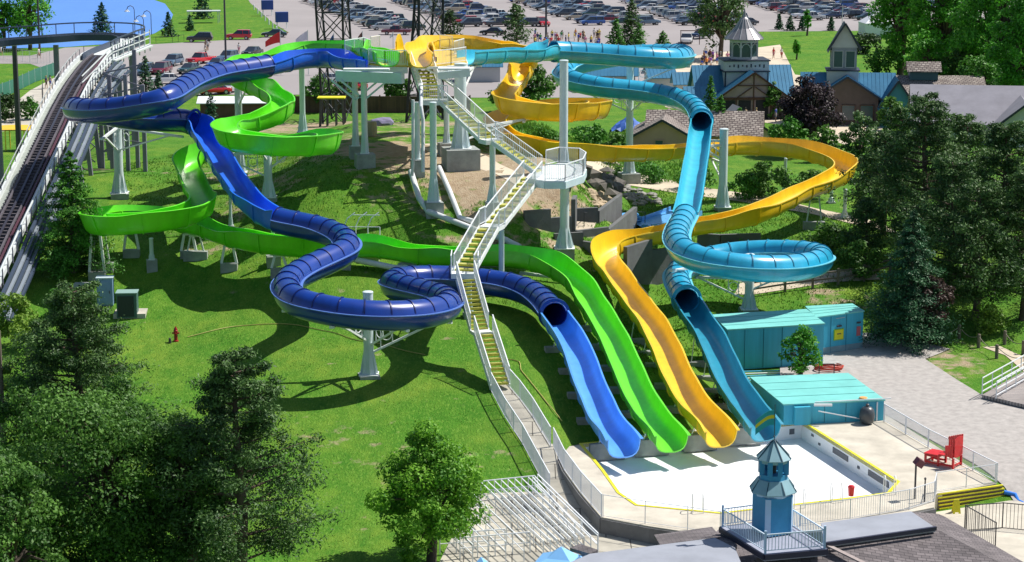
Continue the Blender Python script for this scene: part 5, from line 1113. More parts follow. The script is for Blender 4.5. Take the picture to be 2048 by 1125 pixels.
def person(p, sc, so, rz, label, group=None, pose='walk', h=1.0):
    e = empty('person', p, label, 'person', group); e.rotation_euler = (0, 0, rz); e.scale = (h, h, h)
    bo = bpy.data.objects.new('body', PM[pose]); COL.objects.link(bo); bo.parent = e
    for me, n, m in ((SH, 'shirt', PMAT[sc]), (SO, 'shorts', PMAT[so]), (HA, 'hair', rr.choice(HM))):
        o = bpy.data.objects.new(n, me); COL.objects.link(o); o.parent = e; o.material_slots[0].link = 'OBJECT'; o.material_slots[0].material = m
    return e
sl = list(PC)
for gi, (poly, n, gn, desc) in enumerate((([(1065, 84), (1100, 76), (1205, 76), (1205, 90), (1065, 100)], 40, 'queue of people walking in from the car park', 'lot crowd'), ([(1398, 118), (1480, 112), (1470, 140), (1398, 138)], 20, 'people waiting at the entrance plaza', 'plaza crowd'), ([(1394, 148), (1432, 150), (1430, 172), (1396, 172)], 7, 'people at the blue roofed gate', 'blue gate group'), ([(1495, 222), (1562, 226), (1560, 246), (1490, 244)], 10, 'people under the entrance building roof', 'entrance gate group'))):
    xs = sorted(rr.uniform(min(p[0] for p in poly), max(p[0] for p in poly)) for _ in range(n))
    for i, x in enumerate(xs):
        y = rr.uniform(min(p[1] for p in poly), max(p[1] for p in poly)); g = G(x, y, .04); a = rr.choice(sl); b2 = rr.choice(['black', 'navy', 'tan', 'white', 'grey', 'blue'])
        o_ = ORD[i] if i < 20 else 'far right'
        person(g, a, b2, rr.uniform(0, 6.28), f'person in {a} shirt and {b2} shorts, {o_} from left in the {desc}' if i < 20 else f'person in {a} shirt and {b2} shorts, number {i + 1} from left in the {desc}', gn, rr.choice(['walk', 'stand']), rr.uniform(.9, 1.08))
for x, y, a, b2, lb in ((1547, 118, 'red', 'pink', 'person in red shirt standing on the lawn edge behind the entrance roof'), (1563, 118, 'white', 'red', 'person in white top beside the red shirted one behind the entrance roof'), (78, 118, 'white', 'tan', 'person in white shirt walking on the lakeside road at far left'), (2, 112, 'white', 'grey', 'person in white shirt at the far left edge by the road'),
                       (93, 178, 'navy', 'black', 'person in navy shirt left of the coaster hill'), (101, 177, 'grey', 'blue', 'person in grey shirt left of the coaster hill, nearest the track'), (411, 103, 'black', 'grey', 'person in black shirt behind the red pickup'), (416, 102, 'white', 'grey', 'person in white shirt behind the red pickup'), (478, 108, 'white', 'pink', 'person in pink shorts walking right of the lamp post'),
                       (789, 47, 'pink', 'red', 'person in pink shirt near the maroon pickup, left of two'), (796, 48, 'white', 'pink', 'person in white shirt near the maroon pickup, right of two'), (786, 196, 'white', 'pink', 'person in white shirt seen under the tower platform'), (1727, 265, 'blue', 'navy', 'person in blue shirt at the shaded shop front'), (412, 121, 'black', 'navy', 'person pushing a stroller beside the red pickup'), (1776, 42, 'red', 'black', 'person in red shirt beside the white tent')):
    person(G(x, y, .04), a, b2, rr.uniform(0, 6.28), lb)
# ================================================================ BUILDINGS
bluer = mat('blue_metal_roof', (.05, .20, .34), .4, .15, .7, metal=.3); wallw = mat('plaster_white', (.48, .49, .50), .85, .08, 1); timber = mat('timber_brown', (.10, .045, .03), .8, .2, 2); ddark = mat('trim_dark', (.02, .03, .05), .6); plum = mat('gable_pink', (.38, .28, .28), .85, .1, 1)
shake = brickmat('cedar_shakes', (.42, .37, .33), (.24, .20, .18), (.09, .07, .07), .5, .28, .05, .95); greyr = mat('pale_grey_roof', (.23, .225, .26), .9, .15, .5, .1, 4); peach = mat('peach_wall', (.50, .32, .25), .85, .08, 1); glz = mat('window_dark', (.05, .09, .11), .15)
class Bd:
    """a building in its own frame: x right, y back, placed and turned about its base"""
    def __init__(s, name, p, rz, label, cat='building'):
        s.e = empty(name, p, label, cat); s.M = Matrix.Translation(p) @ Matrix.Rotation(rz, 4, 'Z')
    def put(s, mb, name, m, parent=None): mb.xf(s.M); return mb.build(name, m, parent or s.e)
    def gable(s, x0, x1, y0, y1, ze, zr, wall, roof, along='y', ov=.4, ribs=True, z0=0, front=True):
        xm, ym = (x0 + x1) / 2, (y0 + y1) / 2; b = MB()
        if along == 'y': b.add([(x0, y0, z0), (x1, y0, z0), (x1, y1, z0), (x0, y1, z0), (x0, y0, ze), (x1, y0, ze), (x1, y1, ze), (x0, y1, ze), (xm, y0, zr), (xm, y1, zr)], [(0, 1, 5, 8, 4), (2, 3, 7, 9, 6), (1, 2, 6, 5), (3, 0, 4, 7), (4, 8, 9, 7), (5, 6, 9, 8)])
        else: b.add([(x0, y0, z0), (x1, y0, z0), (x1, y1, z0), (x0, y1, z0), (x0, y0, ze), (x1, y0, ze), (x1, y1, ze), (x0, y1, ze), (x0, ym, zr), (x1, ym, zr)], [(0, 1, 5, 4), (2, 3, 7, 6), (1, 2, 6, 9, 5), (3, 0, 4, 8, 7), (4, 5, 9, 8), (6, 7, 8, 9)])
        s.put(b, 'wall', wall); k = .09
        for sg in (-1, 1):
            r = MB()
            if along == 'y':
                xe = xm + sg * ((x1 - x0) / 2 + ov); sl = (zr - ze) / ((x1 - x0) / 2); zl = zr - sl * ((x1 - x0) / 2 + ov)
                q = [(xm, y0 - ov, zr + .03), (xe, y0 - ov, zl + .03), (xe, y1 + ov, zl + .03), (xm, y1 + ov, zr + .03)]
            else:
                ye = ym + sg * ((y1 - y0) / 2 + ov); sl = (zr - ze) / ((y1 - y0) / 2); zl = zr - sl * ((y1 - y0) / 2 + ov)
                q = [(x0 - ov, ym, zr + .03), (x0 - ov, ye, zl + .03), (x1 + ov, ye, zl + .03), (x1 + ov, ym, zr + .03)]
            q2 = [(a, c, z + k) for a, c, z in q]; r.add(q + q2, [(0, 1, 2, 3), (7, 6, 5, 4)] + [(i, i + 4, (i + 1) % 4 + 4, (i + 1) % 4) for i in range(4)])
            if ribs:
                A, B_, C2, D2 = [Vector(p) for p in q2]; n = int((D2 - A).length / .45)
                for i in range(n + 1): r.beam(A.lerp(D2, i / n), B_.lerp(C2, i / n), .05, .06)
            o = s.put(r, 'roof', roof); bm = bmesh.new(); bm.from_mesh(o.data); bmesh.ops.recalc_face_normals(bm, faces=bm.faces[:]); bm.to_mesh(o.data); bm.free()
        if along == 'y' and front:
            t = MB()
            for a, c in (((x0 - ov, ze - .25), (xm, zr + .05)), ((x1 + ov, ze - .25), (xm, zr + .05))): t.beam((a[0], y0 - ov - .05, a[1]), (c[0], y0 - ov - .05, c[1]), .08, .22)
            s.put(t, 'bargeboard', timber if wall is plum else ddark)
    def window(s, x, y, z, w, h, side='y', frame=wallw):
        d = (w, .06, h) if side == 'y' else (.06, w, h); o = s.put(MB().box((x, y, z), d), 'window', glz); f = MB()
        for sg in (-1, 1):
            if side == 'y': f.box((x + sg * w / 2, y - .03, z), (.08, .08, h + .1)).box((x, y - .03, z + sg * h / 2), (w, .08, .08))
            else: f.box((x - .03, y + sg * w / 2, z), (.08, .08, h + .1)).box((x - .03, y, z + sg * h / 2), (.08, w, .08))
        s.put(f, 'frame', frame, o)
# A entrance with conical tower
g = G(1506, 240); A = Bd('entrance_building', g, R(4), 'half timbered entrance building with blue metal roofs and a grey cone topped tower')
A.gable(-4.2, 4.2, 0, 8.5, 2.7, 5.6, plum, bluer); A.gable(-6.2, 5.2, 3, 9, 2.9, 5.9, wallw, bluer, along='x'); A.gable(-7.6, -4.4, 1.6, 5, 2.0, 3.6, wallw, bluer, along='x')
t = MB()
for x in (-4.0, -2.1, 0, 2.1, 4.0): t.beam((x, -.06, 0), (x, -.06, 2.5), .3, .14)
t.beam((-4.2, -.08, 2.55), (4.2, -.08, 2.55), .12, .28).beam((0, -.08, 2.6), (0, -.08, 5.4), .22, .1)
for s in (-1, 1): t.beam((s * 2.1, -.1, 2.6), (s * .2, -.1, 3.9), .16, .1)
t.beam((-2.0, -.07, 4.1), (2.0, -.07, 4.1), .14, .1); A.put(t, 'timber_frame', timber)
for x in (-3.0, -1.05, 1.05, 3.0): A.put(MB().box((x, -.03, 1.2), (1.5, .05, 2.3)), 'doorway', mat('shade_dark', (.03, .03, .035), .9))
cxy = Vector((-.35, 5.2, -1.05)); A.put(MB().box((cxy.x, cxy.y, 4.5), (5.2, 4.6, 2.2)), 'tower_base', wallw)
t = MB()
for sx in (-1, 1):
    for sy in (-1, 1): A.put(MB().box((cxy.x + sx * 2.6, cxy.y + sy * 2.3, 4.5), (.16, .16, 2.24)), 'corner_trim', ddark)
A.put(MB().box((cxy.x, cxy.y, 5.5), (5.7, 5.1, .14)), 'ledge', ddark); A.put(MB().box((cxy.x, cxy.y, 6.15), (5.4, 4.8, 1.15)), 'parapet', wallw); A.put(MB().box((cxy.x, cxy.y, 6.8), (5.7, 5.1, .14)), 'ledge', ddark)
t = MB()
for i in range(9): t.box((cxy.x - 2.1 + i * .52, cxy.y - 2.43, 6.15 + .06 * (i % 2)), (.16, .05, .2 + .1 * (i % 3)))
A.put(t, 'parapet_ornament', ddark)
A.put(MB().lathe(cxy + Vector((0, 0, 7.9)), [(1.75, 0), (1.75, .3)], 8, rot=r8), 'lantern_base', wallw)
for k in range(8):
    a = r8 + k * math.pi / 4; A.put(MB().box(cxy + Vector((1.65 * math.cos(a), 1.65 * math.sin(a), 9.1)), (.2, .2, 1.9)), 'lantern_post', wallw)
    a2 = a + math.pi / 8; c_ = cxy + Vector((1.5 * math.cos(a2), 1.5 * math.sin(a2), 9.0)); A.put(MB().box(c_, (.05, 1.0, 1.6), rz=a2), 'arched_window', glz)
    arch = [c_ + Vector((-.5 * math.cos(t_) * math.sin(a2) * -1, -.5 * math.cos(t_) * math.cos(a2) * -1, .35 + .5 * math.sin(t_))) + Vector((.08 * math.cos(a2), .08 * math.sin(a2), 0)) for t_ in np.linspace(0, math.pi, 7)]
    A.put(MB().tube([(c_.x + .06 * math.cos(a2) - math.sin(a2) * .5 * math.cos(t_), c_.y + .06 * math.sin(a2) + math.cos(a2) * .5 * math.cos(t_), c_.z + .3 + .5 * math.sin(t_)) for t_ in np.linspace(0, math.pi, 7)], .06, 5), 'arch_trim', wallw)
conem = mat('cone_metal', (.25, .24, .26), .35, .15, 1, metal=.3)
A.put(MB().lathe(cxy + Vector((0, 0, 10.0)), [(1.75, -.1), (1.8, .35), (2.15, .4)], 16), 'cornice', wallw); A.put(MB().lathe(cxy + Vector((0, 0, 10.35)), [(2.35, -.1), (2.4, 0), (1.2, 1.25), (.5, 2.35), (.25, 2.6), (.05, 3.6)], 16), 'cone_roof', conem)
t = MB()
for k in range(16): a = k * math.pi / 8; t.beam(cxy + Vector((2.4 * math.cos(a), 2.4 * math.sin(a), 10.38)), cxy + Vector((1.2 * math.cos(a), 1.2 * math.sin(a), 11.63)), .06, .06).beam(cxy + Vector((1.2 * math.cos(a), 1.2 * math.sin(a), 11.63)), cxy + Vector((.5 * math.cos(a), .5 * math.sin(a), 12.73)), .05, .05)
A.put(t, 'roof_seams', mat('seam', (.5, .5, .52), .4, metal=.3))
# B second building
g = G(1692, 252); B = Bd('gift_shop', g, R(-6), 'dark fronted shop building with blue roofs and a narrow steep gabled tower')
B.gable(-3.6, 3.6, 0, 7, 3.3, 5.6, mat('brown_wall', (.12, .09, .08), .85, .15, 1), bluer); B.gable(-4.8, 5.4, 2, 7.5, 3.1, 5.6, wallw, bluer, along='x'); B.gable(3.9, 7.4, -2.0, 3.0, 2.6, 5.4, mat('teal_gable', (.05, .22, .30), .6, .1, 1), bluer)
TB = Matrix.Translation(B.M.to_3x3() @ Vector((-.4, 0, -.75))); MB0 = B.M.copy(); B.M = TB @ B.M
B.put(MB().box((0, 4, 6.0), (3.6, 3.6, 1.7)), 'tower_base', wallw); B.put(MB().box((0, 4, 6.9), (3.9, 3.9, .14)), 'ledge', ddark)
B.put(MB().box((.1, 4, 8.3), (2.9, 2.9, 2.7)), 'tower_wall', mat('tower_grey', (.27, .29, .33), .8, .1, 1))
for x in (-.6, .8): B.window(x, 2.53, 8.2, 1.05, 1.9)
for y in (3.3, 4.7): B.window(-1.37, y, 8.2, .9, 1.9, 'x')
q = Bd('x', g, R(-6), '', ''); bpy.data.objects.remove(q.e); q.e = B.e; q.M = B.M @ Matrix.Translation((.1, 4, 0)); q.gable(-1.5, 1.5, -1.5, 1.5, 9.6, 12.3, wallw, mat('dark_slate', (.05, .08, .10), .6, .15, 2), ribs=False, z0=9.55)
B.M = MB0
for x in (-2.0, .2, 2.3): B.window(x, -.05, 1.5, 1.5, 1.8, frame=timber)
B.put(MB().box((6.0, -2.05, 1.0), (1.0, .08, 2.0)), 'door', mat('door_dark', (.02, .02, .03), .7))
# C peach hut with shake roof
g = G(1322, 308); C2 = Bd('shake_roof_hut', g, R(-8), 'peach walled hut with brown shake roof behind the teal slide'); C2.gable(-2.9, 3.1, 0, 9, 1.7, 3.3, peach, shake, ribs=False); C2.window(-.2, -.05, 1.0, .8, .7, frame=peach)
C2.gable(-1.5, 9.5, 2.5, 8.5, 1.7, 3.6, peach, shake, along='x', ribs=False)
g = G(1520, 300); H2 = Bd('small_shake_hut', g, R(10), 'small hut roofed with pale shakes below the entrance building'); H2.gable(-1.7, 1.9, 0, 5, 1.2, 2.3, wallw, shake, ribs=False)
g = G(1478, 262); H3 = Bd('kiosk', g, R(10), 'tiny white gabled kiosk left of the small shake hut'); H3.gable(-1.1, 1.1, 0, 2.4, 1.5, 2.6, wallw, greyr, ribs=False)
# E + D
g = G(1835, 236); E_ = Bd('shingled_hall', g, R(-4), 'brown shingled roof building with a small boxy dormer right of the shop'); E_.gable(-5.5, 8, 0, 9, 2.6, 4.6, wallw, shake, along='x', ribs=False)
E_.put(MB().box((1.0, 4.3, 4.9), (3.4, 2.2, 1.3)), 'dormer_wall', mat('dormer_teal', (.04, .10, .13), .7)); q.e = E_.e; q.M = E_.M @ Matrix.Translation((1.0, 4.3, 0)); q.gable(-1.7, 1.7, -1.1, 1.1, 5.5, 6.3, mat('dormer_teal', (.04, .10, .13), .7), shake, along='x', ribs=False, z0=5.45)
g = G(1955, 290); D2 = Bd('grey_roof_hall', g, R(-9), 'large pale grey gabled roof hall behind the dark pines at right'); D2.gable(-6.5, 14, 0, 13, 2.2, 5.4, wallw, greyr, along='x', ribs=False); D2.gable(1.0, 8, -3, 6, 1.8, 4.6, wallw, greyr, ribs=False)
# pavilions behind the teal tube
for px, py, w_, d_, rz, lb in ((1222, 185, 6.5, 5, -3, 'left blue metal roofed pavilion behind the upper teal tube'), (1325, 190, 3.2, 6, 5, 'middle blue metal roofed pavilion between the teal tubes'), (1378, 200, 3.5, 2.2, 5, 'low blue metal awning left of the entrance building'), (965, 165, 5, 4, 4, 'pale blue roofed shed behind the yellow slide start')):
    g = G(px, py); b_ = Bd('pavilion', g, R(rz), lb, 'pavilion'); b_.gable(-w_ / 2, w_ / 2, 0, d_, 2.3, 3.4, mat('white_panel', (.5, .5, .5), .8), bluer, along='x')
g = G(486, 240); b_ = Bd('white_shed', g, R(2), 'long low white roofed shed below the dark blue tube'); b_.gable(-5, 4.5, 0, 3.5, 2.0, 2.5, mat('brick_brown', (.16, .08, .06), .9, .2, 2), mat('white_roof', (.72, .74, .78), .6), along='x', ribs=False)
# tent
g = G(1752, 72); e = empty('white_tent', g, 'white event tent at the edge of the car park beside the tall trees', 'tent'); tm = mat('tent_white', (.75, .77, .82), .7, .05, 1)
MB().lathe(g, [(3.8, 2.2), (3.8, 2.4), (1.6, 3.6), (.1, 5.0)], 4, rot=R(50)).build('canopy', tm, e); MB().lathe(g, [(3.7, .0), (3.7, 2.25)], 4, rot=R(50)).build('side_wall', tm, e)
# blue boxes on legs
bb = mat('blue_box_paint', (.02, .06, .30), .5, .1, 2)
for px, py, lb in ((535, 32, 'blue box board on white posts by the lot corner, upper one'), (564, 58, 'blue box board on white posts by the lot corner, lower one')):
    g = G(px, py); e = empty('blue_board', g, lb, 'sign board', 'blue boxes on posts'); MB().box(g + Vector((0, 0, 2.2)), (2.4, 1.2, 1.9), rz=R(10)).build('board', bb, e)
    for x in (-.9, .9):
        for y in (-.4, .4): MB().tube([g + Vector((x, y, 0)), g + Vector((x, y, 1.3))], .06, 6).build('leg', white, e)
for i in range(8):
    g = G(508 + i * 7.5, 20 + i * 7.5); tag(MB().lathe(g, [(.12, 0), (.12, 1.0), (.06, 1.1)], 8).build('bollard', white), f'white post along the lawn edge of the lot, {ORD[i]} from the far end', 'bollard', 'white posts along the lot edge')
# lamps, masts
lampw = mat('lamp_white', (.8, .8, .78), .4)
def mast(px, pyb, pyt, r, label, Y=None, curl=False, name='street_lamp', cat='street lamp', m=dk, head=True):
    g = G(px, pyb) if Y is None else PY(px, pyb, Y)
    if Y is not None: g.z = hz(g.x, g.y)
    zt = CH + ray(px, pyt)[1] * g.y; T = Vector((g.x, g.y, zt)); e = empty(name, g, label, cat)
    if curl:
        MB().tube([g, T, T + Vector((-.2, 0, .5)), T + Vector((-.7, 0, .75)), T + Vector((-1.2, 0, .5)), T + Vector((-1.35, 0, .0))], .07, 6).build('post', m, e); MB().lathe(T + Vector((-1.35, 0, -.35)), [(.5, 0), (.45, .12), (.15, .35), (.05, .4)], 10).build('lamp_shade', lampw, e)
    else:
        MB().tube([g, T], [r * 1.3, r], 8).build('post', m, e)
        if head: MB().box(T + Vector((0, 0, .1)), (.9, .4, .2)).build('lamp_head', m, e)
mast(452, 130, -60, .13, 'tall black mast in front of the red suv at upper left'); mast(1092, 84, -60, .15, 'tall black mast beside the red rounded car'); mast(270, 66, 20, .1, 'curled white shaded lamp by the lake, left of two', curl=True); mast(303, 70, 30, .1, 'curled white shaded lamp by the lake, right of two', curl=True); mast(288, 76, 40, .1, 'shorter curled lamp between the other two by the lake', curl=True)
mast(80, 112, -50, .14, 'tall dark mast behind the coaster curve beside the lake tree'); mast(38, 295, 92, .24, 'thick dark post rising left of the coaster hill', Y=200, head=False, name='dark_post', cat='post'); mast(8, 905, 662, .13, 'weathered wooden utility pole at the left edge', name='utility_pole', cat='pole', head=False, m=wp)
mast(1432, 122, 90, .05, 'white globe lamp beside the big pine at the entrance plaza', m=white, head=False); mast(1684, 60, 10, .06, 'thin grey lamp mast behind the lawn near the small round shrubs', m=whitedk, head=False)
g = G(1380, 90); tag(MB().beam(g + Vector((-1.6, 0, 0)), g + Vector((-1.6, 0, 2.4)), .12, .12).beam(g + Vector((1.6, 0, 0)), g + Vector((1.6, 0, 2.4)), .12, .12).beam(g + Vector((-1.7, 0, 2.4)), g + Vector((1.7, 0, 2.4)), .14, .14).build('gate_frame', timber), 'brown square gate frame around the white pickup', 'gate')
# lattice towers
lat = mat('lattice_black', (.02, .02, .028), .6)
for feet, tops, lb in ((((646, 246), (690, 246), (712, 240), (664, 238)), ((629, -30), (684, -30), (694, -30), (640, -30)), 'black steel lattice tower rising behind the left end of the platform'), (((812, 246), (836, 246), (885, 240), (850, 238)), ((832, -30), (838, -30), (886, -30), (870, -30)), 'black steel lattice tower rising behind the stairs')):
    F_ = [G(*f) for f in feet]; T_ = [PY(t[0], t[1], f.y) for t, f in zip(tops, F_)]; c = sum(F_, Vector()) / 4; e = empty('lattice_tower', c, lb, 'lattice tower')
    for f, t in zip(F_, T_): MB().beam(f - Vector((0, 0, .3)), t, .24, .24).build('leg', lat, e)
    n = 5
    for i in range(4):
        j = (i + 1) % 4
        for k in range(n):
            a0, a1 = F_[i].lerp(T_[i], k / n), F_[i].lerp(T_[i], (k + 1) / n); b0, b1 = F_[j].lerp(T_[j], k / n), F_[j].lerp(T_[j], (k + 1) / n); MB().beam(a0, b1, .09, .09).beam(b0, a1, .09, .09).beam(a1, b1, .09, .09).build('bracing', lat, e)
# flags behind the green start
def flag(px, pyb, pyt, col, lb, w_=1.4, h_=1.1):
    g = G(px, pyb); zt = CH + ray(px, pyt)[1] * g.y; T = Vector((g.x, g.y, zt)); e = empty('flag_pole', g, lb, 'flag'); MB().tube([g, T], .06, 6).build('pole', whitedk, e); b = MB(); vs = []; fs = []
    for i in range(8):
        x = -i * w_ / 7; dz = -h_ * (i / 7) ** 1.3 * .9; y = .12 * math.sin(i * 1.3)
        for yy in (-.012, .012): vs += [T + Vector((x, y + yy, -.15 + dz)), T + Vector((x, y + yy, -.15 + dz - h_ * (1 - i / 14)))]
    for i in range(7): q0 = i * 4; fs += [(q0, q0 + 4, q0 + 5, q0 + 1), (q0 + 2, q0 + 3, q0 + 7, q0 + 6), (q0, q0 + 2, q0 + 6, q0 + 4), (q0 + 1, q0 + 5, q0 + 7, q0 + 3)]
    b.add(vs, fs).build('flag_cloth', col, e)
flag(562, 150, 62, mat('flag_red', (.6, .03, .03), .7), 'drooping red flag behind the green slide top', 2.2, 1.6); flag(617, 150, 60, mat('flag_white', (.7, .66, .75), .7), 'drooping white flag behind the green slide top', 1.8, 1.4); flag(669, 150, 66, mat('flag_blue', (.05, .12, .3), .7), 'small dark blue flag between the lattice legs', .7, 1.2); flag(726, 150, 62, mat('flag_brown', (.2, .1, .08), .7), 'small brownish flag above the green start basin', .7, .9); flag(787, 150, 64, white, 'small white flag left of the yellow start basin', .5, .6)
# wooden fence below the lot
fn = brickmat('fence_boards', (.13, .07, .045), (.09, .05, .035), (.03, .02, .015), .16, 6, .01, .9, swap=(0, 2, 1)); pts = [G(x, 226) for x in (590, 640, 700, 760, 820, 880, 940)]; e = empty('board_fence', pts[0], 'dark brown board fence below the car park behind the tower', 'fence')
for a, c in zip(pts[:-1], pts[1:]): MB().beam(a + Vector((0, 0, 1.0)), c + Vector((0, 0, 1.0)), .08, 2.1).build('board_panel', fn, e)
for p in pts: MB().beam(p, p + Vector((0, 0, 2.2)), .16, .16).build('post', timber, e)
# steel frame with yellow top, boulder, barrel
g = G(664, 252); e = empty('pump_platform', g, 'dark steel frame with a yellow top behind the tower', 'platform'); MB().box(g + Vector((0, 0, 3.1)), (3.0, 1.8, .14)).build('top', yel, e)
for x in (-1.3, -.5, .5, 1.3):
    for y in (-.7, .7): MB().beam(g + Vector((x, y, -.2)), g + Vector((x * .9, y, 3.05)), .14, .14).build('leg', dk, e)
MB().beam(g + Vector((-1.3, -.75, .4)), g + Vector((1.2, -.75, 2.8)), .08, .08).build('brace', dk, e); MB().beam(g + Vector((1.3, -.75, .4)), g + Vector((-1.2, -.75, 2.8)), .08, .08).build('brace', dk, e)
g = G(765, 250); bm = bmesh.new(); bmesh.ops.create_icosphere(bm, subdivisions=2, radius=.8)
for v in bm.verts: v.co = Vector((v.co.x * 1.4, v.co.y, v.co.z * .6)) * (1 + .15 * math.sin(v.co.x * 5) * math.cos(v.co.y * 4))
tag(MB().add([v.co + g + Vector((0, 0, .2)) for v in bm.verts], [tuple(v.index for v in f.verts) for f in bm.faces]).build('boulder', mat('boulder_purple', (.22, .2, .32), .9, .3, 2)), 'purplish boulder on the hilltop behind the tower posts', 'rock'); bm.free()
g = G(742, 272); tag(MB().lathe(g, [(.45, 0), (.5, .5), (.45, 1.1), (.4, 1.15)], 14).build('barrel', mat('barrel_tan', (.35, .3, .22), .8, .2, 2)), 'tan barrel right behind the twin platform posts', 'barrel')
# blue tarpaulin heap
g = G(1258, 262); b = MB(); n = 9; vs = [(g.x - 2 + 4 * i / (n - 1), g.y - 1.5 + 3 * j / (n - 1), g.z + (1.6 * math.exp(-((i - 4) / 3.0) ** 2 - ((j - 4) / 3.5) ** 2) + .25 * math.sin(i * 2.1) * math.cos(j * 1.7))) for j in range(n) for i in range(n)]
tag(b.add(vs, [(j * n + i, j * n + i + 1, (j + 1) * n + i + 1, (j + 1) * n + i) for j in range(n - 1) for i in range(n - 1)]).build('tarpaulin', mat('tarp_blue', (.05, .14, .5), .5, .15, 2)), 'crumpled blue tarpaulin beside the column behind the teal tube', 'tarpaulin')
# green mesh fence and yellow ride, far left
gm = mat('fence_green', (.02, .14, .10), .7, .1, 1); pts = [G(x, y) for x, y in ((-40, 212), (20, 190), (70, 165), (118, 148))]; e = empty('mesh_fence', pts[0], 'green screened fence beside the road at far left', 'fence')
for a, c in zip(pts[:-1], pts[1:]): MB().beam(a + Vector((0, 0, .95)), c + Vector((0, 0, .95)), .04, 1.8).build('screen', gm, e)
for a, c in zip(pts[:-1], pts[1:]):
    for k in range(4): p = a.lerp(c, k / 4); MB().beam(p, p + Vector((0, 0, 2.0)), .07, .07).build('post', whitedk, e)
fence(gp((-10, 118), (45, 124), (75, 128), (100, 126)), 1.8, 'thin chain fence along the lakeside road at far left', gap=.5, m=whitedk)
fence(gp((40, 208), (85, 208), (86, 190)), 1.8, 'thin dark fence beside the two walkers at far left', gap=0, m=dk)
yl = mat('ride_yellow', (.75, .5, .03), .5, .1, 2); g = G(35, 300); e = empty('kiddie_ride', g, 'yellow roofed small ride on the lawn left of the coaster', 'ride')
MB().add([g + Vector((x, y, 2.3 - .02 * x * x + (.25 if y > 0 else 0))) for y in (-1.2, 1.2) for x in np.linspace(-3, 3, 9)] + [g + Vector((x, y, 2.2 - .02 * x * x + (.25 if y > 0 else 0))) for y in (-1.2, 1.2) for x in np.linspace(-3, 3, 9)], [(i, i + 1, i + 10, i + 9) for i in range(8)] + [(i + 18, i + 27, i + 28, i + 19) for i in range(8)]).build('roof', yl, e)
for x in (-2.6, -1, 1, 2.6):
    for y in (-1, 1): MB().beam(g + Vector((x, y, 0)), g + Vector((x, y, 2.15)), .1, .1).build('post', yl, e)
MB().lathe(g + Vector((1.4, 0, 0)), [(.7, .1), (.9, .4), (.85, .8), (.3, 1.0)], 12).build('ride_car', dk, e)
# playground slab / picnic shelter on the lakeside lawn
g = G(408, 46); e = empty('park_shelter', g, 'low flat roofed shelter on the lakeside lawn', 'shelter'); MB().box(g + Vector((0, 0, 2.3)), (6.5, 3, .15), rz=R(8)).build('roof', whitedk, e)
for x in (-2.9, 2.9):
    for y in (-1.1, 1.1): MB().beam(g + Vector((x, y, 0)), g + Vector((x, y, 2.3)), .12, .12).build('post', whitedk, e)
fence(gp((312, 88), (345, 86), (368, 83)), 1.1, 'short row of fence posts between lake lawn and lot', gap=0, m=dk)
# ================================================================ TREES
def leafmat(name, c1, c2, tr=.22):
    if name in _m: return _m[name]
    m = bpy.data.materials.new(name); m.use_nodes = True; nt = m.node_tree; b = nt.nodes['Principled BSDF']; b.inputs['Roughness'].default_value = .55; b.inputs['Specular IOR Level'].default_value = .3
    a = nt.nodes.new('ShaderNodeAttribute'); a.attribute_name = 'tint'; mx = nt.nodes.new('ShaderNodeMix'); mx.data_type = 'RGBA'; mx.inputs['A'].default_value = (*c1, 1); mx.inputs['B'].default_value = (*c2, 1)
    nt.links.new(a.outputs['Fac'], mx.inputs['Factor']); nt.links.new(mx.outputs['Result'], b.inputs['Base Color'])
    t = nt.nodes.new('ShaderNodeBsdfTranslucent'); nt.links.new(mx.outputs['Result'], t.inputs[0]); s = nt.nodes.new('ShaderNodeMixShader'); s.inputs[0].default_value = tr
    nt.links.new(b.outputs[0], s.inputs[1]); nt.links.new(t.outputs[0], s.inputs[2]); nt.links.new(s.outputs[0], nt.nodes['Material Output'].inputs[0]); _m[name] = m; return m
LM = {'maple': leafmat('leaf_maple', (.05, .19, .012), (.26, .54, .045), .38), 'dark': leafmat('leaf_dark', (.024, .088, .014), (.16, .34, .055), .34), 'pine': leafmat('needle_pine', (.022, .066, .018), (.125, .24, .06), .2), 'spruce': leafmat('needle_spruce', (.012, .05, .025), (.045, .15, .055), .1),
      'bright': leafmat('leaf_bright', (.04, .19, .015), (.14, .46, .035), .35), 'plum': leafmat('leaf_plum', (.018, .012, .018), (.07, .045, .055)), 'shrub': leafmat('leaf_shrub', (.03, .12, .014), (.11, .33, .035)), 'yellowg': leafmat('leaf_yellowgreen', (.08, .18, .015), (.24, .38, .05)), 'olive': leafmat('leaf_olive', (.02, .05, .012), (.07, .14, .035)), 'rust': leafmat('leaf_rust', (.04, .03, .025), (.12, .07, .06))}
bark = mat('bark', (.09, .07, .055), .95, .35, 2, .5, 6); barkp = mat('pine_bark', (.11, .08, .06), .95, .35, 2, .5, 6)
def cards(C, S, T, aspect=.62, up=.0, nrm=None):
    n = len(C); u = rng.normal(size=(n, 3)); u /= np.linalg.norm(u, axis=1, keepdims=True); v = rng.normal(size=(n, 3))
    if nrm is not None: v = v * .55 + nrm   # leaf faces look outward a little
    w = np.cross(u, v); w /= np.linalg.norm(w, axis=1, keepdims=True) + 1e-9
    if nrm is not None:
        u = np.cross(w, v); u /= np.linalg.norm(u, axis=1, keepdims=True) + 1e-9
    a = u * S[:, None]; b = w * S[:, None] * aspect
    vs = np.stack([C - a, C - b * .9 + a * .1, C + a, C + b * .9 + a * .1], 1).reshape(-1, 3)
    return vs, T
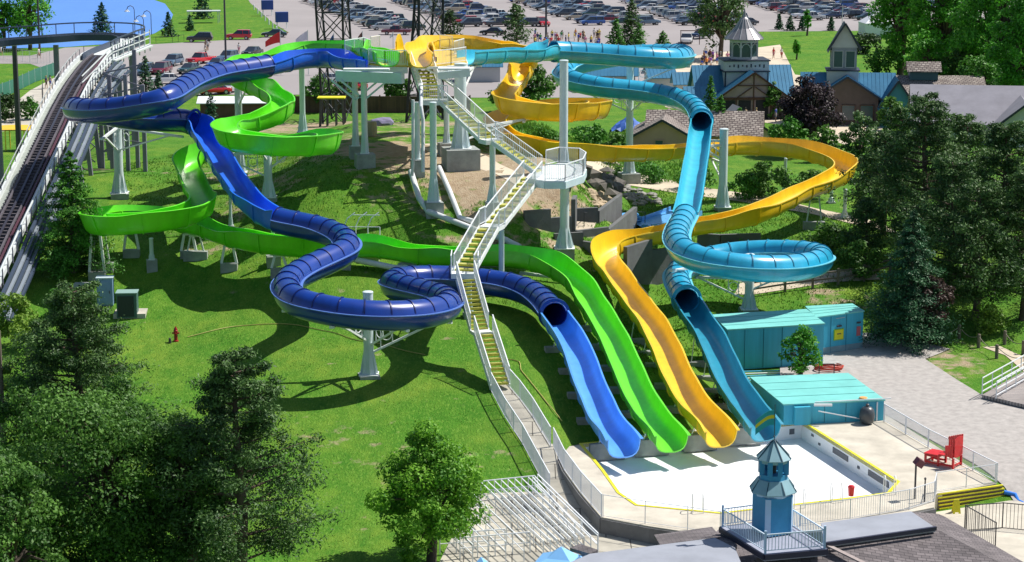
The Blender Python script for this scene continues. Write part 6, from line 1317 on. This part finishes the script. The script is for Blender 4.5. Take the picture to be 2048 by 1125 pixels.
def leafobj(name, vs, T, m, parent):
    o0 = np.array(wloc(parent)) if parent is not None else vs.mean(0); n = len(vs) // 4; me = bpy.data.meshes.new(name)
    me.vertices.add(len(vs)); me.vertices.foreach_set('co', (vs - o0).astype(np.float32).ravel()); me.loops.add(len(vs)); me.loops.foreach_set('vertex_index', np.arange(len(vs), dtype=np.int32)); me.polygons.add(n); me.polygons.foreach_set('loop_start', np.arange(0, len(vs), 4, dtype=np.int32)); me.polygons.foreach_set('loop_total', np.full(n, 4, dtype=np.int32))
    at = me.attributes.new('tint', 'FLOAT', 'FACE'); at.data.foreach_set('value', T.astype(np.float32)); me.update(); me.materials.append(m); o = bpy.data.objects.new(name, me); COL.objects.link(o)
    if parent is not None: o.parent = parent
    else: o.location = o0
    return o
def tree(kind, px, pyb, pyt, wpx, label, leaf='dark', cat='tree', group=None, name=None, Y=None, dens=1.0, bias=0, ls=None, trunk=True, z=None, low=.2, cone=.28):
    g = G(px, pyb) if Y is None else PY(px, pyb, Y)
    if Y is not None: g.z = hz(g.x, g.y)
    s = F / g.y; H = CH + ray(px, pyt)[1] * g.y - g.z; rx = wpx / 2 / s; e = empty(name or {'conifer': 'spruce_tree', 'pine': 'pine_tree', 'broad': 'leafy_tree', 'shrub': 'shrub'}[kind], g, label, cat, group)
    sz = ls or max(.085, 3.3 / s); C = []; T = []; NR = []; b = MB(); area = wpx * max(20, (pyb - pyt)); N = int(min(48000, area / ((sz * s) ** 2 * 1.0) * 3.6 * dens))
    if kind == 'conifer':
        nb = int(26 + H * 7); per = max(6, N // nb)
        for i in range(nb):
            t = (i + rng.uniform(0, 1)) / nb; zc = H * (.06 + .93 * t); rr_ = rx * (1 - t) ** .82 * rng.uniform(.72, 1.12) + .08; a = i * 2.4 + rng.uniform(-.3, .3); tip = np.array([math.cos(a) * rr_, math.sin(a) * rr_, -.12 * rr_]); k = max(4, int(per * (.35 + 1.5 * (1 - t)))); q = rng.uniform(.15, 1, k) ** .7
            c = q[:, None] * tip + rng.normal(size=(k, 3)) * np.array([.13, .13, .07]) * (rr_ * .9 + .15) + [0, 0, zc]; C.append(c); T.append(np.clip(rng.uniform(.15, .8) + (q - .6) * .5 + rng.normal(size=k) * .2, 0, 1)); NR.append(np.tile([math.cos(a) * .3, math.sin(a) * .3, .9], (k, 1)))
            if rr_ > .5: b.tube([g + Vector((0, 0, zc)), g + Vector((tip[0] * .8, tip[1] * .8, zc + tip[2]))], [.04 + .01 * H * (1 - t) * .3, .012], 4)
        if trunk: b.tube([g - Vector((0, 0, .3)), g + Vector((0, 0, H * .5)), g + Vector((0, 0, H * .97))], [.035 * H * .6 + .05, .018 * H * .6 + .03, .015], 7)
    elif kind == 'pine':
        nb = int(16 + H * 4.2); per = N // nb
        for i in range(nb):
            t = (i + rng.uniform(0, 1)) / nb; zc = H * (.16 + .84 * t); env = (1 - .75 * max(0, t - .25) / .75) * (1 if t > .1 else .8); rr_ = rx * env * rng.uniform(.55, 1.1) + .1; a = i * 2.4 + rng.uniform(-.5, .5)
            base = Vector((0, 0, zc - .1 * rr_)); mid = Vector((math.cos(a) * rr_ * .55, math.sin(a) * rr_ * .55, zc + .02 * rr_)); tp_ = Vector((math.cos(a) * rr_, math.sin(a) * rr_, zc + .14 * rr_)); b.tube([g + base, g + mid, g + tp_], [.03 + .02 * rr_, .03, .012], 4)
            ncl = 4 + int(rr_ * 1.2)
            for j in range(ncl):
                f = .4 + .65 * (j + .5) / ncl; cc = np.array(base.lerp(mid, f / .55) if f < .55 else mid.lerp(tp_, (f - .55) / .45)) + rng.normal(size=3) * [.14 * rr_, .14 * rr_, .06 * rr_]; k = max(4, per // ncl); cs = (.16 + .12 * rr_) * rng.uniform(.7, 1.2)
                d = rng.normal(size=(k, 3)); C.append(cc + d * [cs * .62, cs * .62, cs * .4]); NR.append(d / (np.linalg.norm(d, axis=1, keepdims=True) + 1e-6) * .6 + [0, 0, .5]); T.append(np.clip(rng.uniform(.1, .75) + rng.normal(size=k) * .22, 0, 1))
        if trunk: b.tube([g - Vector((0, 0, .3)), g + Vector((.02 * H, 0, H * .35)), g + Vector((0, 0, H * .7)), g + Vector((0, 0, H * .97))], [.02 * H + .08, .016 * H + .06, .01 * H + .03, .02], 8)
    else:
        z0 = H * (low if kind == 'broad' else .02); hh = (H - z0) / 2; nc = int((30 if kind == 'broad' else 14) * (1 + rx * .55)); per = max(6, N // nc); th = H * .3
        if trunk and kind == 'broad': b.tube([g - Vector((0, 0, .3)), g + Vector((.02 * H, .01 * H, th)), g + Vector((0, 0, H * .62))], [.028 * H + .07, .022 * H + .05, .03], 8)
        for i in range(nc):
            d = rng.normal(size=3); d /= np.linalg.norm(d); q = rng.uniform(.35, 1) ** .6; lump = 1 + .16 * math.sin(d[0] * 5 + bias) * math.cos(d[2] * 4 + bias)
            w_ = 1 - cone * max(0, d[2]); cc = d * [rx * w_ * q * lump, rx * w_ * q * lump, hh * q * lump * 1.0] * .9 + [0, 0, z0 + hh]; cs = (.24 if kind == 'broad' else .3) * rx * rng.uniform(.6, 1.15) + .08
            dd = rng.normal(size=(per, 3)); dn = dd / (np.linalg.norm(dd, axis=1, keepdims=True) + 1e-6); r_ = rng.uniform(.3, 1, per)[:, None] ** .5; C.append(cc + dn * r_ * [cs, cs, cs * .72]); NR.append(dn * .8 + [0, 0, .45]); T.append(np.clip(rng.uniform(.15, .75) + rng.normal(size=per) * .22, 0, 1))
            if kind == 'broad' and i % 2 == 0: b.tube([g + Vector((.01 * H, 0, th * rng.uniform(.7, 1.7))), g + Vector(cc * [.5, .5, .75] + np.array([0, 0, .12 * H])), g + Vector(cc)], [.012 * H + .02, .008 * H + .01, .012], 5)
    C = np.concatenate(C); T = np.concatenate(T); NR = np.concatenate(NR); C = C + np.array(g); C[:, 2] = np.maximum(C[:, 2], g.z + .02)
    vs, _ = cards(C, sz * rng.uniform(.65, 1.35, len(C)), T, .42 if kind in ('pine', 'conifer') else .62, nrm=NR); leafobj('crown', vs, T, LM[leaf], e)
    if b.v: b.build('trunk', barkp if kind == 'pine' else bark, e, smooth=60)
    return e
TREES = [
 # foreground
 ('pine', 158, 905, 574, 290, 'dark bushy pine in front of the electric cabinets', 'pine', dict(dens=2.1)), ('broad', 215, 1180, 745, 470, 'large dark leafy tree filling the lower left corner', 'dark', dict(dens=1.6, low=.06)), ('pine', 480, 1190, 705, 370, 'tall dark pine with bare trunk at lower left of the lawn', 'pine', dict(dens=2)),
 ('broad', 862, 1125, 848, 270, 'bright green maple standing alone at the bottom of the lawn', 'maple', dict(dens=1.4, low=.1, cone=.62)), ('broad', 20, 1260, 880, 340, 'dark leafy tree cut by the left edge at the bottom', 'dark', dict(low=.05)), ('conifer', 148, 545, 300, 190, 'green spruce right beside the coaster track', 'shrub', dict(dens=1.3)), ('broad', 60, 940, 760, 200, 'dark leafy tree beside the utility pole', 'dark', dict(low=.05)), ('broad', 380, 1180, 790, 220, 'leafy tree between the big tree and the tall pine', 'dark', dict(low=.05)), ('broad', 240, 960, 745, 200, 'leafy tree behind the large lower left tree', 'dark', dict(low=.1)), ('shrub', 300, 1180, 1040, 240, 'undergrowth below the large lower left tree', 'dark', {}), ('shrub', 420, 1150, 1050, 130, 'bright undergrowth at the foot of the tall pine', 'shrub', {}), ('shrub', 90, 1190, 1060, 200, 'undergrowth in the lower left corner', 'dark', {}), ('pine', 90, 760, 640, 130, 'small dark pine left of the bushy pine', 'pine', {}),
 # left
 ('broad', 60, 100, -30, 120, 'tall lakeside tree at the upper left corner', 'bright', dict(dens=.55)), ('broad', 8, 100, -10, 70, 'lakeside tree cut by the upper left edge', 'bright', dict(dens=.6)), ('conifer', 205, 68, 6, 52, 'spruce standing before the lake, behind the coaster curve', 'spruce', {}), ('conifer', 337, 74, 24, 34, 'small spruce at the lake shore by the lawn', 'spruce', {}), ('conifer', 405, 38, -20, 46, 'spruce on the lakeside lawn above the black suv', 'spruce', {}), ('conifer', 380, 62, 30, 20, 'tiny spruce left of the shelter', 'spruce', {}), ('conifer', 292, 195, 112, 44, 'dark spruce right behind the coaster crest', 'spruce', {}), ('conifer', 318, 200, 140, 36, 'smaller spruce right of the coaster crest spruce', 'spruce', {}),
 # behind tower
 ('broad', 640, 225, 150, 70, 'dark tree under the platform, left', 'dark', {}), ('broad', 690, 222, 155, 60, 'dark tree under the platform between the posts', 'dark', {}), ('broad', 800, 220, 148, 66, 'dark tree behind the top stair flight', 'dark', {}), ('pine', 1032, 100, 10, 66, 'round dark pine in the lot behind the yellow slide top', 'pine', {}), ('pine', 900, 80, 24, 50, 'pine in the lot right of the second lattice tower', 'olive', {}), ('conifer', 1262, 98, -4, 66, 'tall pine in the lot right of the walking crowd', 'pine', {}), ('conifer', 1232, 105, 36, 52, 'lighter green conifer left of the tall pine', 'shrub', {}), ('conifer', 1278, 105, 48, 40, 'light conifer right of the tall pine', 'shrub', {}), ('conifer', 1325, 98, 62, 44, 'low green bush row in front of the gate frame', 'shrub', {}), ('broad', 1440, 120, -40, 120, 'big open pine behind the cone topped tower', 'pine', dict(dens=.6)),
 ('broad', 1075, 225, 130, 90, 'dark tree behind the upper yellow chute', 'dark', {}), ('broad', 1010, 225, 170, 70, 'dark tree behind the tower leg arms', 'dark', {}), ('conifer', 1440, 300, 190, 60, 'green conifer between teal mouth and entrance', 'shrub', {}), ('conifer', 1478, 292, 215, 44, 'green conifer in front of the entrance building', 'shrub', {}), ('broad', 1620, 312, 150, 140, 'dark plum coloured tree between the two blue roofed buildings', 'plum', dict(dens=1.2)), ('broad', 1580, 318, 232, 90, 'green shrub tree below the plum tree', 'shrub', {}), ('broad', 1650, 325, 250, 70, 'green shrub right below the plum tree', 'dark', {}),
 ('conifer', 1558, 60, 28, 18, 'small clipped conifer by the lot, first from left', 'spruce', dict(g=1)), ('conifer', 1580, 62, 32, 20, 'small clipped conifer by the lot, second from left', 'spruce', dict(g=1)), ('conifer', 1604, 62, 32, 20, 'small clipped conifer by the lot, third from left', 'spruce', dict(g=1)), ('conifer', 1662, 62, 34, 18, 'small clipped conifer by the lot, rightmost one', 'spruce', dict(g=1)), ('broad', 1614, 72, 16, 18, 'thin sapling among the clipped conifers', 'bright', {}), ('broad', 1593, 120, 76, 18, 'thin young tree on the lawn between the towers', 'bright', {}),
 # right top
 ('broad', 1800, 150, -90, 130, 'tall bright tree with forked trunk behind the shops', 'bright', dict(dens=.8, low=.1)), ('broad', 1885, 165, -100, 160, 'tall bright tree at the upper right, middle one', 'bright', dict(dens=1, low=.08)), ('broad', 1985, 205, -100, 190, 'tall bright tree in the upper right corner', 'bright', dict(dens=1, low=.05)), ('broad', 2050, 240, -60, 160, 'tall tree cut by the upper right edge', 'bright', dict(dens=1, low=.05)), ('broad', 1850, 205, 60, 100, 'mid height green tree behind the shingled hall', 'bright', dict(low=.05)), ('broad', 1960, 225, 110, 130, 'mid height tree behind the grey roof hall', 'shrub', dict(low=.05)), ('shrub', 1900, 140, 60, 140, 'green thicket between the tall right trunks', 'shrub', {}), ('shrub', 2020, 150, 60, 140, 'green thicket at the upper right edge', 'bright', {}), ('broad', 1545, 240, 160, 40, 'small tree between the two blue roofs', 'dark', dict(low=.05)), ('conifer', 1420, 245, 150, 40, 'dark conifer left of the entrance building', 'shrub', {}), ('broad', 1780, 262, 190, 60, 'shady tree right of the shop gable', 'dark', dict(low=.05)), ('broad', 1720, 330, 225, 90, 'dark tree in front of the shop', 'pine', dict(low=.02)), ('pine', 1800, 360, 215, 120, 'pine in front of the shingled hall', 'pine', {}), ('broad', 1925, 205, 90, 110, 'dark green tree below the bright tall trees', 'dark', {}), ('shrub', 1730, 108, 62, 70, 'dark shrub mass left of the tall trees', 'olive', {}), ('shrub', 1775, 150, 90, 90, 'green shrub mass behind the shop roof', 'shrub', {}), ('shrub', 1845, 160, 110, 70, 'green shrub under the tall trees', 'shrub', {}),
 # right dark pines
 ('pine', 1765, 470, 268, 185, 'dark pine behind the outer yellow bend', 'pine', {}), ('pine', 1840, 520, 195, 250, 'large dark pine right of the yellow slide', 'pine', dict(dens=1.2)), ('pine', 1925, 470, 235, 210, 'dark pine in front of the grey roof hall', 'pine', {}), ('pine', 2000, 560, 250, 250, 'big dark pine near the right edge', 'pine', dict(dens=1.2)), ('pine', 2045, 640, 330, 180, 'dark pine cut by the right edge', 'pine', {}), ('pine', 1950, 640, 370, 250, 'dark pine above the rope fence', 'pine', dict(dens=1.2)), ('conifer', 1818, 690, 418, 200, 'green drooping spruce at the edge of the gravel yard', 'spruce', dict(dens=1.3)), ('pine', 1730, 520, 400, 120, 'low dark pine beside the rail fence', 'pine', {}), ('broad', 1858, 690, 545, 110, 'reddish brown small tree in front of the green spruce', 'rust', dict(dens=.8)), ('shrub', 1978, 668, 608, 90, 'sunlit yellow green bush under the dark pines', 'yellowg', {}), ('pine', 1895, 600, 320, 210, 'dark pine between the spruce and the right edge pines', 'pine', {}), ('pine', 1750, 430, 300, 90, 'dark pine just right of the yellow bend', 'pine', {}),
 # shrubs around the right of the hill
 ('shrub', 1395, 380, 335, 80, 'shrub behind the steep teal chute, left', 'shrub', {}), ('shrub', 1540, 395, 320, 110, 'dense shrub inside the big yellow bend', 'dark', {}), ('shrub', 1490, 400, 345, 80, 'shrub right of the column inside the yellow bend', 'shrub', {}), ('shrub', 1620, 400, 335, 90, 'dark shrub inside the yellow bend near its right end', 'dark', {}), ('shrub', 1230, 330, 255, 70, 'dark shrub right of the yellow loop', 'dark', {}), ('shrub', 1180, 292, 245, 90, 'green bush under the yellow loop', 'shrub', {}), ('shrub', 1085, 295, 255, 90, 'green bush behind the stairs under the yellow loop', 'shrub', {}), ('shrub', 1300, 365, 325, 90, 'low green bush along the sandy path', 'shrub', {}), ('shrub', 1480, 500, 470, 50, 'small shrub below the middle yellow run', 'shrub', {}), ('shrub', 1660, 510, 445, 120, 'dark juniper beside the teal loop', 'dark', {}), ('shrub', 1720, 560, 480, 100, 'dark shrub right of the teal loop', 'dark', {}), ('shrub', 1240, 365, 335, 44, 'bush at the creek head', 'dark', {}),
 ('broad', 1600, 756, 642, 100, 'young leafy tree in front of the long teal container', 'bright', dict(dens=.7, low=.04, cone=.75)), ('shrub', 30, 700, 570, 110, 'yellow green bush at the left edge', 'yellowg', dict(dens=.8)), ('shrub', 10, 900, 700, 60, 'pale bush beside the utility pole', 'yellowg', {}), ('shrub', 118, 640, 575, 60, 'light shrub left of the low grey box', 'shrub', {}), ('shrub', 20, 245, 185, 70, 'dark bush at the left edge by the green fence', 'olive', {}), ('shrub', 62, 240, 195, 50, 'round bush left of the coaster', 'shrub', {}), ('conifer', 422, 242, 185, 30, 'small conifer left of the white shed', 'spruce', {}), ('conifer', 512, 235, 182, 26, 'small dark conifer right of the white shed', 'spruce', {}), ('shrub', 818, 1140, 1100, 60, 'bright small bush at the bottom edge under the maple', 'maple', {}), ('shrub', 1440, 812, 782, 34, 'grey leaved shrub between the lower yellow and teal chutes', 'olive', dict(dens=.7)),
]
for k, px, pyb, pyt, w_, lb, lf, kw in TREES:
    grp = 'clipped conifers by the lot' if kw.pop('g', 0) else None
    tree(k, px, pyb, pyt, w_, lb, lf, cat='shrub' if k == 'shrub' else 'tree', group=grp, **kw)
# ================================================================ TUFTED GRASS
def tufts(name, poly, n, h, m, label, seed):
    r = np.random.default_rng(seed); xs = [p[0] for p in poly]; ys = [p[1] for p in poly]; W = [tuple(G(*p)[:2]) for p in poly]; x0, x1 = min(p[0] for p in W), max(p[0] for p in W); y0, y1 = min(p[1] for p in W), max(p[1] for p in W)
    X = r.uniform(x0, x1, n * 2); Y = r.uniform(y0, y1, n * 2); k = np.array([inpoly(a, b_, W) for a, b_ in zip(X, Y)]); X, Y = X[k], Y[k]
    cl = .5 + .5 * np.sin(X * 1.1 + np.sin(Y * .7) * 2) * np.sin(Y * .9 + X * .4); k = r.uniform(0, 1, len(X)) < .25 + .75 * cl; X, Y, cl = X[k], Y[k], cl[k]; Z = hgt(X, Y); a = r.uniform(0, 2 * np.pi, len(X)); hh = h * r.uniform(.4, 1.1, len(X)) * (.6 + .6 * cl); w_ = .035 + .02 * r.uniform(0, 1, len(X))
    dx, dy = np.cos(a) * w_, np.sin(a) * w_; lx, ly = r.normal(size=len(X)) * h * .35, r.normal(size=len(X)) * h * .35
    vs = np.stack([np.stack([X - dx, Y - dy, Z - .02], 1), np.stack([X + dx, Y + dy, Z - .02], 1), np.stack([X + dx * .2 + lx, Y + dy * .2 + ly, Z + hh], 1), np.stack([X - dx * .2 + lx, Y - dy * .2 + ly, Z + hh], 1)], 1).reshape(-1, 3)
    o = leafobj(name, vs, np.clip(.2 + .5 * cl + r.normal(size=len(X)) * .2, 0, 1), m, None); return tag(o, label, 'grass', kind='stuff')
gl = leafmat('grass_blade', (.045, .16, .012), (.15, .28, .03), .3)
tufts('lawn_tufts', [(120, 620), (420, 520), (640, 560), (940, 600), (1000, 790), (1090, 980), (960, 980), (900, 1110), (560, 1125), (330, 900), (200, 760)], 12000, .035, gl, 'short tufted grass over the front lawn', 1)
tufts('slope_grass', [(240, 330), (480, 290), (700, 330), (860, 350), (930, 420), (1110, 400), (1110, 640), (900, 560), (640, 560), (420, 520), (260, 470)], 30000, .13, gl, 'longer weedy grass on the hill under the slides', 2)
tufts('slope_grass', [(1020, 250), (1290, 250), (1420, 340), (1420, 380), (1180, 330), (1000, 300)], 16000, .4, gl, 'tall weeds behind the stairs and yellow loop', 3)
tufts('slope_grass', [(1100, 420), (1300, 380), (1560, 400), (1740, 470), (1740, 600), (1820, 660), (1560, 640), (1300, 760), (1180, 620)], 24000, .16, gl, 'weedy grass around the right side chutes', 4)
